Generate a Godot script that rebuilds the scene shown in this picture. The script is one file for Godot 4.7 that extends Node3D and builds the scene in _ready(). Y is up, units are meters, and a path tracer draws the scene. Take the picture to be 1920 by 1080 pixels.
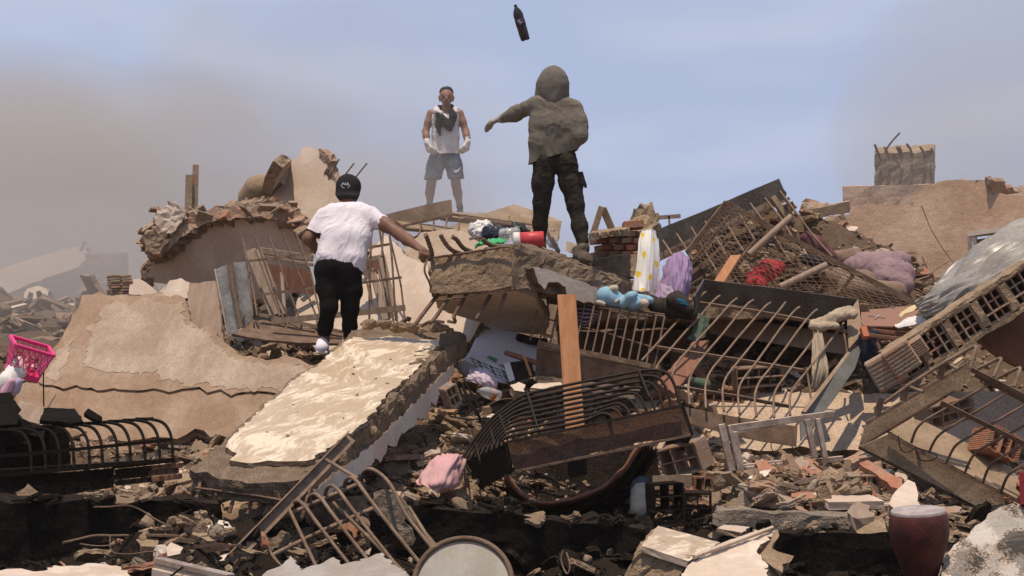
extends Node3D
# ---------------------------------------------------------------- lens and set-out
# The lens looks level along -Z from EYE metres up; at(x, y, depth) turns a set-out point and a depth in metres into a place.
const F := 2800.0
const HZ := 760.0
const EYE := 1.7
var nz := FastNoiseLite.new()
var nz2 := FastNoiseLite.new()
var M := {}
var used := {}
var rng := RandomNumberGenerator.new()

func at(x: float, y: float, d: float) -> Vector3:
	return Vector3((x - 960.0) / F * d, EYE + (HZ - y) / F * d, -d)

func pln(a: Vector3, b: Vector3, c: Vector3) -> Plane:
	return Plane(a, b, c)

func on(p: Plane, x: float, y: float) -> Vector3:
	var e := Vector3(0, EYE, 0)
	var dir := at(x, y, 1.0) - e
	var t := (p.d - p.normal.dot(e)) / p.normal.dot(dir)
	return e + dir * t

func ons(p: Plane, xy: Array) -> PackedVector3Array:
	var r := PackedVector3Array()
	for i in xy.size() / 2:
		r.append(on(p, xy[i * 2], xy[i * 2 + 1]))
	return r

func ats(xyd: Array) -> PackedVector3Array:
	var r := PackedVector3Array()
	for i in xyd.size() / 3:
		r.append(at(xyd[i * 3], xyd[i * 3 + 1], xyd[i * 3 + 2]))
	return r

func toward(n: Vector3, p: Vector3) -> Vector3:
	# the side of a plane that faces the viewpoint
	return n if n.dot(Vector3(0, EYE, 0) - p) > 0 else -n

# ---------------------------------------------------------------- naming
func numbered(called: String) -> String:
	var k: int = used.get(called, 0)
	used[called] = k + 1
	return called if k == 0 else "%s_%03d" % [called, k]

func thing(called: String, label: String, category: String, group := "") -> Node3D:
	var o := Node3D.new()
	o.name = numbered(called)
	add_child(o)
	tag(o, label, category, group)
	return o

func tag(o: Node, label: String, category: String, group := "", kind := "") -> void:
	if label: o.set_meta("label", label)
	if category: o.set_meta("category", category)
	if group: o.set_meta("group", group)
	if kind: o.set_meta("kind", kind)

func put(called: String, mesh: Mesh, mat, parent: Node) -> MeshInstance3D:
	var o := MeshInstance3D.new()
	o.mesh = mesh
	if mat is Array:
		for i in mat.size():
			if i < mesh.get_surface_count(): o.set_surface_override_material(i, mat[i])
	elif mat != null:
		o.material_override = mat
	if parent == self:
		o.name = numbered(called)
		add_child(o)
	else:
		o.name = called
		parent.add_child(o, true)
	return o

func settle(o: Node3D) -> void:
	# moves a thing's own origin to the middle of its base, its parts staying where they stand
	var box := AABB()
	var first := true
	for c in o.get_children():
		if c is MeshInstance3D:
			var b: AABB = c.transform * c.get_aabb()
			box = b if first else box.merge(b)
			first = false
	if first: return
	var c0 := Vector3(box.get_center().x, box.position.y, box.get_center().z)
	var bas := o.transform.basis
	o.position += bas * c0
	for c in o.get_children():
		if c is Node3D: c.position -= c0

# ---------------------------------------------------------------- mesh helpers
func mb() -> SurfaceTool:
	var s := SurfaceTool.new()
	s.begin(Mesh.PRIMITIVE_TRIANGLES)
	s.set_smooth_group(-1)
	return s

func build(s: SurfaceTool, called: String, mat, parent: Node) -> MeshInstance3D:
	s.generate_normals()
	return put(called, s.commit(), mat, parent)

func tri(s: SurfaceTool, a: Vector3, b: Vector3, c: Vector3) -> void:
	s.add_vertex(a); s.add_vertex(b); s.add_vertex(c)

func quad(s: SurfaceTool, a: Vector3, b: Vector3, c: Vector3, d: Vector3) -> void:
	tri(s, a, b, c); tri(s, a, c, d)

func fillet(p: PackedVector3Array, r: float, n := 4) -> PackedVector3Array:
	if p.size() < 3: return p
	var o := PackedVector3Array([p[0]])
	for i in range(1, p.size() - 1):
		var a := p[i - 1] - p[i]
		var b := p[i + 1] - p[i]
		var ra := minf(r, a.length() * 0.48)
		var rb := minf(r, b.length() * 0.48)
		var s := p[i] + a.normalized() * ra
		var e := p[i] + b.normalized() * rb
		for k in n + 1:
			var t := float(k) / n
			o.append(s.lerp(p[i], t).lerp(p[i].lerp(e, t), t))
	o.append(p[p.size() - 1])
	return o

func tube(s: SurfaceTool, p: PackedVector3Array, r: float, sides := 6, rib := 0.0) -> void:
	s.set_smooth_group(0)
	if rib > 0.0:
		var q := PackedVector3Array()
		for i in p.size() - 1:
			var n := maxi(1, int(p[i].distance_to(p[i + 1]) / 0.012))
			for k in n: q.append(p[i].lerp(p[i + 1], float(k) / n))
		q.append(p[p.size() - 1])
		p = q
	var up := Vector3.UP
	var prev := PackedVector3Array()
	var m := p.size()
	var d0 := (p[1] - p[0]).normalized()
	if absf(d0.dot(up)) > 0.9: up = Vector3.RIGHT
	var x := d0.cross(up).normalized()
	for i in m:
		var d: Vector3
		if i == 0: d = d0
		elif i == m - 1: d = (p[i] - p[i - 1]).normalized()
		else: d = (p[i + 1] - p[i - 1]).normalized()
		x = (x - d * x.dot(d)).normalized()
		var y := d.cross(x)
		var rr := r * (1.0 + (rib if i % 2 == 0 else -rib * 0.4))
		var ring := PackedVector3Array()
		for k in sides:
			var t := TAU * k / sides
			ring.append(p[i] + (x * cos(t) + y * sin(t)) * rr)
		if i > 0:
			for k in sides:
				var k2 := (k + 1) % sides
				quad(s, prev[k], prev[k2], ring[k2], ring[k])
		if i == 0 or i == m - 1:
			s.set_smooth_group(-1)
			for k in sides: 
				if i == 0: tri(s, p[i], ring[(k + 1) % sides], ring[k])
				else: tri(s, p[i], ring[k], ring[(k + 1) % sides])
			s.set_smooth_group(0)
		prev = ring
	s.set_smooth_group(-1)

func rod(called: String, p: PackedVector3Array, r: float, mat, parent: Node, bendr := 0.0, sides := 6, rib := 0.0) -> MeshInstance3D:
	var s := mb()
	# a hand-made bar is never dead straight
	var w := PackedVector3Array([p[0]])
	for i in p.size() - 1:
		var cnt := clampi(int(p[i].distance_to(p[i + 1]) / .25), 1, 5) if r > .007 else 1
		for k in range(1, cnt + 1):
			var v := p[i].lerp(p[i + 1], float(k) / cnt)
			if k < cnt: v += nv(v, 4.0) * .009
			w.append(v)
	var q := fillet(w, bendr if bendr > 0.0 else .04, 4) if w.size() > 2 else w
	tube(s, q, r, sides, rib)
	return build(s, called, mat, parent)

func boxm(s: SurfaceTool, t: Transform3D, h: Vector3, ch := 0.0) -> void:
	# box with half size h; ch: chamfer
	var fs := [[0, 1, 2], [1, 2, 0], [2, 0, 1]]
	for f in fs:
		for sg in [-1.0, 1.0]:
			var c := PackedVector3Array()
			for q in [[-1, -1], [1, -1], [1, 1], [-1, 1]]:
				var v := Vector3.ZERO
				v[f[0]] = sg * h[f[0]]
				v[f[1]] = q[0] * (h[f[1]] - ch)
				v[f[2]] = q[1] * (h[f[2]] - ch)
				c.append(t * v)
			if sg > 0: quad(s, c[3], c[2], c[1], c[0])
			else: quad(s, c[0], c[1], c[2], c[3])
	if ch <= 0.0: return
	for f in fs:   # edges along axis f[0]
		for a in [-1.0, 1.0]:
			for b in [-1.0, 1.0]:
				var v := []
				for e in [-1.0, 1.0]:
					var p := Vector3.ZERO
					p[f[0]] = e * (h[f[0]] - ch)
					p[f[1]] = a * h[f[1]]
					p[f[2]] = b * (h[f[2]] - ch)
					var q := p
					q[f[1]] = a * (h[f[1]] - ch)
					q[f[2]] = b * h[f[2]]
					v.append(t * p); v.append(t * q)
				if a * b > 0: quad(s, v[0], v[1], v[3], v[2])
				else: quad(s, v[2], v[3], v[1], v[0])
	for a in [-1.0, 1.0]:
		for b in [-1.0, 1.0]:
			for c in [-1.0, 1.0]:
				var g := h - Vector3(ch, ch, ch)
				var p := t * Vector3(a * h.x, b * g.y, c * g.z)
				var q := t * Vector3(a * g.x, b * h.y, c * g.z)
				var r := t * Vector3(a * g.x, b * g.y, c * h.z)
				if a * b * c > 0: tri(s, p, r, q)
				else: tri(s, p, q, r)

func frame_of(a: Vector3, b: Vector3, up: Vector3) -> Transform3D:
	var x := (b - a).normalized()
	var z := x.cross(up).normalized()
	var y := z.cross(x).normalized()
	return Transform3D(Basis(x, y, z), (a + b) * 0.5)

func beam(s: SurfaceTool, a: Vector3, b: Vector3, wy: float, wz: float, up := Vector3.UP, ch := 0.0) -> void:
	boxm(s, frame_of(a, b, up), Vector3(a.distance_to(b) * 0.5, wy * 0.5, wz * 0.5), ch)

func bar(called: String, a: Vector3, b: Vector3, wy: float, wz: float, mat, parent: Node, up := Vector3.UP, ch := 0.0) -> MeshInstance3D:
	var s := mb()
	beam(s, a, b, wy, wz, up, ch)
	return build(s, called, mat, parent)

func nv(p: Vector3, fr: float) -> Vector3:
	var q := p * fr
	return Vector3(nz.get_noise_3dv(q), nz.get_noise_3dv(q + Vector3(31.7, 5.1, 9.3)), nz.get_noise_3dv(q + Vector3(-17.3, 44.1, 2.9)))

# a broken sheet of matter: an outline on a plane, given thickness along `dir`, ragged round the edge
func slab(called: String, outline: PackedVector3Array, dir: Vector3, th: float, mats: Array, parent: Node, jag := 0.02, step := 0.05, amp := 0.0, cell := 0.12, ragged := 0.35) -> MeshInstance3D:
	var c0 := Vector3.ZERO
	for p in outline: c0 += p
	c0 /= outline.size()
	var n := Vector3.ZERO
	for i in outline.size():
		n += (outline[i] - c0).cross(outline[(i + 1) % outline.size()] - c0)
	n = n.normalized()
	if n.dot(dir) > 0: n = -n   # n: out of the front face; dir: into the body
	var u := (outline[1] - outline[0]).normalized()
	u = (u - n * u.dot(n)).normalized()
	var v := n.cross(u)
	var p2 := PackedVector2Array()
	for i in outline.size():
		var a := outline[i]
		var b := outline[(i + 1) % outline.size()]
		var cnt := maxi(1, int(a.distance_to(b) / step))
		for k in cnt:
			var q := a.lerp(b, float(k) / cnt)
			q += nv(q, 7.0) * jag * 0.9 + (u * (rng.randf() - .5) + v * (rng.randf() - .5)) * jag * 1.7
			p2.append(Vector2((q - c0).dot(u), (q - c0).dot(v)))
	if Geometry2D.is_polygon_clockwise(p2): p2.reverse()
	var idx := PackedInt32Array()
	var pts := p2.duplicate()
	if amp <= 0.0:
		idx = Geometry2D.triangulate_polygon(p2)
	if idx.is_empty():
		var lo := p2[0]
		var hi := p2[0]
		for q in p2:
			lo = lo.min(q); hi = hi.max(q)
		var y := lo.y + cell * 0.5
		while y < hi.y:
			var x := lo.x + cell * 0.5
			while x < hi.x:
				var q := Vector2(x, y) + Vector2(rng.randf() - 0.5, rng.randf() - 0.5) * cell * 0.7
				if Geometry2D.is_point_in_polygon(q, p2): pts.append(q)
				x += cell
			y += cell
		var all := Geometry2D.triangulate_delaunay(pts)
		for t in all.size() / 3:
			var c := (pts[all[t * 3]] + pts[all[t * 3 + 1]] + pts[all[t * 3 + 2]]) / 3.0
			if Geometry2D.is_point_in_polygon(c, p2):
				idx.append(all[t * 3]); idx.append(all[t * 3 + 1]); idx.append(all[t * 3 + 2])
	if idx.is_empty(): idx = Geometry2D.triangulate_polygon(Geometry2D.convex_hull(p2))
	var front := PackedVector3Array()
	var back := PackedVector3Array()
	for i in pts.size():
		var q := c0 + u * pts[i].x + v * pts[i].y
		var lift := 0.0
		if amp > 0.0:
			lift = (nz.get_noise_3dv(q * 5.0) * 0.7 + nz.get_noise_3dv(q * 19.0) * 0.6) * amp
		front.append(q + n * lift)
		back.append(q - n * (th + lift * 0.6))
	var sf := mb()
	var sb := mb()
	sf.set_smooth_group(0 if amp <= 0.0 else -1)
	for t in idx.size() / 3:
		var a := idx[t * 3]
		var b := idx[t * 3 + 1]
		var c := idx[t * 3 + 2]
		if (pts[b] - pts[a]).cross(pts[c] - pts[a]) < 0:
			var w := b
			b = c
			c = w
		tri(sf, front[a], front[c], front[b])
		tri(sb, back[a], back[b], back[c])
	var se := mb()
	var m := p2.size()
	var rings := maxi(2, mini(6, int(th / 0.035)))
	var grid := []
	for k in rings + 1:
		var ring := PackedVector3Array()
		for i in m:
			var q := front[i].lerp(back[i], float(k) / rings)
			if k > 0 and k < rings:
				var out := Vector2(p2[(i + 1) % m] - p2[(i + m - 1) % m]).orthogonal().normalized()
				var o3 := (u * out.x + v * out.y)
				q += o3 * (nz.get_noise_3dv(q * 22.0) - 0.1) * th * ragged + nv(q, 55.0) * th * ragged * 0.25
			ring.append(q)
		grid.append(ring)
	for k in rings:
		for i in m:
			var j := (i + 1) % m
			quad(se, grid[k][i], grid[k][j], grid[k + 1][j], grid[k + 1][i])
	sf.generate_normals(); sb.generate_normals(); se.generate_normals()
	var mesh := sf.commit()
	se.commit(mesh)
	sb.commit(mesh)
	return put(called, mesh, mats, parent)

# eight corners (front a b c d anticlockwise from lower left, back e f g h behind them), roughened
func hexa(called: String, c: PackedVector3Array, step: float, amp: float, mats: Array, parent: Node, smooth := false, fr := 5.0) -> MeshInstance3D:
	# mats: front, back, left, right, top, bottom
	var faces := [[0, 1, 2, 3], [5, 4, 7, 6], [4, 0, 3, 7], [1, 5, 6, 2], [3, 2, 6, 7], [4, 5, 1, 0]]
	var edges := [[0, 1, 3, 2, 4, 5, 7, 6], [0, 3, 1, 2, 4, 7, 5, 6], [0, 4, 1, 5, 2, 6, 3, 7]]
	var cnt := []
	for e in edges:
		var l := 0.0
		for k in 4: l = maxf(l, c[e[k * 2]].distance_to(c[e[k * 2 + 1]]))
		cnt.append(clampi(int(l / step), 1, 90))
	var ax := [[0, 1], [0, 1], [2, 1], [2, 1], [0, 2], [0, 2]]
	var mesh: ArrayMesh = null
	var ms := []
	for fi in 6:
		var f: Array = faces[fi]
		var s := mb()
		s.set_smooth_group(0 if smooth else -1)
		var nu: int = cnt[ax[fi][0]]
		var nw: int = cnt[ax[fi][1]]
		var g := []
		for j in nw + 1:
			var row := PackedVector3Array()
			for i in nu + 1:
				var q := c[f[0]].lerp(c[f[1]], float(i) / nu).lerp(c[f[3]].lerp(c[f[2]], float(i) / nu), float(j) / nw)
				q += nv(q, fr) * amp + nv(q, fr * 3.7) * amp * 0.5 + nv(q, fr * 11.0) * amp * 0.22
				row.append(q)
			g.append(row)
		for j in nw:
			for i in nu:
				quad(s, g[j][i], g[j + 1][i], g[j + 1][i + 1], g[j][i + 1])
		s.generate_normals()
		mesh = s.commit(mesh) if mesh else s.commit()
		ms.append(mats[fi] if fi < mats.size() else mats[0])
	return put(called, mesh, ms, parent)

# a broken chunk: the cell cut out by random planes
func chunk_mesh(seed_: int, k := 9, sub := 2, flat := 1.0) -> ArrayMesh:
	var r := RandomNumberGenerator.new()
	r.seed = seed_
	var ns := []
	for i in k:
		var n := Vector3(r.randfn(), r.randfn(), r.randfn()).normalized()
		ns.append([n, r.randf_range(0.62, 1.0)])
	for ax in [Vector3.RIGHT, Vector3.UP, Vector3.BACK]:
		ns.append([ax, 1.0]); ns.append([-ax, 1.0])
	var sp := SphereMesh.new()
	sp.radius = 1.0
	sp.height = 2.0
	sp.radial_segments = 10 if sub == 2 else 7
	sp.rings = 6 if sub == 2 else 4
	var ar := sp.get_mesh_arrays()
	var vs: PackedVector3Array = ar[Mesh.ARRAY_VERTEX]
	var ix: PackedInt32Array = ar[Mesh.ARRAY_INDEX]
	var off := Vector3(seed_ * 3.1, seed_ * 1.7, 0)
	for i in vs.size():
		var d := vs[i].normalized()
		var m := 9.0
		for q in ns:
			var c: float = q[0].dot(d)
			if c > 0.05: m = minf(m, q[1] / c)
		m *= 1.0 + 0.09 * nz.get_noise_3dv(d * 2.4 + off)
		vs[i] = d * m * 0.62
		vs[i].y *= flat
	var s := mb()
	for t in ix.size() / 3:
		tri(s, vs[ix[t * 3]], vs[ix[t * 3 + 1]], vs[ix[t * 3 + 2]])
	s.generate_normals()
	return s.commit()

# a soft sheet through a grid of control points
func cr(a: Vector3, b: Vector3, c: Vector3, d: Vector3, t: float) -> Vector3:
	return 0.5 * ((2.0 * b) + (c - a) * t + (2.0 * a - 5.0 * b + 4.0 * c - d) * t * t + (3.0 * b - a - 3.0 * c + d) * t * t * t)

func patch(rows: Array, u: float, v: float) -> Vector3:
	var nr := rows.size()
	var nc: int = rows[0].size()
	var fv := v * (nr - 1)
	var j := mini(int(fv), nr - 2)
	var fu := u * (nc - 1)
	var i := mini(int(fu), nc - 2)
	var q := []
	for k in 4:
		var r: PackedVector3Array = rows[clampi(j - 1 + k, 0, nr - 1)]
		q.append(cr(r[maxi(i - 1, 0)], r[i], r[i + 1], r[mini(i + 2, nc - 1)], fu - i))
	return cr(q[0], q[1], q[2], q[3], fv - j)

func cloth(called: String, rows: Array, mat, parent: Node, nu := 24, nw := 24, amp := 0.02, fu := 5.0, fv := 1.5, th := 0.004, sd := 0.0, fray := 0.02) -> MeshInstance3D:
	var g := []
	for j in nw + 1:
		var row := PackedVector3Array()
		for i in nu + 1:
			var u := float(i) / nu
			var v := float(j) / nw
			var e := 1.0
			u = clampf(u, 0, 1)
			row.append(patch(rows, u, v))
		g.append(row)
	var nn := []
	for j in nw + 1:
		var row := PackedVector3Array()
		for i in nu + 1:
			var a: Vector3 = g[j][mini(i + 1, nu)] - g[j][maxi(i - 1, 0)]
			var b: Vector3 = g[mini(j + 1, nw)][i] - g[maxi(j - 1, 0)][i]
			row.append(a.cross(b).normalized())
		nn.append(row)
	var verts := PackedVector3Array()
	var uvs := PackedVector2Array()
	for side in 2:
		for j in nw + 1:
			for i in nu + 1:
				var u := float(i) / nu
				var v := float(j) / nw
				var w := nz2.get_noise_3d(u * fu * 1.1 + sd * 7.3, v * fv * 1.1 + sd, sd * 3.1)
				w = (0.5 - absf(w) * 2.2) * 0.8 + nz.get_noise_3d(u * fu * 3.2 - sd, v * fv * 3.2, sd + 9.0) * 0.35
				var n: Vector3 = nn[j][i]
				var q: Vector3 = g[j][i] + n * (w * amp)
				if i == 0 or i == nu or j == 0 or j == nw: q += nv(q, 6.0) * fray
				verts.append(q - n * (th * side))
				uvs.append(Vector2(u, v))
	var ix := PackedInt32Array()
	var base := (nu + 1) * (nw + 1)
	for j in nw:
		for i in nu:
			var a := j * (nu + 1) + i
			var b := a + 1
			var c := a + nu + 2
			var d := a + nu + 1
			ix.append_array([a, b, c, a, c, d])
			ix.append_array([base + a, base + c, base + b, base + a, base + d, base + c])
	var rim := PackedInt32Array()
	for i in nu: rim.append_array([i, i + 1])
	for j in nw: rim.append_array([j * (nu + 1) + nu, (j + 1) * (nu + 1) + nu])
	for i in nu: rim.append_array([nw * (nu + 1) + nu - i, nw * (nu + 1) + nu - i - 1])
	for j in nw: rim.append_array([(nw - j) * (nu + 1), (nw - j - 1) * (nu + 1)])
	for k in rim.size() / 2:
		var a := rim[k * 2]
		var b := rim[k * 2 + 1]
		ix.append_array([a, base + b, b, a, base + a, base + b])
	return put(called, smooth_mesh(verts, ix, uvs), mat, parent)

func smooth_normals(vs: PackedVector3Array, ix: PackedInt32Array) -> PackedVector3Array:
	var ns := PackedVector3Array()
	ns.resize(vs.size())
	for t in ix.size() / 3:
		var a := ix[t * 3]
		var b := ix[t * 3 + 1]
		var c := ix[t * 3 + 2]
		var n := (vs[c] - vs[a]).cross(vs[b] - vs[a])
		ns[a] += n; ns[b] += n; ns[c] += n
	for i in ns.size(): ns[i] = ns[i].normalized() if ns[i].length_squared() > 0 else Vector3.UP
	return ns

func smooth_mesh(vs: PackedVector3Array, ix: PackedInt32Array, uvs := PackedVector2Array(), cols := PackedColorArray()) -> ArrayMesh:
	var ar := []
	ar.resize(Mesh.ARRAY_MAX)
	ar[Mesh.ARRAY_VERTEX] = vs
	ar[Mesh.ARRAY_NORMAL] = smooth_normals(vs, ix)
	ar[Mesh.ARRAY_INDEX] = ix
	if uvs.size(): ar[Mesh.ARRAY_TEX_UV] = uvs
	if cols.size(): ar[Mesh.ARRAY_COLOR] = cols
	var m := ArrayMesh.new()
	m.add_surface_from_arrays(Mesh.PRIMITIVE_TRIANGLES, ar)
	return m

func lathe(called: String, prof: Array, t: Transform3D, mat, parent: Node, sides := 28, wob := 0.0, sharp := false) -> MeshInstance3D:
	var s := mb()
	s.set_smooth_group(-1 if sharp else 0)
	var prev := PackedVector3Array()
	for i in prof.size():
		var ring := PackedVector3Array()
		for k in sides:
			var a := TAU * k / sides
			var q := Vector3(cos(a) * prof[i][0], prof[i][1], sin(a) * prof[i][0])
			if wob > 0.0: q += nv(q + t.origin, 7.0) * wob
			ring.append(t * q)
		if i > 0:
			for k in sides:
				var k2 := (k + 1) % sides
				quad(s, prev[k], ring[k], ring[k2], prev[k2])
		prev = ring
	return build(s, called, mat, parent)

# ---------------------------------------------------------------- smooth bodies out of tapered bones
func net(bones: Array, cell: float, k: float) -> Array:
	var lo := Vector3(1e9, 1e9, 1e9)
	var hi := -lo
	for b in bones:
		var r: float = maxf(b[1], b[3]) + 3.0 / k + cell * 2.0
		var rv := Vector3(r, r, r)
		lo = lo.min(b[0] - rv).min(b[2] - rv)
		hi = hi.max(b[0] + rv).max(b[2] + rv)
	var nx := int((hi.x - lo.x) / cell) + 2
	var ny := int((hi.y - lo.y) / cell) + 2
	var nzz := int((hi.z - lo.z) / cell) + 2
	var f := PackedFloat32Array()
	f.resize(nx * ny * nzz)
	for b in bones:
		var a: Vector3 = b[0]
		var ra: float = b[1]
		var c: Vector3 = b[2]
		var rb: float = b[3]
		var pad := maxf(ra, rb) + 3.0 / k + cell
		var ab := c - a
		var l2 := maxf(ab.length_squared(), 1e-9)
		var i0 := maxi(0, int((minf(a.x, c.x) - pad - lo.x) / cell))
		var i1 := mini(nx - 1, int((maxf(a.x, c.x) + pad - lo.x) / cell))
		var j0 := maxi(0, int((minf(a.y, c.y) - pad - lo.y) / cell))
		var j1 := mini(ny - 1, int((maxf(a.y, c.y) + pad - lo.y) / cell))
		var k0 := maxi(0, int((minf(a.z, c.z) - pad - lo.z) / cell))
		var k1 := mini(nzz - 1, int((maxf(a.z, c.z) + pad - lo.z) / cell))
		for kk in range(k0, k1 + 1):
			for jj in range(j0, j1 + 1):
				var at0 := (kk * ny + jj) * nx
				var p := lo + Vector3(i0, jj, kk) * cell
				for ii in range(i0, i1 + 1):
					var ap := p - a
					var t := clampf(ap.dot(ab) / l2, 0.0, 1.0)
					var d := (ap - ab * t).length() - (ra + (rb - ra) * t)
					if d < pad: f[at0 + ii] += exp(-k * d)
					p.x += cell
	var vid := PackedInt32Array()
	vid.resize(f.size())
	vid.fill(-1)
	var vs := PackedVector3Array()
	var offs := PackedInt32Array([0, 1, nx, nx + 1, nx * ny, nx * ny + 1, nx * ny + nx, nx * ny + nx + 1])
	var cs := [Vector3(0, 0, 0), Vector3(1, 0, 0), Vector3(0, 1, 0), Vector3(1, 1, 0), Vector3(0, 0, 1), Vector3(1, 0, 1), Vector3(0, 1, 1), Vector3(1, 1, 1)]
	var ed := [[0, 1], [2, 3], [4, 5], [6, 7], [0, 2], [1, 3], [4, 6], [5, 7], [0, 4], [1, 5], [2, 6], [3, 7]]
	for kk in nzz - 1:
		for jj in ny - 1:
			var r0 := (kk * ny + jj) * nx
			for ii in nx - 1:
				var at0 := r0 + ii
				var ins := 0
				for o in offs:
					if f[at0 + o] > 1.0: ins += 1
				if ins == 0 or ins == 8: continue
				var sum := Vector3.ZERO
				var n := 0
				for e in ed:
					var fa := f[at0 + offs[e[0]]]
					var fb := f[at0 + offs[e[1]]]
					if (fa > 1.0) == (fb > 1.0): continue
					var la := log(maxf(fa, 1e-4))
					var lb := log(maxf(fb, 1e-4))
					sum += cs[e[0]].lerp(cs[e[1]], clampf(la / (la - lb), 0.0, 1.0))
					n += 1
				vid[at0] = vs.size()
				vs.append(lo + (Vector3(ii, jj, kk) + sum / n) * cell)
	var ix := PackedInt32Array()
	var st := [1, nx, nx * ny]
	for kk in range(1, nzz - 1):
		for jj in range(1, ny - 1):
			var r0 := (kk * ny + jj) * nx
			for ii in range(1, nx - 1):
				var at0 := r0 + ii
				if vid[at0] < 0: continue
				var ia := f[at0] > 1.0
				for ax in 3:
					if ia == (f[at0 + st[ax]] > 1.0): continue
					var s1: int = st[(ax + 1) % 3]
					var s2: int = st[(ax + 2) % 3]
					var a := vid[at0]
					var b := vid[at0 - s1]
					var c := vid[at0 - s1 - s2]
					var d := vid[at0 - s2]
					if a < 0 or b < 0 or c < 0 or d < 0: continue
					if ia: ix.append_array([a, c, b, a, d, c])
					else: ix.append_array([a, b, c, a, c, d])
	return [vs, ix]

func wrinkle(vi: Array, amp: float, fx: Vector3, fine := 0.0, turn := 0.0) -> void:
	# broad folds and sharp creases, drawn out along the direction in which fx is small
	var vs: PackedVector3Array = vi[0]
	var ns := smooth_normals(vs, vi[1])
	var b := Basis(Vector3.BACK, turn)
	for i in vs.size():
		var q := (b * vs[i]) * fx + nv(vs[i], 2.0) * .7
		var w := nz2.get_noise_3dv(q) * 1.3
		var r := maxf(0.0, 1.0 - absf(nz2.get_noise_3dv(q * 1.7 + Vector3(9, 4, 2))) * 5.0)
		vs[i] += ns[i] * (amp * (w + r * 1.1 - .2) + fine * nz.get_noise_3dv(vs[i] * 40.0))
	vi[0] = vs

func clip_vi(vi: Array, planes: Array) -> Array:
	# cuts a cloth shell open along hem planes: keeps what lies behind every plane's normal, the cut edge pulled onto the plane
	var vs: PackedVector3Array = vi[0]
	var ix := PackedInt32Array()
	var out := PackedInt32Array()
	out.resize(vs.size())
	out.fill(-1)
	for i in vs.size():
		for k in planes.size():
			if planes[k][0].distance_to(vs[i]) > 0.0 and vs[i].distance_to(planes[k][1]) < planes[k][2]: out[i] = k
	for t in vi[1].size() / 3:
		var a: int = vi[1][t * 3]
		var b: int = vi[1][t * 3 + 1]
		var c: int = vi[1][t * 3 + 2]
		if out[a] >= 0 and out[b] >= 0 and out[c] >= 0: continue
		ix.append(a); ix.append(b); ix.append(c)
	for i in vs.size():
		if out[i] >= 0:
			var d: float = planes[out[i]][0].distance_to(vs[i])
			if d < .06: vs[i] -= planes[out[i]][0].normal * d
	return [vs, ix]

func cuff(a: Vector3, b: Vector3, t: float, r: float) -> Array:
	return [Plane((b - a).normalized(), a.lerp(b, t)), a.lerp(b, t), r]

func hem(a: Vector3, b: Vector3, below: Vector3, tip := 0.0) -> Array:
	# a plane through a and b and the depth direction, facing the side where `below` lies
	var p := Plane((b - a).normalized().cross(Vector3(0, tip, 1).normalized()).normalized(), a)
	return [p if p.distance_to(below) > 0 else Plane(-p.normal, -p.d), (a + b) * .5, 1.0]

func skin_mesh(called: String, vi: Array, mat, parent: Node, cols := PackedColorArray()) -> MeshInstance3D:
	return put(called, smooth_mesh(vi[0], vi[1], PackedVector2Array(), cols), mat, parent)

func merge_vi(a: Array, b: Array) -> Array:
	var vs: PackedVector3Array = a[0]
	var ix: PackedInt32Array = a[1]
	var n := vs.size()
	vs.append_array(b[0])
	for i in b[1]: ix.append(i + n)
	return [vs, ix]

# ---------------------------------------------------------------- materials (computed colour, grain and relief)
func lin(r: float, g: float, b: float) -> Color:
	return Color(r, g, b).linear_to_srgb()

func noise_bytes(n: int, seed_: int, freq: float, oct := 4, type := FastNoiseLite.TYPE_SIMPLEX_SMOOTH, ridged := false) -> PackedByteArray:
	var f := FastNoiseLite.new()
	f.seed = seed_
	f.noise_type = type
	f.frequency = freq
	f.fractal_type = FastNoiseLite.FRACTAL_RIDGED if ridged else FastNoiseLite.FRACTAL_FBM
	f.fractal_octaves = oct
	var im := f.get_seamless_image(n, n)
	im.convert(Image.FORMAT_L8)
	return im.get_data()

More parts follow.
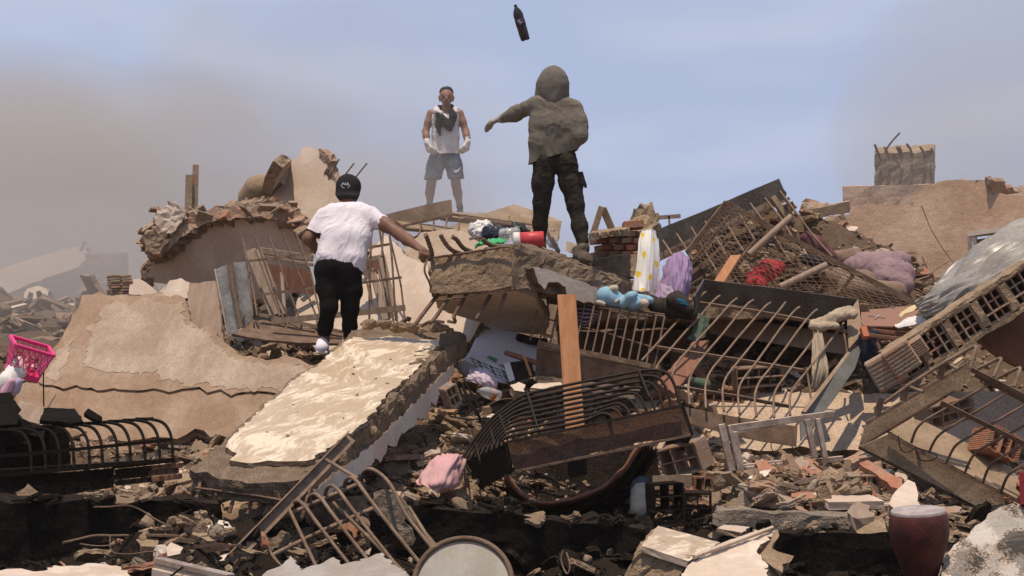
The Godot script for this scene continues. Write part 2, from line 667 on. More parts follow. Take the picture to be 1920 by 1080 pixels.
# base colour a, broad patches of b, fine flecks of c; values linear
func stone(key: String, a: Array, b: Array, c: Array, o := {}) -> StandardMaterial3D:
	var n: int = o.get("size", 512)
	var sd: int = o.get("seed", key.hash() % 9999)
	var n1 := noise_bytes(n, sd, o.get("f1", 3.0) / n, 4)
	var n2 := noise_bytes(n, sd + 1, o.get("f2", 22.0) / n, 3)
	var n3 := noise_bytes(n, sd + 2, o.get("f3", 70.0) / n, 2)
	var n4 := noise_bytes(n, sd + 3, o.get("f4", 9.0) / n, 4, FastNoiseLite.TYPE_SIMPLEX_SMOOTH, true)
	var t1: float = o.get("t1", 0.5)
	var t3: float = o.get("t3", 0.68)
	var kb: float = o.get("kb", 1.0)
	var kc: float = o.get("kc", 0.8)
	var lift: float = o.get("grain", 0.25)
	var sx: int = o.get("stretch", 1)
	var col := PackedByteArray()
	col.resize(n * n * 3)
	var hgt := PackedByteArray()
	hgt.resize(n * n)
	var lut := PackedByteArray()
	lut.resize(1025)
	for i in 1025:
		lut[i] = int(clampf(Color(i / 1024.0, 0, 0).linear_to_srgb().r, 0, 1) * 255.0)
	var a0: float = a[0]; var a1: float = a[1]; var a2: float = a[2]
	var b0: float = b[0]; var b1: float = b[1]; var b2: float = b[2]
	var c0: float = c[0]; var c1: float = c[1]; var c2: float = c[2]
	var i := 0
	for y in n:
		for x in n:
			var q := y * n + (x * sx) % n
			var v1 := n1[q] / 255.0
			var v2 := n2[q] / 255.0
			var v3 := n3[i] / 255.0
			var v4 := n4[q] / 255.0
			var w := clampf((v1 - t1 + (v2 - 0.5) * 0.5) * 5.0 + 0.5, 0.0, 1.0) * kb
			var g := 1.0 + (v2 - 0.5) * lift + (v3 - 0.5) * lift * 1.2 + (v4 - 0.5) * lift * 0.5
			var z := clampf((v3 - t3) * 9.0 + (v4 - 0.6) * 1.2, 0.0, 1.0) * kc
			var r0 := (a0 + (b0 - a0) * w) * g
			var r1 := (a1 + (b1 - a1) * w) * g
			var r2 := (a2 + (b2 - a2) * w) * g
			r0 += (c0 - r0) * z
			r1 += (c1 - r1) * z
			r2 += (c2 - r2) * z
			col[i * 3] = lut[clampi(int(r0 * 1024.0), 0, 1024)]
			col[i * 3 + 1] = lut[clampi(int(r1 * 1024.0), 0, 1024)]
			col[i * 3 + 2] = lut[clampi(int(r2 * 1024.0), 0, 1024)]
			hgt[i] = clampi(int((v2 * 0.45 + v3 * 0.4 + v1 * 0.3 - z * 0.35) * 215.0), 0, 255)
			i += 1
	var m := StandardMaterial3D.new()
	m.resource_name = key
	m.albedo_texture = ImageTexture.create_from_image(Image.create_from_data(n, n, false, Image.FORMAT_RGB8, col))
	m.uv1_triplanar = true
	m.uv1_world_triplanar = true
	var tile: float = o.get("tile", 1.6)
	m.uv1_scale = Vector3(1, 1, 1) / tile
	m.roughness = o.get("rough", 0.92)
	m.metallic_specular = o.get("spec", 0.35)
	m.metallic = o.get("metal", 0.0)
	if o.get("relief", 1.0) > 0.0:
		m.heightmap_enabled = true
		m.heightmap_texture = ImageTexture.create_from_image(Image.create_from_data(n, n, false, Image.FORMAT_L8, hgt))
		m.heightmap_scale = o.get("relief", 1.0)
	M[key] = m
	return m

func variant(key: String, of: String, tint: Color) -> StandardMaterial3D:
	var m: StandardMaterial3D = M[of].duplicate()
	m.resource_name = key
	m.albedo_color = tint.linear_to_srgb()
	M[key] = m
	return m

func plain(key: String, c: Color, rough := 0.8, metal := 0.0, o := {}) -> StandardMaterial3D:
	var m := StandardMaterial3D.new()
	m.resource_name = key
	var al := c.a
	m.albedo_color = c.linear_to_srgb()
	m.albedo_color.a = al
	m.roughness = rough
	m.metallic = metal
	m.metallic_specular = o.get("spec", 0.4)
	if o.has("rim"):
		m.rim_enabled = true
		m.rim = o.rim
		m.rim_tint = 0.6
	M[key] = m
	return m

func weave(key: String, c: Array, d: Array, tile := 0.5, rough := 0.95) -> StandardMaterial3D:
	# dusty cloth: dye and dust patches
	return stone(key, c, d, [c[0] * 0.8, c[1] * 0.8, c[2] * 0.8], {"size": 256, "tile": tile, "relief": 0.0, "rough": rough, "kc": 0.4, "grain": 0.2, "f1": 4.0, "t1": 0.55, "kb": 0.6, "spec": 0.2})

func materials() -> void:
	stone("plaster", [.41, .325, .25], [.29, .21, .148], [.14, .10, .068], {"size": 768, "tile": 3.3, "f1": 7.0, "f2": 34.0, "f3": 120.0, "f4": 20.0, "t3": .66, "relief": 1.4, "grain": .42, "kb": .85, "kc": .7})
	var pale := stone("plaster_pale", [.56, .47, .39], [.46, .36, .28], [.3, .22, .16], {"tile": 2.0, "relief": .5, "grain": .15, "kc": .5, "t3": .74})
	variant("plaster_white", "plaster_pale", Color(1.12, 1.16, 1.18))
	variant("tan_wall", "plaster", Color(1.28, 1.16, 1.13)).uv1_scale = Vector3(.23, .23, .23)
	stone("speckled", [.5, .39, .29], [.42, .31, .22], [.17, .115, .08], {"size": 384, "tile": 1.2, "relief": 1.0, "grain": .25, "f3": 40.0, "t3": .6, "kc": .75})
	stone("concrete", [.29, .21, .142], [.21, .148, .096], [.10, .068, .046], {"tile": .9, "relief": 3.0, "grain": .6, "t3": .6})
	variant("plaster_edge", "concrete", Color(1.22, 1.2, 1.17))
	variant("dust", "concrete", Color(1.34, 1.38, 1.36))
	variant("grey_stone", "concrete", Color(.95, 1.08, 1.25))
	variant("earth", "concrete", Color(.5, .47, .45))
	stone("gravel", [.31, .235, .165], [.22, .155, .105], [.085, .06, .04], {"size": 384, "tile": .5, "relief": 4.0, "grain": .9, "f3": 50.0, "t3": .52})
	stone("clay", [.36, .155, .092], [.33, .2, .135], [.2, .09, .06], {"size": 384, "tile": .7, "relief": 1.2, "grain": .3, "t1": .52})
	variant("clay_dusty", "clay", Color(.95, 1.32, 1.5))
	stone("soot", [.009, .0072, .006], [.006, .005, .0042], [.03, .024, .019], {"size": 384, "tile": 1.4, "relief": 2.0, "grain": .5, "t3": .7, "kc": .55, "rough": .95, "spec": .2})  # real soot on some pieces; on the beams it stands in for shade
	variant("char_and_shade", "soot", Color(2.6, 2.4, 2.2))  # scorched pieces, and also shade coloured into ground, folds and board
	stone("rust", [.16, .105, .072], [.095, .056, .036], [.25, .18, .13], {"size": 256, "tile": .45, "relief": .5, "grain": .5, "rough": .75, "t3": .62})
	variant("rust_pale", "rust", Color(1.35, 1.42, 1.42))
	variant("iron_black", "rust", Color(.16, .16, .16))
	stone("burnt_enamel", [.066, .040, .028], [.105, .055, .033], [.16, .10, .07], {"size": 256, "tile": .6, "relief": .4, "grain": .5, "rough": .6, "t3": .68, "kc": .6})
	var sg := variant("sheet_grey", "rust", Color(.56, .74, .9)); sg.roughness = .55; sg.uv1_scale = Vector3(.9, .9, .9)
	var sd := variant("sheet_dusty", "concrete", Color(1.25, 1.27, 1.27)); sd.roughness = .75; sd.heightmap_scale = .3; sd.uv1_scale = Vector3(.7, .7, .7)
	var ga := variant("galvanised", "concrete", Color(1.75, 2.4, 3.3)); ga.roughness = .4; ga.metallic = .5; ga.heightmap_scale = .1
	var pb := variant("painted_blue", "concrete", Color(.66, .92, 1.3)); pb.roughness = .6; pb.heightmap_scale = .3
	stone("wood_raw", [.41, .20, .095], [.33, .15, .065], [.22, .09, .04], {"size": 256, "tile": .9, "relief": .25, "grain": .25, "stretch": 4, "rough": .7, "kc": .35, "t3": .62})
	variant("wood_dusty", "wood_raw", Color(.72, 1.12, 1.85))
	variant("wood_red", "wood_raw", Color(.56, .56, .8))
	var al := variant("aluminium", "rust", Color(2.6, 3.2, 3.9)); al.roughness = .45; al.metallic = .4; al.heightmap_scale = .1
	stone("tarp", [.30, .28, .25], [.21, .185, .155], [.42, .41, .39], {"size": 256, "tile": 1.5, "relief": .3, "grain": .25, "rough": .35, "spec": .5})
	variant("render_coat", "plaster", Color(.84, .77, .71))
	plain("black_iron", Color(.012, .010, .008), .85, 0.0, {"spec": .15})
	M["floor_tile"] = smeared()

func smeared() -> StandardMaterial3D:
	# polished screed under dried plaster slurry, dragged in long streaks and arcs
	var n := 640
	var col := PackedByteArray(); col.resize(n * n * 3)
	var ro := PackedByteArray(); ro.resize(n * n)
	var f := FastNoiseLite.new()
	f.seed = 41
	f.frequency = 1.0
	f.fractal_octaves = 4
	var fine := noise_bytes(n, 79, 120.0 / n, 2)
	var i := 0
	for y in n:
		for x in n:
			var u := x * 3.6 / n
			var v := y * 3.6 / n
			var bend := f.get_noise_2d(u * .7, v * .7 + 7.0) * .22
			var al := u * .45 - v * .89
			var ac := u * .89 + v * .45 + bend
			var p := f.get_noise_2d(ac * 1.3 + 3.0, al * .9 + 2.0)
			var s := f.get_noise_2d(ac * 8.0, al * 2.6 + 20.0)
			var s2 := f.get_noise_2d(ac * 30.0, al * 5.0 + 50.0)
			var g := fine[i] / 255.0 - .5
			var k := clampf(.36 + p * .95 + s * .9 + s2 * .75 + g * .35, 0.0, 1.0)
			var hair := clampf((.03 - absf(f.get_noise_2d(ac * 2.6 + al * .5, al * 1.1 + 70.0))) * 30.0, 0.0, 1.0)
			k = clampf(k * k * 1.1 + hair * .28, 0.0, 1.0)
			var q := 1.0 + g * .22
			var cl := Color((.435 + .20 * k) * q, (.325 + .22 * k) * q, (.205 + .215 * k) * q).linear_to_srgb()
			col[i * 3] = int(clampf(cl.r, 0, 1) * 255)
			col[i * 3 + 1] = int(clampf(cl.g, 0, 1) * 255)
			col[i * 3 + 2] = int(clampf(cl.b, 0, 1) * 255)
			ro[i] = int((.32 + .35 * k) * 255)
			i += 1
	var m := StandardMaterial3D.new()
	m.resource_name = "floor_tile"
	m.albedo_texture = ImageTexture.create_from_image(Image.create_from_data(n, n, false, Image.FORMAT_RGB8, col))
	m.roughness = 1.0
	m.roughness_texture = ImageTexture.create_from_image(Image.create_from_data(n, n, false, Image.FORMAT_L8, ro))
	m.heightmap_enabled = true
	m.heightmap_texture = m.roughness_texture
	m.heightmap_scale = 0.4
	m.uv1_triplanar = true
	m.uv1_world_triplanar = true
	m.uv1_triplanar_sharpness = 8.0
	m.uv1_scale = Vector3(1, 1, 1) / 3.6
	return m

func sky_image() -> Image:
	# clear blue over a low belt of brown dust that runs right round, thicker here and thinner there
	var w := 720
	var h := 360
	var im := Image.create(w, h, false, Image.FORMAT_RGBF)
	var f := FastNoiseLite.new()
	f.seed = 5
	f.frequency = 1.0
	f.fractal_octaves = 4
	for y in h:
		var el := (0.5 - (y + 0.5) / h) * PI
		var ed := rad_to_deg(el)
		for x in w:
			var az := (float(x) / w) * TAU
			var d3 := Vector3(sin(az) * cos(el), sin(el), -cos(az) * cos(el))
			var t := clampf(ed / 60.0, 0.0, 1.0)
			var c := Color(.455, .53, .73).lerp(Color(.38, .46, .66), pow(t, .7))
			if ed > 40.0 or ed < -12.0:
				im.set_pixel(x, y, Color(.26, .2, .15) if ed < 0 else c)
				continue
			var ci := f.get_noise_3d(d3.x * 4.0, d3.y * 26.0, d3.z * 4.0)
			c = c.lerp(Color(.58, .63, .76), clampf(ci * .9 + .12, 0.0, .55) * clampf(1.2 - t, 0, 1))
			var b := f.get_noise_3d(d3.x * 3.2 + 4.0, d3.y * 5.0, d3.z * 3.2)
			var b2 := f.get_noise_3d(d3.x * 9.0, d3.y * 12.0 + 3.0, d3.z * 9.0)
			var pl := 0.5 + 0.5 * sin(az * 5.0 + SKY_PHASE + b * 1.2)
			var top := 3.0 + 10.0 * pl + b * 7.0 + b2 * 4.0
			var k := clampf((top - ed) / 9.0 + .35, 0.0, 1.0)
			k = k * k * (3.0 - 2.0 * k) * (0.35 + 0.6 * pl)
			c = c.lerp(Color(.40, .355, .335), k)
			if ed < 0: c = c.lerp(Color(.26, .2, .15), clampf(-ed / 6.0, 0, 1))
			im.set_pixel(x, y, c)
	return im
const SKY_PHASE := 3.3

func _ready() -> void:
	# --- camera
	var cam := Camera3D.new()
	cam.name = "camera"
	add_child(cam)
	cam.position = Vector3(0, EYE, 0)
	cam.set_frustum(0.1 * 1080.0 / F, Vector2(0, 0.1 * (HZ - 540.0) / F), 0.1, 400.0)
	cam.current = true
	# --- sky, exposure, air
	var we := WorldEnvironment.new()
	var e := Environment.new()
	e.background_mode = Environment.BG_SKY
	var sky := Sky.new()
	var pm := PanoramaSkyMaterial.new()
	pm.panorama = ImageTexture.create_from_image(sky_image())
	sky.sky_material = pm
	e.sky = sky
	e.background_energy_multiplier = 1.0
	e.tonemap_mode = Environment.TONE_MAPPER_LINEAR
	e.tonemap_exposure = 1.0
	e.sdfgi_enabled = true
	e.ssao_enabled = true
	e.ssil_enabled = true
	e.fog_enabled = true
	e.fog_light_color = Color(.86, .82, .80)
	e.fog_density = 0.0007
	e.volumetric_fog_enabled = true
	e.volumetric_fog_density = 0.0
	we.environment = e
	add_child(we)
	# --- sun: high, behind the viewer's left shoulder
	var sun := DirectionalLight3D.new()
	sun.name = "sun"
	sun.light_energy = 1.35
	sun.light_color = Color(1.0, .92, .82)
	sun.light_angular_distance = 0.6
	sun.shadow_enabled = true
	add_child(sun)
	sun.look_at_from_position(Vector3(-0.07, 0.96, 0.22), Vector3.ZERO, Vector3.UP)
	# --- tools
	rng.seed = 11
	nz.seed = 3
	nz.frequency = 1.0
	nz.fractal_octaves = 2
	nz2.seed = 8
	nz2.frequency = 1.0
	nz2.fractal_octaves = 2
	materials()
	setting()
	walls()
	slabs()
	cages()
	blocks()
	people()
	fabrics()
	small_things()
	foreground()
	rubble()
	dust()
	for c in get_children():
		if c.get_class() == "Node3D" and c.position == Vector3.ZERO: settle(c)

# ---------------------------------------------------------------- the setting
const BUMPS := [[2.0, 15.2, .8, .5], [.45, 10.2, .55, -.3], [-1.72, 7.9, .5, .34], [1.95, 9.7, .8, .33], [-.15, 11.4, .6, .42], [1.6, 13.1, .6, .4], [2.7, 12.9, .6, .3], [2.6, 15.0, 1.1, .95], [3.7, 15.0, 1.1, .85], [-1.8, 13.7, .9, .35], [-.3, 20.2, 2.2, .75], [-2.6, 15.2, .9, .3], [3.6, 10.4, .8, .15], [-3.0, 9.6, .8, .1], [5.0, 13.2, 1.2, .4]]
func mound(x: float, d: float) -> float:
	var k := [[0, .5], [5, .6], [7, .68], [8, .74], [9, .83], [10.5, 1.0], [12, 1.3], [13, 1.65], [14, 1.9], [16, 2.3], [19, 2.9], [22, 3.1], [26, 2.7], [32, 2.4], [60, .6], [120, 0.1], [400, 0.0]]
	var y := 0.0
	for i in k.size() - 1:
		if d >= k[i][0] and d <= k[i + 1][0]:
			y = lerpf(k[i][1], k[i + 1][1], (d - k[i][0]) / (k[i + 1][0] - k[i][0]))
	for b in BUMPS:
		var q: float = ((x - b[0]) * (x - b[0]) + (d - b[1]) * (d - b[1])) / (b[2] * b[2])
		if q < 6.0: y += b[3] * exp(-q)
	if absf(x) > 9.0: y *= clampf(1.0 - (absf(x) - 9.0) / 40.0, 0.15, 1.0)
	return y + nz.get_noise_2d(x * .8, d * .8) * .08 + nz.get_noise_2d(x * 2.6, d * 2.6) * .07 + nz.get_noise_2d(x * 7.0, d * 7.0) * .035

func on_mound(x: float, y: float, d0 := 6.0) -> Vector3:
	# first place where the sight line through (x, y) meets the rubble
	var d := d0
	while d < 24.0:
		var p := at(x, y, d)
		if p.y <= mound(p.x, d): return p
		d += .04
	return at(x, y, 24.0)

func setting() -> void:
	var s := mb()
	quad(s, Vector3(-400, 0, 20), Vector3(-400, 0, -400), Vector3(400, 0, -400), Vector3(400, 0, 20))
	tag(build(s, "ground", M.dust, self), "", "", "", "structure")
	# the rubble underneath everything: blackened at the front in place of shaded voids, earth and mortar dust behind
	var burnt := mb()
	var dirt := mb()
	var g := []
	var ds := []
	var d := 3.0
	while d < 34.0:
		ds.append(d)
		d += .07 if d > 6.5 and d < 13.5 else (.13 if d < 17.0 else .35)
	for dd in ds:
		var row := PackedVector3Array()
		var st: float = .075 if dd < 17.0 else .15
		for i in 180:
			var x: float = (i - 90) / 90.0 * (dd * .42 + .6)
			row.append(Vector3(x, mound(x, dd), -dd))
		g.append(row)
	for j in ds.size() - 1:
		for i in 179:
			var c: Vector3 = g[j][i]
			var lim := 9.35 + nz.get_noise_2d(c.x * 1.3, c.z * 1.3) * 1.4 - clampf(c.x - .8, 0, 1) * .9 + 1.6 * exp(-pow((c.x - .3) / .8, 2.0))  # blackened zone reaches back under the cage in place of its shade
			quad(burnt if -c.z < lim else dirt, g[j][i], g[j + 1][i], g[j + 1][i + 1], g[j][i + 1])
	tag(build(burnt, "shade_black_ground", M.char_and_shade, self), "", "", "", "structure")  # near-black colour stands in for the shaded voids
	tag(build(dirt, "rubble_terrain", M.earth, self), "", "", "", "structure")

# ---------------------------------------------------------------- walls that still stand or lean
func walls() -> void:
	var t: Node3D
	var p: Plane
	var edge := [M.render_coat, M.plaster_edge, M.plaster_edge]
	# the big cracked wall: two panels with the crack open between them
	t = thing("cracked_wall", "large leaning beige plaster wall split by a long horizontal crack", "wall")
	p = pln(at(40, 740, 12.6), at(560, 745, 12.3), at(300, 550, 13.4))
	var back := -toward(p.normal, at(300, 650, 12.8))
	var crack := [72, 716, 100, 722, 118, 729, 140, 722, 172, 729, 192, 733, 214, 728, 262, 731, 300, 728, 318, 735, 345, 728, 374, 727, 390, 735, 412, 729, 432, 741, 455, 735, 480, 733, 497, 734, 540, 742, 610, 748]
	var up := [610, 690, 578, 684, 562, 674, 535, 664, 520, 672, 500, 676, 470, 668, 448, 664, 436, 652, 420, 640, 404, 622, 392, 613, 372, 616, 364, 606, 354, 601, 353, 578, 346, 560, 330, 552, 318, 556, 300, 549, 285, 551, 262, 553, 240, 556, 226, 551, 210, 556, 196, 553, 186, 546, 172, 552, 156, 553, 150, 566, 146, 580, 136, 594, 122, 622, 110, 640, 98, 654, 92, 672, 80, 692]
	slab("upper_panel", ons(p, crack + up), back, .16, edge, t, .012, .05)
	var low := [640, 752, 600, 790, 560, 840, 480, 842, 432, 824, 412, 814, 396, 820, 380, 808, 364, 804, 348, 816, 330, 822, 300, 818, 240, 826, 100, 820, 30, 800, 30, 742, 34, 722, 48, 716, 66, 719]
	var low_crack := []
	for i in range(0, crack.size() / 2):
		low_crack += [crack[i * 2] + (3 if i % 3 == 0 else -1), crack[i * 2 + 1] + 3.0]
	var pb := pln(at(40, 740, 12.63), at(560, 745, 12.33), at(300, 550, 13.43))
	slab("lower_panel", ons(pb, low + low_crack), back, .16, edge, t, .010, .05)
	# the paler finishing coat, proud of the brown render and flaked off round the edges
	var fr := toward(p.normal, at(300, 650, 12.8)) * .004
	var pf := Plane(p.normal, p.d)
	for q in [[604, 742, 560, 738, 520, 730, 480, 728, 452, 728, 434, 732, 416, 722, 392, 726, 372, 720, 350, 722, 330, 716, 306, 712, 300, 700, 282, 694, 262, 704, 240, 698, 214, 702, 196, 690, 176, 694, 160, 680, 158, 662, 172, 640, 168, 616, 184, 600, 190, 578, 214, 566, 244, 570, 270, 562, 300, 566, 318, 572, 338, 566, 342, 584, 346, 604, 360, 618, 388, 624, 400, 640, 426, 660, 444, 674, 470, 678, 500, 686, 530, 676, 560, 686, 580, 694, 606, 700], [96, 690, 108, 664, 122, 640, 134, 634, 130, 660, 118, 690, 110, 716, 92, 712]]:
		var ol := ons(pf, q)
		for i in ol.size(): ol[i] += fr
		slab("finishing_coat", ol, back, .006, [M.plaster, M.plaster, M.plaster], t, .035, .03)
	for q in [[60, 736, 96, 738, 130, 744, 180, 746, 220, 744, 280, 748, 320, 750, 360, 746, 400, 752, 440, 756, 500, 752, 560, 756, 600, 764, 560, 800, 500, 806, 430, 800, 380, 790, 340, 796, 280, 800, 200, 796, 120, 800, 60, 790, 48, 760]]:
		var ol := ons(pf, q)
		for i in ol.size(): ol[i] -= fr * 5.6
		slab("finishing_coat", ol, back, .010, [M.plaster, M.plaster, M.plaster], t, .035, .03)
	var cab := thing("wall_cable", "thin dark cable hanging down the left end of the cracked wall", "cable")
	rod("strand", ats([92, 652, 12.5, 84, 672, 12.45, 81, 710, 12.42, 82, 762, 12.4]), .006, M.black_iron, cab, .06, 5)

	# brick stub behind the wall's top edge
	t = thing("brick_stub", "broken stub of thin dusty bricks behind the cracked wall's top edge", "wall")
	for r in 7:
		for c in 2:
			var x0 := 204.0 + c * 21 + rng.randf_range(-2, 2)
			var y0 := 550.0 - r * 5.2
			bar("brick", at(x0, y0, 13.75), at(x0 + 20, y0 - 1.0, 13.8), .022, .1, M.clay_dusty if (r + c) % 3 else M.dust, t, Vector3.UP, .004)
	slab("plaster_flake", ons(pln(at(245, 550, 13.7), at(300, 555, 13.8), at(250, 520, 13.8)), [243, 553, 246, 524, 262, 522, 276, 530, 300, 552]), Vector3(0, 0, -1), .05, [M.plaster_pale, M.plaster_edge, M.plaster_edge], t, .01)
	t = thing("plaster_shard", "pale triangular plaster shard leaning behind the cracked wall", "shard")
	slab("face", ons(pln(at(310, 555, 14.0), at(360, 555, 14.0), at(330, 525, 14.1)), [300, 560, 318, 524, 340, 522, 358, 530, 352, 560]), Vector3(0, 0, -1), .04, [M.plaster_white, M.plaster_edge, M.plaster_edge], t, .01)
	t = thing("tan_board", "plain tan board standing behind the cracked wall beside the zinc sheet", "board")
	slab("board", ons(pln(at(360, 600, 13.6), at(420, 610, 13.4), at(380, 530, 13.9)), [352, 604, 354, 532, 404, 526, 420, 640, 400, 620, 366, 612]), Vector3(0, 0, -1), .03, [M.wood_dusty, M.wood_dusty, M.wood_dusty], t, .008)

	# gable left standing behind
	t = thing("gable_wall", "tall pointed remnant of pale plastered gable wall behind the white shirted man", "wall")
	p = pln(at(510, 372, 17.6), at(650, 400, 17.0), at(580, 280, 17.6))
	slab("plaster_face", ons(p, [505, 380, 512, 362, 520, 352, 532, 345, 541, 325, 545, 302, 560, 294, 572, 276, 582, 274, 592, 279, 604, 295, 612, 297, 612, 315, 606, 330, 622, 335, 634, 345, 652, 372, 668, 420, 700, 470, 640, 480, 560, 460, 545, 410, 520, 385]), Vector3(-.1, 0, -1), .2, [M.plaster_pale, M.clay_dusty, M.plaster_edge], t, .016)
	slab("broken_edge", ons(pln(at(600, 290, 17.45), at(640, 345, 17.3), at(600, 330, 17.5)), [596, 281, 604, 280, 614, 292, 620, 300, 616, 312, 626, 330, 632, 345, 622, 338, 606, 332, 610, 310]), Vector3(0, 0, -1), .12, [M.clay_dusty, M.clay_dusty, M.concrete], t, .016, .03, .02, .04)
	for k in [[636, 298, 616, 336], [664, 306, 630, 350], [688, 306, 664, 336]]:
		rod("rebar", ats([k[2], k[3], 17.3, k[0], k[1], 17.2]), .008, M.rust, t)
	# rounded slab pieces left of the gable
	bundle("mattress", "dusty grey mattress folded over behind the broken roof slab", "mattress", [[478, 372, 17.9, .2, 486, 356, 17.8, .17], [486, 356, 17.8, .17, 505, 345, 17.8, .12], [500, 378, 17.9, .16, 516, 362, 17.8, .14]], M.sheet_dusty, .01, .03)
	t = thing("roof_fragment", "grey leaning slab fragment propped against the pointed gable wall", "slab")
	slab("slab_piece", ons(pln(at(505, 370, 17.5), at(545, 310, 17.5), at(520, 345, 17.2)), [506, 374, 514, 344, 530, 314, 546, 300, 546, 318, 536, 344, 518, 366]), Vector3(-.5, .2, -1), .12, [M.sheet_dusty, M.sheet_dusty, M.sheet_dusty], t, .012)

	# the roof slab of hollow brick that hangs over, plaster side down
	t = thing("roof_slab", "overhanging hollow-brick roof slab showing its smooth plastered underside", "slab")
	p = pln(at(290, 525, 14.6), at(560, 545, 14.65), at(430, 410, 14.35))
	var und := [276, 528, 282, 500, 284, 478, 306, 476, 322, 466, 340, 448, 362, 430, 392, 418, 424, 412, 460, 409, 500, 408, 530, 414, 556, 428, 572, 444, 578, 470, 574, 520, 540, 560, 470, 560, 400, 545, 330, 535]
	slab("underside", ons(p, und), Vector3(0, .62, -.78), .10, [M.plaster_pale, M.clay_dusty, M.clay], t, .012, .06)
	slab("broken_rim", ons(pln(at(290, 470, 14.2), at(570, 440, 14.22), at(400, 390, 14.28)), [280, 482, 276, 452, 284, 418, 300, 398, 322, 388, 344, 394, 366, 392, 386, 398, 404, 388, 424, 392, 446, 382, 470, 376, 500, 374, 520, 378, 545, 384, 562, 398, 576, 424, 574, 446, 558, 430, 534, 414, 500, 408, 460, 409, 424, 412, 392, 418, 362, 430, 340, 448, 322, 466, 306, 476]), Vector3(0, .3, -.9), .24, [M.clay_dusty, M.concrete, M.concrete], t, .014, .04, .03, .045, .5)
	# broken brick rim along its top: each piece of brick
	var rim := [277, 462, 276, 440, 284, 418, 300, 402, 322, 396, 344, 400, 366, 398, 386, 404, 402, 396, 420, 400, 440, 392, 456, 396, 470, 386, 486, 392, 500, 388, 514, 394, 530, 392, 545, 398, 558, 408, 568, 424]
	for i in rim.size() / 2:
		for q in 2:
			var s := mb()
			var o := at(rim[i * 2] + rng.randf_range(-6, 6), rim[i * 2 + 1] + rng.randf_range(-9, 8) + q * 4, 14.25 + rng.randf_range(-.1, .25) + q * .08)
			var b := Basis.from_euler(Vector3(rng.randf_range(-.9, .9), rng.randf_range(-.9, .9), rng.randf_range(-.9, .9)))
			var big := 1.0 if i > 3 else 1.25
			boxm(s, Transform3D(b, o), Vector3(rng.randf_range(.03, .085) * big, rng.randf_range(.006, .018), rng.randf_range(.03, .07)), .003)
			var mm: Material = [M.clay, M.clay_dusty, M.clay_dusty, M.clay_dusty, M.dust, M.concrete, M.dust][rng.randi() % 7]
			build(s, "brick_piece", mm, t)
	for k in [[[276, 470, 274, 445, 288, 432, 310, 440, 316, 458, 300, 474], 14.05, M.concrete], [[286, 432, 292, 396, 318, 376, 344, 386, 352, 404, 330, 428, 304, 446], 14.1, M.plaster_pale], [[264, 520, 268, 500, 280, 486, 292, 498, 296, 516, 284, 530], 14.6, M.concrete], [[500, 400, 512, 372, 544, 380, 570, 404, 574, 430, 560, 442, 538, 424], 14.15, M.clay], [[376, 412, 402, 390, 440, 384, 470, 374, 506, 372, 512, 400, 460, 404, 410, 412], 14.3, M.clay_dusty]]:
		slab("broken_block", ons(pln(at(276, 470, k[1]), at(360, 470, k[1] + .1), at(300, 400, k[1] + .05)), k[0]), Vector3(.1, .2, -1), .2, [k[2], M.clay_dusty, M.concrete], t, .026, .03, .025, .03)
	# post against the sky
	t = thing("upright_post", "pale upright steel channel post standing alone against the dust", "post")
	bar("flange", at(353, 400, 21.0), at(355, 328, 21.0), .1, .03, M.sheet_dusty, t, Vector3(1, 0, 0))
	bar("web", at(365, 400, 21.06), at(367, 309, 21.06), .08, .03, M.clay_dusty, t, Vector3(1, 0, 0))
	# right: the tan wall with a window, beams and the column
	t = thing("tan_wall", "long broken tan plastered wall with a white window frame behind the rubble", "wall")
	p = pln(at(1560, 500, 18.4), at(1920, 500, 17.0), at(1700, 340, 18.0))
	slab("plaster_face", ons(p, [1500, 560, 1520, 500, 1530, 436, 1552, 428, 1572, 412, 1590, 400, 1598, 384, 1640, 383, 1690, 385, 1716, 388, 1704, 372, 1716, 364, 1738, 350, 1760, 341, 1800, 337, 1838, 337, 1860, 344, 1872, 362, 1892, 366, 1930, 362, 1990, 366, 1990, 430, 1920, 425, 1820, 436, 1820, 480, 1800, 530, 1700, 560]), Vector3(.05, 0, -1), .2, [M.tan_wall, M.clay_dusty, M.plaster_edge], t, .012)
	for r in 6:
		for c in 2:
			bar("brick", at(1830 + c * 24 + r * 5, 340 + r * 4.6, 17.55), at(1852 + c * 24 + r * 5, 341 + r * 4.6, 17.5), .022, .14, M.clay_dusty, t, Vector3.UP, .004)
	for k in [[1870, 338, 1880, 372], [1884, 350, 1908, 372]]:
		slab("broken_block", ons(pln(at(1870, 350, 17.3), at(1900, 350, 17.3), at(1880, 370, 17.35)), [k[0] - 18, k[1], k[0] + 14, k[1] + 2, k[2] + 16, k[3], k[2] - 14, k[3] + 2]), Vector3(0, 0, -1), .15, [M.clay_dusty, M.clay_dusty, M.clay], t, .012, .04, .02, .06)
	var wf := bar("window_frame", at(1819, 440, 17.2), at(1990, 415, 16.6), .055, .16, M.plaster_white, t)
	bar("jamb", at(1822, 441, 17.2), at(1824, 480, 17.2), .055, .16, M.plaster_white, wf, Vector3(1, 0, 0))
	bar("inner_rail", at(1830, 456, 17.25), at(1990, 432, 16.7), .07, .1, M.wood_dusty, wf)
	bar("inner_jamb", at(1832, 452, 17.3), at(1834, 485, 17.3), .05, .1, M.wood_dusty, wf, Vector3(1, 0, 0))
	t = thing("wall_wire", "thin wire hanging slack across the tan plastered wall", "wire")
	rod("strand", ats([1728, 386, 17.6, 1745, 430, 17.5, 1770, 470, 17.4, 1790, 496, 17.3]), .006, M.rust, t, .2, 4)
	t = thing("concrete_parapet", "flat grey-brown concrete parapet beneath the rebar column", "parapet")
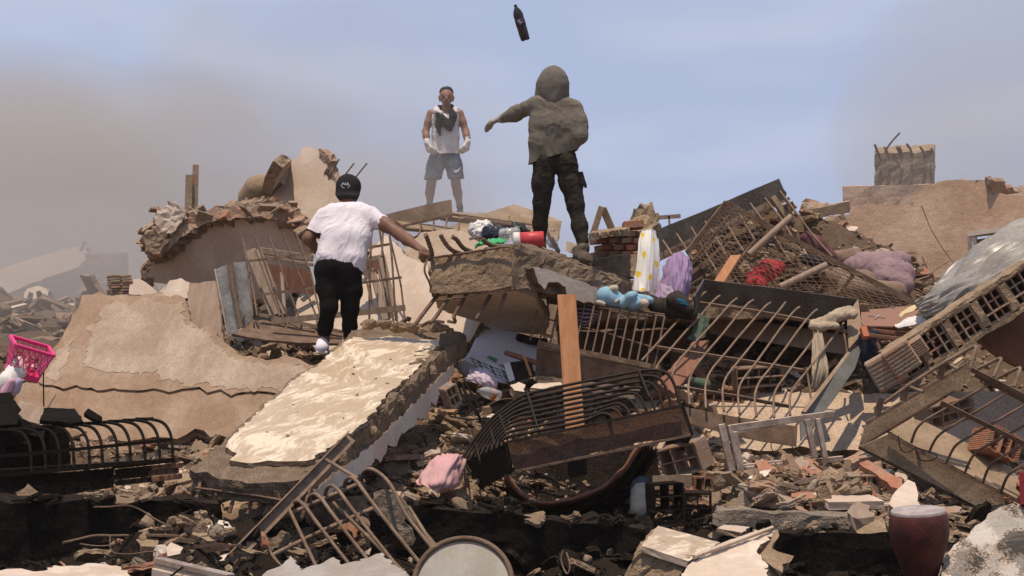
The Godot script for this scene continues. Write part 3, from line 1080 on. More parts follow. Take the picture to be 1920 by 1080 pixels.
	hexa("block", ats([1584, 392, 21, 1720, 392, 21, 1760, 345, 21, 1581, 350, 21, 1584, 392, 22.5, 1760, 392, 22.5, 1760, 345, 22.5, 1581, 350, 22.5]), .2, .02, [M.tan_wall], t)
	t = thing("concrete_column", "broken square concrete column stub with bent rebars on top", "column")
	hexa("stub", ats([1641, 352, 21.2, 1751, 350, 21.2, 1752, 282, 21.2, 1641, 290, 21.2, 1641, 352, 22.1, 1752, 350, 22.1, 1752, 272, 22.1, 1645, 276, 22.1]), .09, .03, [M.grey_stone, M.concrete, M.concrete, M.concrete, M.dust, M.concrete], t)
	for k in [[1652, 300, 1646, 286, 1640, 271], [1668, 298, 1664, 286, 1658, 276], [1690, 296, 1686, 286, 1681, 275], [1710, 296, 1708, 280, 1700, 270], [1735, 296, 1731, 284, 1725, 275], [1745, 290, 1748, 282, 1746, 278], [1692, 290, 1688, 280, 1686, 275]]:
		rod("rebar", ats([k[0], k[1], 21.15, k[2], k[3], 21.1, k[4], k[5], 21.05]), .017, M.rust, t, .08, 6, .15)
	rod("rebar", ats([1656, 292, 21.3, 1666, 272, 21.2, 1687, 249, 21.1]), .014, M.rust, t, .2, 6)
	t = thing("roof_beam", "dusty grey roof beam lying along the rubble top left of the column", "beam")
	hexa("beam_body", ats([1500, 412, 17, 1588, 398, 17.3, 1592, 377, 17.3, 1500, 396, 17, 1500, 412, 17.4, 1594, 398, 17.7, 1594, 376, 17.7, 1500, 394, 17.4]), .1, .012, [M.sheet_dusty, M.dust, M.dust, M.clay_dusty, M.dust, M.dust], t)
	for k in [[1500, 378, 1520, 372, 1550, 382, 1540, 390, 1502, 394], [1530, 426, 1552, 405, 1588, 402, 1580, 420, 1550, 432], [1880, 352, 1930, 345, 1990, 350, 1990, 366, 1900, 362]]:
		t = thing("brick_lump", "lump of broken dusty brickwork near the tan wall and roof beam", "brickwork", "lumps of brickwork by the tan wall")
		slab("lump", ons(pln(at(1500, 400, 17.9), at(1900, 400, 17.6), at(1600, 340, 18.0)), k), Vector3(0, .2, -1), .25, [M.clay_dusty, M.clay, M.clay], t, .025, .05, .05, .08)

	# the low speckled wall in the middle right
	t = thing("speckled_wall", "low speckled rough-cast beige wall beneath the window cages", "wall")
	p = pln(at(1280, 800, 12.3), at(1920, 800, 11.6), at(1500, 740, 12.5))
	slab("wall_face", ons(p, [1190, 742, 1240, 735, 1300, 738, 1500, 735, 1640, 738, 1760, 735, 1990, 730, 1990, 830, 1800, 850, 1650, 842, 1560, 846, 1500, 838, 1440, 846, 1380, 838, 1340, 830, 1290, 834, 1250, 850, 1190, 840]), Vector3(0, .1, -1), .22, [M.speckled, M.concrete, M.concrete], t, .016)
	# far rubble on the left, seen through the dust
	t = thing("far_roof", "pale collapsed roof slab far off in the dust", "roof")
	p = pln(at(0, 540, 32), at(160, 470, 34), at(80, 560, 31))
	slab("slab_face", ons(p, [-60, 545, -40, 518, 60, 484, 150, 460, 158, 452, 164, 474, 150, 500, 60, 530, -10, 560]), Vector3(0, -.3, -1), .5, [M.plaster_pale, M.concrete, M.concrete], t, .05, .15)
	rod("rebar", ats([152, 470, 33.8, 160, 452, 33.7]), .04, M.rust, t)
	t = thing("far_roof", "darker flat roof slab far off beside the pale one", "roof")
	hexa("slab_body", ats([60, 545, 36, 215, 520, 36, 232, 476, 36, 165, 478, 36, 60, 545, 40, 240, 520, 40, 240, 474, 40, 165, 476, 40]), .4, .08, [M.concrete], t)
	t = thing("far_wall", "dim collapsed wall mass far off in the dust", "wall")
	hexa("mass", ats([-60, 680, 33, 330, 660, 30, 300, 540, 31, -60, 560, 34, -60, 680, 40, 330, 660, 38, 330, 545, 38, -60, 545, 40]), .5, .5, [M.concrete], t, false, .7)
	for k in [[30, 582, 52, 540, 78, 536, 92, 545, 88, 558, 62, 568, 40, 580, 23.0], [105, 600, 112, 572, 140, 568, 136, 592, 122, 602, 20.0], [58, 572, 90, 560, 100, 568, 92, 584, 64, 580, 22.0], [-10, 640, 6, 612, 30, 612, 24, 640, 20.0], [140, 640, 150, 610, 180, 600, 176, 640, 19.0]]:
		var dd: float = k[-1]
		var xy: Array = k.slice(0, k.size() - 1)
		t = thing("slab_fragment", "pale flat slab fragment lying in the hazy rubble beyond the cracked wall", "slab", "slab fragments beyond the cracked wall")
		slab("fragment", ons(pln(at(xy[0], xy[1], dd), at(xy[4], xy[5], dd + .3), at(xy[2], xy[3], dd + .5)), xy), Vector3(0, -.4, -1), .12, [M.plaster_pale, M.concrete, M.concrete], t, .02)
	for k in 26:
		var x0 := rng.randf_range(-40, 190)
		var y0 := rng.randf_range(570, 650)
		var d0 := rng.randf_range(18.5, 23)
		var an := rng.randf_range(-.6, .5)
		var l := rng.randf_range(40, 110)
		var o := rod("roof_batten", ats([x0, y0, d0, x0 + l * .5 * cos(an), y0 + l * .5 * sin(an) - rng.randf_range(-4, 6), d0 + .3, x0 + l * cos(an), y0 + l * sin(an), d0 + .5]), rng.randf_range(.015, .03), M.wood_dusty if k % 2 else M.clay_dusty, self, .3, 5)
		tag(o, "long bent batten in the hazy rubble beyond the cracked wall", "batten", "battens beyond the cracked wall")

# ---------------------------------------------------------------- fallen floor slabs
func slabs() -> void:
	var t: Node3D
	var p: Plane
	# the big slab with the smeared polished floor
	t = thing("floor_slab", "large tilted concrete floor slab with cream plaster-smeared polished floor on top", "slab")
	p = pln(at(370, 880, 9.0), at(590, 905, 8.9), at(860, 640, 11.9))
	var n := toward(p.normal, at(600, 800, 10))
	if n.y < 0: n = -n
	var body := [358, 880, 372, 868, 392, 852, 412, 832, 436, 812, 446, 800, 478, 772, 520, 735, 560, 700, 598, 680, 636, 645, 660, 622, 690, 612, 740, 606, 800, 606, 850, 620, 874, 628, 868, 638, 834, 652, 806, 676, 778, 704, 744, 734, 718, 764, 688, 796, 654, 822, 616, 850, 592, 872, 572, 900, 540, 908, 480, 905, 420, 898]
	slab("concrete_body", ons(p, body), -n, .13, [M.gravel, M.gravel, M.concrete], t, .014, .04, .02, .07, .3)
	var p2 := pln(at(370, 880, 9.0) + n * .035, at(590, 905, 8.9) + n * .035, at(860, 640, 11.9) + n * .035)
	var fl := [432, 862, 444, 850, 424, 838, 430, 822, 448, 804, 484, 774, 500, 756, 524, 738, 548, 714, 564, 702, 592, 688, 612, 670, 640, 648, 664, 632, 700, 634, 730, 629, 760, 634, 818, 637, 826, 645, 800, 668, 775, 700, 740, 726, 715, 756, 686, 790, 650, 815, 612, 842, 586, 862, 540, 866, 505, 864, 470, 868]
	slab("polished_floor", ons(p2, fl), -n, .03, [M.floor_tile, M.dust, M.dust], t, .016, .04, .004, .09, .6)
	# grit and crumbs left lying on the floor
	for k in 46:
		var ux := rng.randf()
		var uy := rng.randf()
		var gp := on(p2, lerpf(lerpf(450, 650, uy), lerpf(580, 800, uy), ux), lerpf(850, 650, uy))
		var cm := put("crumb", chunk_mesh(820 + k % 9, 8, 1), [M.dust, M.dust, M.plaster_pale][k % 3], t)
		cm.transform = Transform3D(Basis.from_euler(Vector3(rng.randf() * 6, rng.randf() * 6, 0)).scaled(Vector3(1, .6, 1) * lerpf(.004, .02, pow(rng.randf(), 2.5))), gp + n * .004)
	# rough front with a ledge, and the white-plastered beam under the right edge
	var e := -n
	var q := PackedVector3Array()
	hexa("front_ledge", ats([362, 925, 9.05, 560, 945, 9.0, 585, 903, 9.05, 360, 884, 9.1, 362, 925, 9.5, 560, 945, 9.5, 600, 903, 9.6, 372, 880, 9.6]), .06, .03, [M.concrete, M.concrete, M.concrete, M.concrete, M.gravel, M.earth], t)
	var ea := on(p, 582, 880)
	var eb := on(p, 862, 640)
	var pb := pln(ea + Vector3(.03, 0, .01), eb + Vector3(.03, 0, .01), ea + Vector3(.03, -1, .01))
	var white := [584, 926, 600, 912, 650, 872, 700, 832, 760, 775, 810, 722, 850, 682, 854, 700, 842, 712, 836, 730, 828, 728, 818, 762, 808, 750, 800, 786, 784, 784, 776, 800, 752, 812, 744, 838, 728, 834, 716, 864, 704, 860, 690, 880, 668, 892, 640, 912, 606, 938]
	slab("plastered_side", ons(pb, white), Vector3(-.96, 0, -.27), .06, [M.plaster_white, M.concrete, M.concrete], t, .014, .03, 0.0, .1, .5)
	var pc := pln(ea + Vector3(.012, 0, 0), eb + Vector3(.012, 0, 0), ea + Vector3(.012, -1, 0))
	slab("concrete_side", ons(pc, [580, 884, 616, 854, 654, 826, 690, 798, 720, 768, 746, 738, 780, 708, 806, 680, 836, 656, 872, 638, 876, 660, 852, 690, 812, 728, 762, 780, 702, 838, 652, 878, 602, 918, 578, 920]), Vector3(-.96, 0, -.27), .2, [M.concrete, M.gravel, M.gravel], t, .012, .04, .03, .05)
	for k in [[640, 858], [700, 806], [752, 752], [812, 694]]:
		var cb := put("stuck_lump", chunk_mesh(700 + k[0]), M.concrete, t)
		cb.transform = Transform3D(Basis.from_scale(Vector3(.05, .06, .05)), on(pb, k[0], k[1]))
	for k in 7:
		var x := 370.0 + k * 34
		rod("rebar", ats([x + 6, 900 + k * 2, 9.0, x + 2, 925 + k * 2, 8.93, x - 8, 955 + k * 3, 8.9]), .012, M.rust, t, .04, 6, .25)
	rod("cross_rebar", ats([366, 915, 8.92, 470, 928, 8.88, 530, 938, 8.86]), .009, M.rust, t)
	# crumbs along the upper edge of that slab
	t = thing("concrete_crumbs", "heap of crumbled tan concrete along the top edge of the floor slab", "rubble")
	for k in 16:
		var m := put("crumb", chunk_mesh(300 + k), [M.dust, M.concrete, M.plaster_edge][k % 3], t)
		var x := rng.randf_range(676, 856)
		m.transform = Transform3D(Basis.from_euler(Vector3(rng.randf() * 6, rng.randf() * 6, 0)).scaled(Vector3(1, .7, 1) * rng.randf_range(.04, .1)), at(x, 618 - rng.randf() * 9 + (x - 760) * .06, 11.7))

	# the slab the hooded man stands on
	t = thing("broken_beam_slab", "thick broken concrete slab end with bent rebars that the hooded person stands on", "slab")
	var C := ats([806, 549, 11.5, 966, 543, 11.35, 960, 459, 11.45, 807, 487, 11.6, 900, 560, 13.6, 1150, 560, 13.2, 1130, 500, 13.3, 930, 470, 13.7])
	hexa("end_face", C, .045, .018, [M.concrete, M.concrete, M.concrete, M.gravel, M.gravel, M.plaster_pale], t, false, 5.0)
	var C2 := ats([958, 542, 11.36, 1150, 560, 12.3, 1165, 527, 12.5, 962, 455, 11.46, 1000, 545, 13.0, 1230, 580, 13.4, 1225, 540, 13.5, 1010, 462, 13.0])
	hexa("gravel_top", C2, .045, .028, [M.gravel, M.concrete, M.gravel, M.gravel, M.gravel, M.concrete], t, false, 4.5)
	var ps := pln(at(1000, 520, 11.45), at(1115, 556, 12.0), at(1010, 560, 11.5))
	slab("plaster_side", ons(ps, [1000, 500, 1016, 503, 1040, 510, 1066, 520, 1092, 529, 1120, 540, 1122, 570, 1090, 566, 1064, 556, 1060, 538, 1046, 528, 1028, 530, 1020, 542, 1010, 530, 1004, 515]), Vector3(0, 0, -1), .09, [M.plaster_white, M.gravel, M.gravel], t, .008, .03)
	var pu := pln(at(830, 560, 11.7), at(1010, 560, 11.6), at(960, 630, 12.8))
	slab("ceiling_face", ons(pu, [812, 556, 966, 545, 1000, 556, 1030, 600, 1020, 628, 960, 622, 900, 604, 850, 590, 824, 580]), Vector3(0, .7, -.7), .08, [M.plaster_pale, M.concrete, M.concrete], t, .012, .05)
	# rebars: bent ones on top, straight ones hanging below, a stirrup round the left end
	for k in [[806, 486, 812, 478, 800, 444, 798, 440], [866, 476, 846, 470, 832, 452, 826, 440], [884, 472, 868, 466, 856, 448, 848, 444], [960, 462, 930, 463, 916, 458, 904, 448]]:
		rod("rebar", ats([k[0], k[1], 11.7, k[2], k[3], 11.55, k[4], k[5], 11.5, k[6], k[7], 11.48]), .017, M.rust, t, .09, 7, .18)
	rod("rebar", ats([806, 484, 11.56, 850, 478, 11.52, 950, 462, 11.4, 962, 466, 11.36]), .011, M.rust, t, .05)
	for k in [[823, 550, 806, 572, 792, 590, 776, 612], [850, 546, 836, 566, 815, 598, 806, 606], [880, 543, 866, 566, 850, 595, 0, 0], [926, 540, 912, 566, 893, 599, 0, 0], [961, 525, 950, 545, 935, 583, 0, 0]]:
		var pp := [k[0], k[1], 11.62, k[2], k[3], 11.5, k[4], k[5], 11.45]
		if k[6]: pp += [k[6], k[7], 11.4]
		rod("rebar", ats(pp), .015, M.rust, t, .06, 7, .2)
	rod("stirrup", ats([812, 480, 11.6, 800, 486, 11.5, 794, 508, 11.46, 806, 530, 11.48, 812, 556, 11.55]), .009, M.rust, t, .06)
	rod("stirrup", ats([958, 462, 11.36, 962, 500, 11.3, 962, 544, 11.3]), .010, M.rust, t, .03)
	rod("stirrup", ats([818, 564, 11.5, 880, 556, 11.45, 958, 536, 11.35]), .008, M.rust, t, .03)
	for k in [[840, 602, 856, 606, 850, 594], [790, 612, 810, 600, 832, 604]]:
		rod("rebar_hook", ats([k[0], k[1], 11.5, k[2], k[3], 11.45, k[4], k[5], 11.4]), .013, M.rust, t, .05, 6)

	# pale leaning wall piece between shirt and slab
	t = thing("stained_wall_piece", "pale stained wall piece leaning behind the broken slab's left end", "wall")
	p = pln(at(700, 600, 13.5), at(860, 600, 12.9), at(760, 450, 14.2))
	slab("plaster_face", ons(p, [560, 620, 552, 580, 566, 545, 600, 532, 640, 520, 690, 480, 720, 440, 742, 455, 760, 480, 800, 500, 820, 560, 905, 600, 880, 640, 830, 660, 700, 650, 600, 660]), Vector3(0, -.3, -1), .14, [M.plaster_pale, M.plaster_edge, M.plaster_edge], t, .014)
	t = thing("pink_wall_piece", "dusty pinkish wall fragment lying below the far cage platform", "wall")
	p = pln(at(800, 520, 14.8), at(900, 480, 14.8), at(820, 450, 15.6))
	slab("plaster_face", ons(p, [756, 470, 790, 436, 840, 430, 900, 440, 920, 460, 860, 490, 820, 520, 790, 520]), Vector3(0, -.3, -1), .14, [M.plaster, M.clay_dusty, M.clay_dusty], t, .02, .05)
	# the white sheet of board under the slab: printed box
	t = thing("foam_board", "large white board with a printed hatched strip leaning under the broken slab", "board")
	p = pln(at(870, 690, 12.2), at(1000, 690, 12.2), at(930, 605, 12.9))
	slab("board", ons(p, [862, 682, 880, 660, 906, 603, 946, 614, 1012, 640, 1014, 700, 960, 680, 900, 690]), Vector3(0, -.2, -1), .04, [plain("board_white", Color(.72, .74, .8), .6), M.plaster_white, M.plaster_white], t, .002, .2)
	p = pln(at(870, 685, 12.1), at(960, 720, 11.9), at(882, 664, 12.2))
	var st := slab("printed_strip", ons(p, [874, 686, 884, 664, 945, 690, 960, 712, 950, 716, 900, 708]), Vector3(0, -.2, -1), .02, [M.board_white, M.board_white, M.board_white], t, .002, .2)
	var nn := toward(p.normal, at(900, 690, 12))
	for r in 4:
		for c in 6:
			var u := 882.0 + c * 11.5 + r * 3.0
			var v := 672.0 + c * 4.6 + r * 6.5
			if (r + c) % 2: v -= 1
			var a := on(p, u, v) + nn * .004
			var b := on(p, u + 9, v + 3.8 + ((r + c) % 2) * 2.0) + nn * .004
			bar("hatch_mark", a, b, .008, .002, M.black_iron, st, nn)
			if c % 2: bar("hatch_mark", on(p, u + 1, v + 3) + nn * .004, on(p, u + 9, v + 6.6) + nn * .004, .006, .002, M.black_iron, st, nn)
	var pg := pln(at(870, 690, 12.19), at(1000, 690, 12.19), at(930, 605, 12.89))
	slab("green_print", ons(pg, [912, 670, 918, 667, 934, 673, 930, 680]), Vector3(0, 0, -1), .002, [plain("print_green", Color(.12, .3, .18), .7)], t, .001, .2)
	t = thing("dark_box", "open dark brown box beneath the white board", "box")
	hexa("box_body", ats([958, 716, 11.9, 1000, 706, 11.9, 984, 676, 12.0, 950, 680, 12.0, 958, 716, 12.3, 1006, 706, 12.3, 1000, 676, 12.4, 950, 680, 12.4]), .2, .004, [plain("dark_brown", Color(.03, .016, .012), .8)], t)
	bar("white_flap", at(950, 680, 11.88), at(960, 714, 11.88), .05, .012, M.board_white, t, Vector3(1, 0, 0))
	t = thing("wooden_lath", "brown wooden lath lying across the edge of the white board", "lath")
	bar("strip", at(948, 661, 11.8), at(1004, 680, 11.9), .035, .06, M.wood_red, t, Vector3.UP, .003)
	bar("leg", at(982, 667, 11.75), at(996, 706, 11.7), .02, .03, M.wood_raw, t, Vector3(1, 0, 0))
	# lilac cushion-like tarp roll right of the bricks, wall of bricks behind the boot
	t = thing("brick_stack", "broken red hollow-brick wall stub behind the hooded person's boot", "wall")
	for r in 4:
		for c in 4:
			var x0 := 1112.0 + c * 23 + (r % 2) * 9
			var y0 := 478.0 - r * 12.5
			if x0 > 1196: continue
			bar("brick", at(x0, y0, 13.8), at(x0 + 22, y0 - 1.5, 13.85), .052, .16, M.clay if (r + c) % 4 else M.clay_dusty, t, Vector3.UP, .006)
	slab("mortar_cap", ons(pln(at(1108, 436, 13.5), at(1200, 425, 13.5), at(1150, 430, 14.0)), [1106, 440, 1122, 436, 1150, 432, 1176, 430, 1180, 425, 1150, 428, 1110, 434]), Vector3(0, -1, 0), .05, [M.dust, M.dust, M.dust], t, .012, .03, .02, .04)
	bar("brick", at(1168, 424, 13.8), at(1206, 421, 13.8), .07, .2, M.clay, t, Vector3.UP, .006)
	t = thing("concrete_ledge", "dusty concrete ledge below the red brick stub", "ledge")
	hexa("ledge_body", ats([1104, 520, 13.4, 1196, 520, 13.3, 1196, 478, 13.5, 1110, 486, 13.5, 1104, 520, 14.3, 1230, 520, 14.3, 1230, 478, 14.3, 1104, 486, 14.3]), .07, .04, [M.concrete, M.concrete, M.concrete, M.concrete, M.dust, M.concrete], t)
	t = thing("rock_peak", "pointed lump of broken pale masonry on the skyline behind the red bricks", "masonry")
	slab("lump", ons(pln(at(1180, 420, 15), at(1240, 420, 15.2), at(1210, 380, 15.4)), [1172, 428, 1182, 406, 1194, 390, 1208, 382, 1222, 388, 1230, 398, 1236, 410, 1238, 430, 1200, 440]), Vector3(.1, .1, -1), .35, [M.dust, M.clay_dusty, M.concrete], t, .03, .05, .12, .07)
	t = thing("angle_brace", "pale wooden A-shaped brace standing on the skyline", "brace")
	bar("leg", at(1112, 438, 14.6), at(1128, 388, 14.6), .06, .09, M.sheet_dusty, t, Vector3(1, 0, 0), .004)
	bar("leg", at(1150, 436, 14.7), at(1130, 390, 14.65), .07, .09, M.sheet_dusty, t, Vector3(1, 0, 0), .004)
	# added hidden slab that shades the hollow behind the cages
	t = thing("added_shade_slab", "added hidden concrete slab keeping the hollow behind the window cages dark", "slab")
	hexa("floor_slab", PackedVector3Array([Vector3(.42, 2.40, -12.35), Vector3(3.05, 2.46, -12.75), Vector3(3.05, 2.57, -12.75), Vector3(.42, 2.50, -12.35), Vector3(.42, 2.42, -14.4), Vector3(3.3, 2.5, -14.4), Vector3(3.3, 2.62, -14.4), Vector3(.42, 2.52, -14.4)]), .09, .03, [M.concrete, M.concrete, M.concrete, M.concrete, M.dust, M.concrete], t)
	hexa("fallen_wall", PackedVector3Array([Vector3(.3, 1.2, -13.6), Vector3(3.2, 1.3, -13.8), Vector3(3.2, 2.44, -14.0), Vector3(.42, 2.38, -13.9), Vector3(.3, 1.2, -14.2), Vector3(3.2, 1.3, -14.2), Vector3(3.2, 2.44, -14.3), Vector3(.42, 2.38, -14.3)]), .15, .03, [M.render_coat], t)

# ---------------------------------------------------------------- window cages, grilles and frames
# zoomed set-out: pairs read from a window (ox, oy) at scale k, with one depth each or a depth rule
func zz(ox: float, oy: float, k: float, xy: Array, d0: float, d1 := -1.0) -> PackedVector3Array:
	var r := PackedVector3Array()
	var n := xy.size() / 2
	for i in n:
		var d := d0 if d1 < 0 else lerpf(d0, d1, float(i) / maxi(1, n - 1))
		r.append(at(xy[i * 2] / k + ox, xy[i * 2 + 1] / k + oy, d))
	return r

func sheet(called: String, q: PackedVector3Array, mat, parent: Node, th := .012, dir := Vector3(0, 0, -1), dent := .006) -> MeshInstance3D:
	# sheet steel: flat with dents, folded lip
	return slab(called, q, dir, th, [mat, mat, mat], parent, .003, .12, dent, .14, .1)

func cages() -> void:
	var t: Node3D
	var k := 2.843
	# --- the big cage in the middle right
	t = thing("window_cage", "large dusty window cage with hooked diagonal bars and grey sheet-steel sides", "window cage")
	var dep := func(y): return 12.5 - (y - 540.0) / 240.0 * 1.5
	var bars := [[350, 135, 330, 150, 10, 500, 0, 0], [425, 155, 400, 172, 100, 510, 80, 560], [515, 170, 490, 188, 190, 520, 165, 600], [605, 178, 575, 195, 285, 545, 255, 620, 265, 735], [695, 192, 668, 210, 370, 560, 345, 640, 352, 755], [775, 190, 745, 230, 455, 590, 437, 660, 447, 770], [850, 215, 822, 235, 540, 610, 520, 670, 530, 785], [945, 228, 915, 250, 630, 620, 608, 690, 620, 800], [960, 338, 955, 345, 725, 650, 710, 700, 715, 805], [1085, 300, 1080, 310, 815, 650, 797, 690, 800, 795]]
	for b in bars:
		var pts := PackedVector3Array()
		for i in b.size() / 2:
			if b[i * 2] == 0: continue
			var x: float = b[i * 2] / k + 1200
			var y: float = b[i * 2 + 1] / k + 500
			pts.append(at(x, y, dep.call(y) + (.12 if i == 0 else 0.0)))
		rod("bar", pts, .0095, M.rust_pale, t, .10, 6)
	for r in [[290, 190, 600, 235, 900, 290, 1110, 350], [80, 428, 480, 490, 875, 555], [195, 640, 500, 690, 800, 745]]:
		var pts := PackedVector3Array()
		for i in r.size() / 2:
			var y: float = r[i * 2 + 1] / k + 500
			pts.append(at(r[i * 2] / k + 1200, y, dep.call(y) + .02))
		for i in pts.size() - 1: bar("rail", pts[i], pts[i + 1], .028, .012, M.rust_pale if r[0] != 195 else M.rust, t, Vector3(0, 1, .6))
	var sg = M.sheet_grey
	sheet("back_sheet", ats([1316, 523, 12.6, 1460, 541, 12.5, 1608, 562, 12.4, 1590, 600, 12.5, 1460, 590, 12.6, 1302, 590, 12.7]), sg, t)
	sheet("side_sheet", ats([1318, 524, 12.58, 1300, 556, 12.1, 1302, 590, 12.2, 1316, 600, 12.6]), sg, t, .012, Vector3(1, 0, 0))
	sheet("side_sheet", ats([1609, 562, 12.35, 1617, 622, 12.0, 1592, 656, 11.9, 1588, 588, 12.2]), M.sheet_dusty, t, .014, Vector3(1, 0, -.3))
	sheet("side_sheet", ats([1613, 646, 12.0, 1604, 690, 11.7, 1560, 755, 11.3, 1492, 834, 10.9, 1505, 776, 11.0, 1560, 704, 11.5, 1590, 664, 11.9]), M.painted_blue, t, .02, Vector3(1, .2, -.4))
	sheet("bottom_sheet", ats([1276, 762, 11.2, 1380, 781, 11.05, 1495, 800, 10.95, 1492, 836, 10.9, 1400, 822, 11.0, 1288, 793, 11.15]), M.rust, t, .02, Vector3(0, -.2, -1))
	bar("end_post", at(1512, 690, 11.55), at(1522, 755, 11.3), .014, .014, M.rust, t, Vector3(1, 0, 0))
	bar("end_post", at(1580, 612, 12.0), at(1588, 660, 11.9), .014, .014, M.rust, t, Vector3(1, 0, 0))
	bar("lip", at(1506, 774, 10.97), at(1592, 662, 11.87), .02, .03, M.sheet_dusty, t, Vector3(0, 1, 1))
	# wooden lintel seen through it, and the reddish board
	t = thing("timber_lintel", "dusty brown timber lintel lying behind the bars of the large window cage", "timber")
	hexa("timber", ats([1330, 625, 12.9, 1605, 668, 12.8, 1605, 632, 12.9, 1330, 588, 13.0, 1330, 625, 13.3, 1605, 668, 13.3, 1605, 632, 13.4, 1330, 588, 13.4]), .12, .01, [M.wood_dusty], t)
	t = thing("reddish_plank", "scuffed red-brown board leaning inside the large window cage", "board")
	slab("board", ats([1232, 716, 11.7, 1300, 640, 12.3, 1330, 640, 12.35, 1318, 665, 12.1, 1266, 742, 11.6]), Vector3(0, -.3, -1), .04, [M.wood_red, M.wood_red, M.wood_red], t, .008, .05)

	# --- the burnt cage in the middle foreground
	k = 2.454
	t = thing("burnt_window_cage", "burnt black window cage lying on its back with a rusty steel skirt", "window cage")
	for i in 9:
		var f := i / 8.0
		var dd := lerpf(10.75, 10.0, f)
		var q := PackedVector3Array()
		for v in [[150, 565, 345, 485, -.05], [205, 470, 345, 470, 0], [300, 350, 350, 452, 0], [440, 246, 365, 440, 0], [700, 190, 560, 402, 0], [1010, 130, 740, 365, 0], [1100, 135, 800, 330, -.03], [1140, 190, 840, 335, -.06], [1165, 298, 862, 362, -.1]]:
			q.append(at(lerpf(v[0], v[2], f) / k + 800, lerpf(v[1], v[3], f) / k + 640, dd + v[4]))
		rod("bar", q, .011, M.iron_black, t, .08, 6)
	for c in [[460, 232, 518, 425], [975, 132, 1025, 262], [905, 198, 735, 372], [335, 340, 372, 448], [290, 392, 312, 480], [225, 470, 245, 555], [165, 560, 185, 640], [180, 570, 205, 610]]:
		bar("crossbar", at(c[0] / k + 800, c[1] / k + 640, 10.7), at(c[2] / k + 800, c[3] / k + 640, 10.0), .026, .010, M.iron_black, t, Vector3(0, 1, 0))
	sheet("front_skirt", zz(800, 640, k, [370, 462, 620, 410, 900, 350, 1168, 300, 1190, 360, 1215, 432, 960, 470, 700, 530, 405, 600, 385, 530], 9.95), M.burnt_enamel, t, .02, Vector3(0, 0, -1), .012)
	bar("lip", at(952, 829, 9.9), at(1277, 761, 9.9), .018, .05, M.iron_black, t)
	bar("lip", at(966, 884, 9.9), at(1294, 816, 9.9), .014, .05, M.rust, t)
	sheet("side_skirt", ats([950, 829, 9.97, 965, 884, 9.95, 880, 928, 10.9, 870, 872, 10.95, 905, 842, 10.5]), M.char_and_shade, t, .02, Vector3(-1, 0, -.2))
	sheet("side_skirt", ats([1277, 762, 9.96, 1296, 815, 9.96, 1262, 880, 10.9, 1240, 800, 10.9]), M.char_and_shade, t, .02, Vector3(1, 0, -.2))
	rod("bent_bar", zz(800, 640, k, [150, 560, 120, 620, 70, 690], 10.6, 10.3), .014, M.rust, t, .1, 6)
	t = thing("burnt_curtain", "burnt dark brown curtain sagging beneath the black cage, its rear folds blackened as shade", "curtain")
	for j in 5:
		var rows := []
		var o := j * 26.0
		for r in 4:
			var rr := r * 11.0
			rows.append(zz(800, 640, k, [365 + o * .25, 605 + o * .5 + rr, 440, 690 + o + rr, 520, 730 + o + rr, 640, 718 + o + rr, 780, 672 + o * 1.05 + rr, 880, 600 + o * 1.2 + rr, 940, 520 + o * 1.2 + rr, 985 + o * .6, 460 + o * .3 + rr], 10.05 + j * .13 + r * .09 - (.05 if r == 1 else 0.0)))
		cloth("fold", rows, [M.wood_red, M.char_and_shade, M.char_and_shade, M.soot, M.soot][j], t, 40, 6, .012, 2, 1, .02, j, .01)  # rear folds go black to fill the void with painted shade
	# --- lower grille with curled bar tops and the angle iron across it
	k = 2.25
	t = thing("curled_grille", "rusty window grille with curled bar tops lying in the foreground rubble", "grille")
	var hooks := [[40, 985, 1], [120, 942, 1], [265, 872, 1], [480, 768, 1], [550, 738, 1], [622, 702, 1], [702, 668, 1], [776, 632, 1.5]]
	for h in hooks:
		var x: float = h[0]
		var y: float = h[1]
		var sc: float = h[2]
		var q := zz(340, 600, k, [x - 16, y + 42, x - 10, y + 8, x + 12 * sc, y - 8, x + 40 * sc, y + 12, x + 72 * sc, y + 60, x + 170, y + 190, x + 300, y + 352], 8.35, 7.75)
		rod("bar", q, .0105, M.rust_pale, t, .06, 7)
	for r in [[20, 1027, 265, 906, 8.05, 8.15], [395, 848, 775, 680, 8.2, 8.35], [215, 1082, 520, 926, 7.85, 7.98], [520, 926, 812, 794, 7.98, 8.1]]:
		var a := at(r[0] / k + 340, r[1] / k + 600, r[4])
		var b := at(r[2] / k + 340, r[3] / k + 600, r[5])
		rod("rail", PackedVector3Array([a, a.lerp(b, .5) + Vector3(0, .004, 0), b]), .013, M.rust_pale, t, .2, 7)
	for r in [[455, 800, 590, 1085, 8.1], [640, 770, 960, 1085, 8.1], [880, 720, 1080, 960, 8.3], [610, 590, 745, 670, 8.4], [960, 790, 1070, 965, 8.1]]:
		rod("bar", zz(340, 600, k, r.slice(0, 4), r[4], r[4] - .3), .0105, M.rust_pale, t, 0, 7)
	slab("plaster_scrap", zz(340, 600, k, [806, 735, 850, 722, 920, 745, 958, 800, 945, 850, 985, 925, 975, 950, 940, 945, 915, 890, 860, 850, 820, 800], 8.0), Vector3(0, -.2, -1), .03, [M.grey_stone, M.concrete, M.concrete], t, .01, .04, .02, .05)
	t = thing("angle_iron", "long rusty brown steel angle leaning on the floor slab's front", "angle iron")
	var a0 := at(651, 814, 8.9)
	var a1 := at(424, 1046, 7.6)
	bar("flange", a0, a1, .055, .008, M.rust_pale, t, Vector3(.6, .8, .3))
	bar("web", a0 + Vector3(.02, -.025, -.03), a1 + Vector3(.02, -.025, -.03), .008, .06, M.rust_pale, t, Vector3(.6, .8, .3))
	# --- burnt cage far left
	k = 2.348
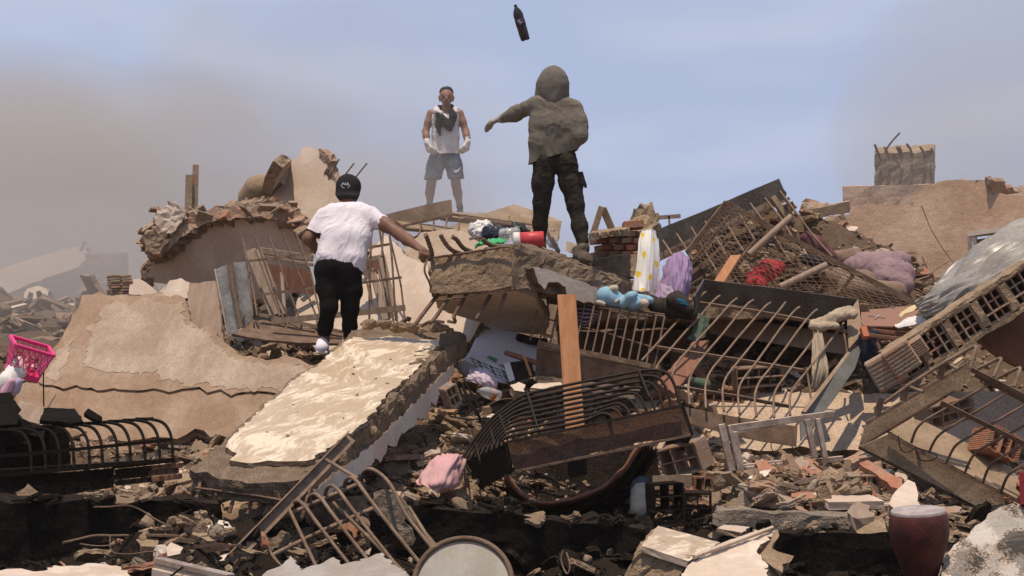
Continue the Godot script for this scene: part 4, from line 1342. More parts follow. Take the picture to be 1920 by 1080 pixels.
	t = thing("burnt_balcony_cage", "soot-black balcony cage with rounded bars in front of the cracked wall", "window cage")
	for i in 11:
		var o := -62.0 * i
		var sx := o + (rng.randf_range(-6, 6) if i else 0.0)
		rod("bar", zz(0, 620, k, [660 + sx - 60, 388 - o * .08, 660 + sx, 388 - o * .08, 722 + sx, 402 - o * .07, 752 + sx, 452 - o * .07, 758 + sx, 500 - o * .07, 762 + sx, 568 - o * .1], 10.0, 9.6), .011, M.black_iron, t, .07, 6)
	for r in [[60, 452, 340, 412, 675, 387, 9.95], [60, 548, 400, 516, 756, 480, 9.62], [-30, 640, 400, 602, 764, 566, 9.6], [-30, 552, 60, 548, 60, 548, 9.62]]:
		for i in 2:
			bar("rail", at(r[i * 2] / k, r[i * 2 + 1] / k + 620, r[6]), at(r[i * 2 + 2] / k, r[i * 2 + 3] / k + 620, r[6]), .022, .012, M.black_iron, t) if r[i * 2] != r[i * 2 + 2] else null
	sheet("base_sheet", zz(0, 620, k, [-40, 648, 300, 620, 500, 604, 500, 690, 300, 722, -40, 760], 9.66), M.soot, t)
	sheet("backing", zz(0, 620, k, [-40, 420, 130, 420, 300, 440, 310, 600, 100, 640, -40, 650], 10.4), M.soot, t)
	t = thing("burnt_sill", "scorched dark brick sill under the black balcony cage", "sill")
	for r in 4:
		for c in 7:
			var x0 := 214.0 + c * 17 + (r % 2) * 6
			if x0 > 324: continue
			var y0 := 874.0 + r * 10.5 - c * 1.8
			bar("brick", at(x0, y0, 9.72), at(x0 + 16, y0 - 1.8, 9.72), .033, .12, M.char_and_shade if c < 4 else (M.wood_red if r % 2 else M.burnt_enamel), t, Vector3.UP, .004)
	bar("ledge", at(-20, 884, 9.75), at(330, 862, 9.75), .02, .2, M.char_and_shade, t)
	bar("ledge", at(200, 868, 9.9), at(322, 846, 9.9), .03, .1, M.wood_dusty, t)
	# --- cage on the right with the dusty sheets
	k = 2.572
	t = thing("dusty_window_cage", "dusty window cage with pale sheet-steel sides tipped over at the rubble's right edge", "window cage")
	sheet("upper_sheet", zz(1560, 560, k, [140, 692, 165, 602, 400, 462, 660, 308, 668, 350, 622, 440, 586, 446, 350, 588, 132, 715], 9.9, 9.9), M.sheet_dusty, t, .02, Vector3(0, .2, -1))
	bar("lip", at(166 / k + 1560, 600 / k + 560, 9.84), at(662 / k + 1560, 308 / k + 560, 9.84), .02, .04, M.rust, t)
	bar("lip", at(132 / k + 1560, 716 / k + 560, 9.82), at(588 / k + 1560, 446 / k + 560, 9.82), .016, .04, M.burnt_enamel, t)
	sheet("lower_sheet", zz(1560, 560, k, [130, 716, 270, 655, 420, 725, 620, 830, 800, 925, 910, 986, 860, 1010, 730, 1022, 560, 940, 330, 820], 9.75, 9.75), M.sheet_dusty, t, .02, Vector3(0, .3, -1))
	sheet("back_sheet", ats([1662, 812, 10.1, 1700, 782, 10.4, 1740, 790, 10.4, 1790, 812, 10.35, 1850, 850, 10.3, 1905, 890, 10.2, 1914, 940, 9.8, 1850, 905, 9.85, 1760, 860, 9.95]), M.sheet_dusty, t, .02, Vector3(0, .3, -1))
	bar("rim_bar", at(270 / k + 1560, 655 / k + 560, 9.72), at(910 / k + 1560, 984 / k + 560, 9.68), .024, .02, M.rust, t)
	bar("rim_bar", at(130 / k + 1560, 718 / k + 560, 9.72), at(728 / k + 1560, 1024 / k + 560, 9.68), .016, .03, M.iron_black, t)
	for b in [[790, 395, 440, 590, 402, 632, 383, 695], [850, 450, 520, 650, 490, 690, 468, 742], [940, 505, 600, 700, 575, 740, 550, 795], [940, 605, 690, 740, 660, 790, 640, 842], [940, 695, 770, 790, 745, 835, 728, 888], [940, 790, 850, 845, 828, 895, 815, 935], [1040, 850, 935, 900, 915, 950, 905, 985]]:
		rod("bar", zz(1560, 560, k, b, 9.5, 9.66), .0095, M.rust, t, .06, 6)
	for r in [[525, 500, 1000, 735, 9.5], [670, 340, 1000, 505, 9.45], [690, 365, 1000, 530, 9.5]]:
		bar("rail", at(r[0] / k + 1560, r[1] / k + 560, r[4]), at(r[2] / k + 1560, r[3] / k + 560, r[4]), .03, .012, M.rust, t, Vector3(0, 1, .5))
	for r in [[250, 505, 365, 420, 545, 305, 690, 226, 696, 240, 668, 335], [690, 345, 740, 320, 812, 284, 816, 296, 780, 378], [780, 395, 830, 365, 905, 330, 908, 342, 880, 425], [360, 420, 440, 450], [545, 305, 610, 340]]:
		rod("frame_tube", zz(1560, 560, k, r, 9.75, 9.6), .012, M.rust_pale, t, .04, 7)
	for r in [[540, 302, 518, 388], [360, 415, 342, 492], [240, 478, 215, 565]]:
		bar("flat_strut", at(r[0] / k + 1560, r[1] / k + 560, 9.72), at(r[2] / k + 1560, r[3] / k + 560, 9.75), .045, .006, M.rust_pale, t, Vector3(1, 0, 0))
	t = thing("tie_wire", "loop of thin wire twisted round the dusty cage's rim", "wire")
	rod("loop", zz(1560, 560, k, [320, 660, 330, 735, 370, 745, 405, 712, 412, 775, 460, 785, 510, 770, 500, 750, 400, 715], 9.62), .004, M.iron_black, t, .06, 5)
	# --- cage high on the right with the dark roof sheet
	k = 3.085
	t = thing("skyline_cage", "window cage with a dark sheet-steel side rising against the sky", "window cage")
	sheet("dark_sheet", zz(1160, 320, k, [218, 345, 420, 262, 600, 186, 770, 112, 930, 45, 955, 108, 972, 128, 968, 165, 880, 195, 700, 270, 430, 405, 240, 482, 232, 400], 14.6), M.sheet_grey, t, .02)
	bar("timber_edge", at(1236, 480, 14.55), at(1456, 376, 14.55), .05, .06, M.wood_dusty, t)
	bar("timber_edge", at(1236, 487, 14.75), at(1480, 372, 14.75), .03, .05, M.wood_dusty, t)
	bar("timber_edge", at(1448, 370, 14.5), at(1478, 412, 14.45), .05, .07, M.sheet_dusty, t, Vector3(1, 0, 0))
	for b in [[255, 405, 310, 488], [335, 365, 440, 530], [420, 328, 500, 470, 580, 600], [500, 295, 590, 430, 640, 520], [605, 275, 700, 430, 760, 520], [690, 240, 800, 420, 900, 560], [760, 188, 880, 350, 990, 520], [845, 158, 950, 290, 1060, 480], [935, 120, 985, 185, 1120, 370, 1235, 495]]:
		rod("bar", zz(1160, 320, k, b, 14.5, 13.9), .010, M.rust_pale, t, .1, 6)
	for r in [[300, 470, 900, 215], [460, 560, 1000, 330], [970, 160, 1010, 300]]:
		bar("rail", at(r[0] / k + 1160, r[1] / k + 320, 14.4), at(r[2] / k + 1160, r[3] / k + 320, 14.4), .03, .012, M.rust, t)
	t = thing("chain_link_panel", "bent chain-link fence panel in an angle-iron frame below the skyline cage", "fence panel")
	bar("frame_rail", at(1361, 380, 13.9), at(1540, 478, 13.5), .05, .02, M.rust, t)
	bar("frame_rail", at(1540, 478, 13.5), at(1722, 572, 13.1), .05, .02, M.rust, t)
	bar("frame_rail", at(1361, 380, 13.9), at(1288, 474, 13.6), .05, .02, M.rust, t)
	bar("frame_rail", at(1372, 400, 13.92), at(1300, 490, 13.62), .03, .02, M.rust, t)
	bar("frame_rail", at(1700, 576, 13.12), at(1480, 566, 13.0), .03, .02, M.rust, t)
	bar("frame_strut", at(1600, 514, 13.4), at(1572, 550, 13.2), .04, .02, M.rust, t)
	bar("frame_strut", at(1418, 450, 13.7), at(1380, 500, 13.5), .04, .02, M.rust, t)
	# the net: two families of zig-zag wires across the panel's quadrilateral
	var A := at(1361, 382, 13.88)
	var B := at(1715, 570, 13.12)
	var Cc := at(1520, 590, 12.95)
	var Dd := at(1292, 476, 13.6)
	var s := mb()
	var lim := 15
	for fam in 2:
		for i in range(-lim, lim + lim):
			var pts := PackedVector3Array()
			for j in lim * 2 + 1:
				var v := j / (lim * 2.0)
				var u := (i + (v * lim if fam == 0 else lim - v * lim)) / lim
				if u < 0 or u > 1:
					if pts.size() > 1: tube(s, pts, .0034, 4)
					pts = PackedVector3Array()
					continue
				var q := A.lerp(B, u).lerp(Dd.lerp(Cc, u), v)
				q += nv(q, 1.6) * .12 * sin(u * PI) * sin(v * PI) + Vector3(0, -.12 * sin(u * PI) * v, 0)
				q.z += .006 * (1 if (i + j + fam) % 2 else -1)
				pts.append(q)
			if pts.size() > 1: tube(s, pts, .0034, 4)
	var net_ := build(s, "wire_net", M.rust, t)
	net_.set_meta("kind", "stuff")
	for q in [["pipe", "pale dusty pipe lying on the chain-link panel", 1483, 406, 13.7, 1404, 478, 13.5, .03, "wood_dusty"], ["pipe", "pale dusty pole end poking out below the chain-link panel", 1548, 497, 13.2, 1461, 539, 12.9, .03, "wood_dusty"]]:
		t = thing(q[0], q[1], "pipe")
		rod("tube", ats([q[2], q[3], q[4], q[5], q[6], q[7]]), q[8], M[q[9]], t, 0, 10)
	t = thing("orange_plank", "short orange-brown plank end behind the large window cage", "plank")
	bar("plank", at(1380, 480, 13.3), at(1347, 532, 12.9), .1, .025, M.wood_raw, t, Vector3(1, .3, 0), .003)

	# --- railing cage under the soft toy
	k = 2.571
	t = thing("railing_cage", "rusty railing cage below the blue soft toy", "railing")
	for x in [650, 695, 745, 865, 910, 950, 990, 1035, 1080, 1125, 1165, 1210, 1250]:
		var f: float = (x - 690.0) / 550.0
		rod("bar", ats([x / k + 760, (462 + f * 85) / k + 380, 12.0, (x - 48) / k + 760, (672 + f * 112) / k + 380, 11.8]), .0085, M.rust, t, 0, 6)
	for j in 4:
		rod("top_rail", zz(760, 380, k, [680, 458 + j * 8, 960, 492 + j * 9, 1250, 540 + j * 9], 12.0 + j * .09), .008, M.rust, t, 0, 6)
	bar("bottom_rail", at(1008, 643, 11.8), at(1238, 690, 11.8), .04, .02, M.rust_pale, t)
	bar("bottom_rail", at(1008, 650, 11.86), at(1238, 698, 11.86), .02, .08, M.wood_dusty, t)
	rod("mid_rail", zz(760, 380, k, [680, 560, 960, 626, 1200, 700], 11.95), .007, M.rust, t, 0, 5)
	sheet("skirt", ats([1006, 654, 11.85, 1100, 672, 11.8, 1198, 690, 11.8, 1198, 722, 11.8, 1100, 712, 11.85, 1004, 704, 11.9]), M.rust, t)
	bar("sill", at(1004, 708, 11.8), at(1200, 730, 11.75), .03, .12, M.wood_dusty, t)
	bar("sill", at(1010, 716, 11.7), at(1190, 745, 11.6), .03, .12, M.wood_dusty, t)
	# --- upright plank
	t = thing("upright_plank", "bright orange-brown wooden plank standing upright before the railing cage", "plank")
	bar("plank", at(1062, 553, 11.3), at(1078, 806, 10.9), .14, .028, M.wood_raw, t, Vector3(1, 0, 0), .004)
	var kn := thing_part_disc(at(1058, 578, 11.27), .014, t)
	# --- left: the window with its frame
	k = 2.571
	t = thing("zinc_sheet", "galvanised zinc sheet with a folded rib standing by the wooden window frame", "metal sheet")
	sheet("panel", zz(400, 240, k, [10, 682, 70, 655, 100, 780, 150, 900, 118, 980, 76, 1008], 13.3), M.galvanised, t, .015)
	sheet("panel", zz(400, 240, k, [95, 650, 160, 642, 188, 920, 140, 970], 13.32), M.galvanised, t, .015)
	rod("rib", zz(400, 240, k, [76, 655, 96, 780, 132, 960], 13.26), .022, M.sheet_dusty, t, 0, 8)
	bar("edge_strip", at(403, 504, 13.25), at(428, 632, 13.25), .012, .02, M.plaster_white, t, Vector3(1, 0, 0))
	t = thing("window_grille", "tan-painted window grille around a broken wooden window behind the white shirted man", "window cage")
	for v in [[140, 525, 212, 905], [152, 560, 190, 905], [200, 520, 352, 960, 360, 1060], [265, 515, 425, 945, 425, 1060], [333, 505, 500, 915, 495, 1020], [395, 500, 470, 700, 530, 960], [730, 530, 770, 870], [762, 480, 758, 612, 752, 960], [800, 480, 870, 940], [818, 490, 812, 620], [850, 520, 862, 640, 880, 930], [850, 520, 905, 760, 925, 940], [700, 560, 760, 830]]:
		rod("bar", zz(400, 240, k, v, 13.35, 13.1), .0095, M.rust_pale if v[0] < 700 else M.rust, t, .05, 6)
	for r in [[160, 642, 320, 625, 480, 602], [195, 808, 350, 788, 520, 766], [715, 582, 862, 558], [705, 748, 908, 720], [640, 600, 720, 582]]:
		for i in r.size() / 2 - 1:
			bar("rail", at(r[i * 2] / k + 400, r[i * 2 + 1] / k + 240, 13.2), at(r[i * 2 + 2] / k + 400, r[i * 2 + 3] / k + 240, 13.2), .022, .01, M.rust_pale, t)
	bar("bottom_rail", at(510, 603, 13.0), at(760, 577, 13.0), .05, .05, M.wood_dusty, t)
	bar("bottom_rail", at(488, 590, 13.3), at(640, 622, 13.1), .03, .05, M.wood_dusty, t)
	sheet("base_tray", ats([434, 640, 12.9, 488, 592, 13.4, 560, 600, 13.5, 645, 625, 13.3, 640, 645, 12.9, 560, 640, 12.8, 500, 630, 12.8]), M.rust, t, .02, Vector3(0, -1, 0))
	t = thing("wooden_window", "broken light wooden window frame leaning inside the tan grille", "window frame")
	for b in [[180, 590, 300, 905, .1], [215, 590, 335, 905, .07], [330, 700, 345, 905, .03]]:
		bar("stile", at(b[0] / k + 400, b[1] / k + 240, 13.6), at(b[2] / k + 400, b[3] / k + 240, 13.4), b[4], .05, M.wood_dusty, t, Vector3(1, 0, 0), .004)
	for b in [[215, 590, 480, 628, .06], [215, 615, 480, 660, .03], [710, 640, 810, 625, .05], [690, 680, 780, 700, .08]]:
		bar("rail", at(b[0] / k + 400, b[1] / k + 240, 13.65), at(b[2] / k + 400, b[3] / k + 240, 13.6), b[4], .06, M.wood_dusty, t, Vector3.UP, .004)
	for b in [[770, 700, 830, 930, .06], [810, 620, 880, 930, .07], [800, 690, 850, 930, .03]]:
		bar("stile", at(b[0] / k + 400, b[1] / k + 240, 13.6), at(b[2] / k + 400, b[3] / k + 240, 13.4), b[4], .05, M.wood_dusty, t, Vector3(1, 0, 0), .004)
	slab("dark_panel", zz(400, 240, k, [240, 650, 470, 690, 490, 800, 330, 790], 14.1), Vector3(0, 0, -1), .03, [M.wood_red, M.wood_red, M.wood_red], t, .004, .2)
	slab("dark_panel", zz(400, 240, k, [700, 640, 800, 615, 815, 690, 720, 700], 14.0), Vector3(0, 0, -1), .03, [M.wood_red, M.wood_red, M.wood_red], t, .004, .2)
	# --- far cages that carry the man in the vest
	t = thing("far_cage", "dusty balcony cage with a grey steel side below the man in the vest", "window cage")
	sheet("steel_side", ats([724, 402, 18.6, 790, 386, 18.6, 846, 374, 18.6, 848, 401, 18.6, 790, 414, 18.6, 738, 426, 18.6]), M.sheet_dusty, t, .03)
	sheet("tray", ats([740, 424, 18.6, 848, 402, 18.7, 880, 398, 19.2, 960, 402, 20.4, 1052, 414, 20.0, 1052, 428, 19.2, 930, 424, 18.9, 860, 450, 18.6, 760, 444, 18.4]), M.sheet_dusty, t, .04, Vector3(0, -1, 0))
	for i in 9:
		var x := 790.0 + i * 24
		rod("bar", ats([x, 412 - (i * 3 if i < 3 else 9 - (i - 3) * 2.5), 18.5, x - 2, 436, 18.3, x - 12, 446, 18.3, x - 40, 446, 18.5]), .011, M.rust_pale, t, .1, 6)
	for r in [[736, 428, 848, 404], [848, 402, 1010, 424], [740, 446, 960, 446]]:
		bar("rail", at(r[0], r[1], 18.4), at(r[2], r[3], 18.4), .03, .015, M.rust_pale, t)
	t = thing("roof_sheet", "pale flat roofing sheet on the skyline where the man in the vest stands", "roof sheet")
	sheet("sheet", ats([826, 404, 18.9, 846, 399, 20.2, 955, 402, 20.9, 1052, 414, 20.4, 1048, 430, 19.5, 955, 414, 19.2]), M.sheet_dusty, t, .05, Vector3(0, -1, 0), .02)
	hexa("end_box", ats([960, 440, 19.0, 1046, 452, 19.0, 1053, 415, 19.2, 955, 405, 19.2, 960, 440, 20.2, 1046, 452, 20.2, 1053, 415, 20.2, 955, 405, 20.2]), .15, .012, [M.sheet_dusty], t)
	# aluminium frame
	k = 2.843
	t = thing("aluminium_frame", "bare aluminium window frame standing askew in front of the large window cage", "window frame")
	for b in [[488, 860, 1028, 785, .05], [490, 885, 900, 805, .025], [500, 1070, 930, 1020, .03], [560, 1080, 1078, 1022, .04]]:
		bar("rail", at(b[0] / k + 1200, b[1] / k + 500, 10.7), at(b[2] / k + 1200, b[3] / k + 500, 10.8), b[4], .05, M.aluminium, t, Vector3.UP, .003)
	for b in [[432, 840, 490, 1090, .05], [475, 845, 530, 1090, .03], [505, 880, 545, 1085, .03], [890, 815, 932, 1020, .04], [945, 810, 988, 1025, .035]]:
		bar("stile", at(b[0] / k + 1200, b[1] / k + 500, 10.68), at(b[2] / k + 1200, b[3] / k + 500, 10.66), b[4], .05, M.aluminium, t, Vector3(1, 0, 0), .003)

func thing_part_disc(p: Vector3, r: float, parent: Node) -> MeshInstance3D:
	return lathe("knot", [[0.0, .004], [r * .7, .004], [r, 0.0], [r, -.002]], Transform3D(Basis(Vector3.RIGHT, -PI / 2) * Basis.IDENTITY, p), plain("knot_wood", Color(.12, .045, .025), .7), parent, 12)

# ---------------------------------------------------------------- hollow clay blocks
func hollow_block(called: String, t: Transform3D, sz: Vector3, nx: int, ny: int, mat, parent: Node, wall := .011, broken := 0.0) -> MeshInstance3D:
	# cells run through along z; sz is the full size
	var s := mb()
	for i in nx + 1:
		var w := wall * (1.3 if i == 0 or i == nx else .85)
		var x := lerpf(-sz.x * .5 + w * .5, sz.x * .5 - w * .5, float(i) / nx)
		var cut := sz.z * (1.0 - broken * rng.randf())
		boxm(s, t * Transform3D(Basis.IDENTITY, Vector3(x, 0, -(sz.z - cut) * .5)), Vector3(w * .5, sz.y * .5 - .001 * (i % 2), cut * .5 - .002), .0015)
	for j in ny + 1:
		var w := wall * (1.3 if j == 0 or j == ny else .85)
		var y := lerpf(-sz.y * .5 + w * .5, sz.y * .5 - w * .5, float(j) / ny)
		var cut := sz.z * (1.0 - broken * rng.randf())
		boxm(s, t * Transform3D(Basis.IDENTITY, Vector3(0, y, -(sz.z - cut) * .5)), Vector3(sz.x * .5, w * .5, cut * .5), .0015)
	# the scored outer faces
	for j in int(sz.x / .016):
		for sg in [-1, 1]:
			boxm(s, t * Transform3D(Basis.IDENTITY, Vector3(-sz.x * .5 + (j + .5) * .016, sg * sz.y * .5, 0)), Vector3(.004, .003, sz.z * .49))
	for j in int(sz.y / .016):
		for sg in [-1, 1]:
			boxm(s, t * Transform3D(Basis.IDENTITY, Vector3(sg * sz.x * .5, -sz.y * .5 + (j + .5) * .016, 0)), Vector3(.003, .004, sz.z * .49))
	return build(s, called, mat, parent)

func tilt(p: Vector3, yaw: float, pitch: float, roll: float) -> Transform3D:
	return Transform3D(Basis.from_euler(Vector3(deg_to_rad(pitch), deg_to_rad(yaw), deg_to_rad(roll))), p)

func blocks() -> void:
	var t: Node3D
	# the row of hollow blocks on the right
	t = thing("hollow_block_wall", "sloping row of hollow clay blocks with open square cells under the plastic-wrapped mattress", "wall")
	var a := at(1672, 692, 10.7)
	var b := at(1935, 522, 10.7)
	var dir := (b - a).normalized()
	var roll := rad_to_deg(atan2(dir.y, dir.x))
	var L := a.distance_to(b)
	for i in 6:
		var c := a + dir * (L * (i + .5) / 5.0)
		var tr := tilt(c, -6, 4, roll)
		hollow_block("block", tr, Vector3(L / 5.0 - .045, .225, .32), 3, 3, M.clay_dusty, t, .014, .15)
		hexa("mortar", mortar_box(tr, Vector3(L / 5.0 - .045, .2, .3)), .04, .012, [M.dust], t)
	for sgn in [-1, 1]:
		var n: Vector3 = tilt(Vector3.ZERO, -6, 4, roll).basis.y * (.128 * sgn)
		var q := PackedVector3Array()
		var z := tilt(Vector3.ZERO, -6, 4, roll).basis.z * .16
		var y := tilt(Vector3.ZERO, -6, 4, roll).basis.y * .014
		hexa("mortar_bed", PackedVector3Array([a + n - y + z, b + n - y + z, b + n + y + z, a + n + y + z, a + n - y - z, b + n - y - z, b + n + y - z, a + n + y - z]), .05, .016, [M.dust], t)
	for q in [[1690, 672, 10.5, 34, .17], [1662, 694, 10.55, 30, .19], [1720, 650, 10.5, 34, .10]]:
		var tr := tilt(at(q[0], q[1], q[2]), -10, 10, q[3])
		var s := mb()
		boxm(s, tr, Vector3(q[4] * .6, q[4] * .62, .05), .01)
		for k in 7: boxm(s, tr * Transform3D(Basis.IDENTITY, Vector3(0, (k - 3) * q[4] * .16, .052)), Vector3(q[4] * .55, q[4] * .045, .008), .002)
		build(s, "ridged_face", M.clay_dusty, t)
	# loose hollow blocks: every one with its own place
	var loose := [
		[at(1285, 858, 10.3), -32, 12, 14, Vector3(.30, .2, .2), 3, 2, "clay_dusty", "dusty hollow brick with ridged side and open broken cells beside the aluminium frame"],
		[at(1247, 930, 9.6), 10, 0, 3, Vector3(.2, .17, .22), 2, 2, "char_and_shade", "sooty hollow block with four dark cells under the burnt cage's right end"],
		[at(1308, 952, 9.45), -8, 2, 0, Vector3(.17, .2, .22), 2, 2, "char_and_shade", "blackened hollow block standing on end beside the sooty four-celled one"],
		[at(1312, 908, 9.9), 14, 0, -4, Vector3(.13, .1, .2), 2, 1, "clay", "small red two-celled block scrap above the blackened blocks"],
		[at(1600, 911, 9.6), -6, 4, 2, Vector3(.30, .15, .25), 4, 2, "clay_dusty", "dusty hollow block with dark openings under the brick rubble"],
		[at(1866, 834, 10.2), 22, -6, -24, Vector3(.24, .17, .25), 3, 2, "clay", "red hollow block caught behind the dusty cage's bars"],
		[at(1770, 770, 11.2), 30, 10, 12, Vector3(.42, .17, .2), 4, 2, "clay_dusty", "long ridged block lying on the speckled wall behind the dusty cage"],
		[at(845, 742, 10.9), 40, 8, -60, Vector3(.16, .1, .1), 2, 2, "clay_dusty", "ribbed block scrap wedged below the floor slab's plastered edge"],
		[at(1420, 705, 12.6), 6, 8, 4, Vector3(.4, .16, .2), 4, 2, "clay_dusty", "ridged hollow block lying in the shade behind the large cage's bars"],
		[at(1734, 528, 14.6), -20, 0, 2, Vector3(.17, .14, .14), 2, 2, "clay", "red block in the rubble beside the lilac bundle"],
		[at(1650, 628, 12.6), -20, 0, 8, Vector3(.24, .1, .14), 3, 1, "clay_dusty", "flat block scrap by the wooden slats"],
		[at(1350, 745, 11.9), 16, 4, -4, Vector3(.34, .06, .2), 4, 1, "clay", "thin red block slab at the foot of the large window cage"]]
	for q in loose:
		t = thing("hollow_block", q[8], "block", "loose hollow blocks")
		hollow_block("shell", tilt(q[0], q[1], q[2], q[3]), q[4], q[5], q[6], M[q[7]], t, .010, .25)

func mortar_box(tr: Transform3D, sz: Vector3) -> PackedVector3Array:
	var x0 := sz.x * .5 - .004
	var x1 := sz.x * .5 + .049
	var y := sz.y * .5
	var z := sz.z * .5
	var r := PackedVector3Array()
	for q in [[x0, -y, z], [x1, -y, z], [x1, y, z], [x0, y, z], [x0, -y, -z], [x1, -y, -z], [x1, y, -z], [x0, y, -z]]:
		r.append(tr * Vector3(q[0], q[1], q[2]))
	return r

# ---------------------------------------------------------------- people
func bn(a: Vector3, ra: float, b: Vector3, rb: float) -> Array:
	return [a, ra, b, rb]

func chain(out: Array, p: PackedVector3Array, r: Array) -> void:
	for i in p.size() - 1: out.append([p[i], r[i], p[i + 1], r[i + 1]])

func head_bones(c: Vector3, fwd: Vector3, up: Vector3, s := 1.0) -> Array:
	var rt := fwd.cross(up).normalized()
	up = rt.cross(fwd).normalized()
	var L := func(x: float, y: float, z: float) -> Vector3: return c + (rt * x + up * y + fwd * z) * s
	var o := []
	o.append(bn(L.call(0, .035, .005), .082 * s, L.call(0, .03, -.035), .08 * s))
	o.append(bn(L.call(-.025, -.02, .03), .05 * s, L.call(-.018, -.075, .05), .028 * s))
	o.append(bn(L.call(.025, -.02, .03), .05 * s, L.call(.018, -.075, .05), .028 * s))
	o.append(bn(L.call(0, .01, .088), .010 * s, L.call(0, -.022, .102), .014 * s))
	o.append(bn(L.call(-.03, .025, .07), .016 * s, L.call(.03, .025, .07), .016 * s))
	o.append(bn(L.call(-.018, -.052, .083), .010 * s, L.call(.018, -.052, .083), .010 * s))
	for g in [-1.0, 1.0]:
		o.append(bn(L.call(g * .086, .012, -.005), .014 * s, L.call(g * .08, -.03, .002), .011 * s))
	return o

func hand_bones(w: Vector3, dir: Vector3, nrm: Vector3, side: float, curl: float, s := 1.0) -> Array:
	# palm from the wrist along dir; nrm: out of the back of the hand; side: where the thumb leaves
	dir = dir.normalized()
	var sd := dir.cross(nrm).normalized() * side
	nrm = sd.cross(dir).normalized() * side
	var o := []
	for i in 4:
		var off := sd * (.033 - .021 * i) * s
		var k := w + dir * .088 * s + off
		o.append(bn(w + off * .45, .017 * s, k, .013 * s))
		var l: float = [.040, .046, .043, .033][i] * s
		var d1 := (dir * cos(curl) - nrm * sin(curl)).normalized()
		var p1 := k + d1 * l
		var d2 := (dir * cos(curl * 2.2) - nrm * sin(curl * 2.2)).normalized()
		var p2 := p1 + d2 * l * .75
		var d3 := (dir * cos(curl * 3.0) - nrm * sin(curl * 3.0)).normalized()
		o.append(bn(k, .0105 * s, p1, .0095 * s))
		o.append(bn(p1, .0095 * s, p2, .0088 * s))
		o.append(bn(p2, .0088 * s, p2 + d3 * l * .5, .0078 * s))
	var tb := w + dir * .03 * s + sd * .034 * s
	var tm := tb + (dir * .6 + sd * .75 - nrm * curl * .5).normalized() * .042 * s
	o.append(bn(w + sd * .02 * s, .016 * s, tb, .014 * s))
	o.append(bn(tb, .013 * s, tm, .011 * s))
	o.append(bn(tm, .011 * s, tm + (dir * .8 - nrm * curl * .9 + sd * .1).normalized() * .032 * s, .009 * s))
	return o

func thin(o: Array, by: float) -> Array:
	var r := []
	for b in o: r.append([b[0], maxf(b[1] - by, .012), b[2], maxf(b[3] - by, .012)])
	return r

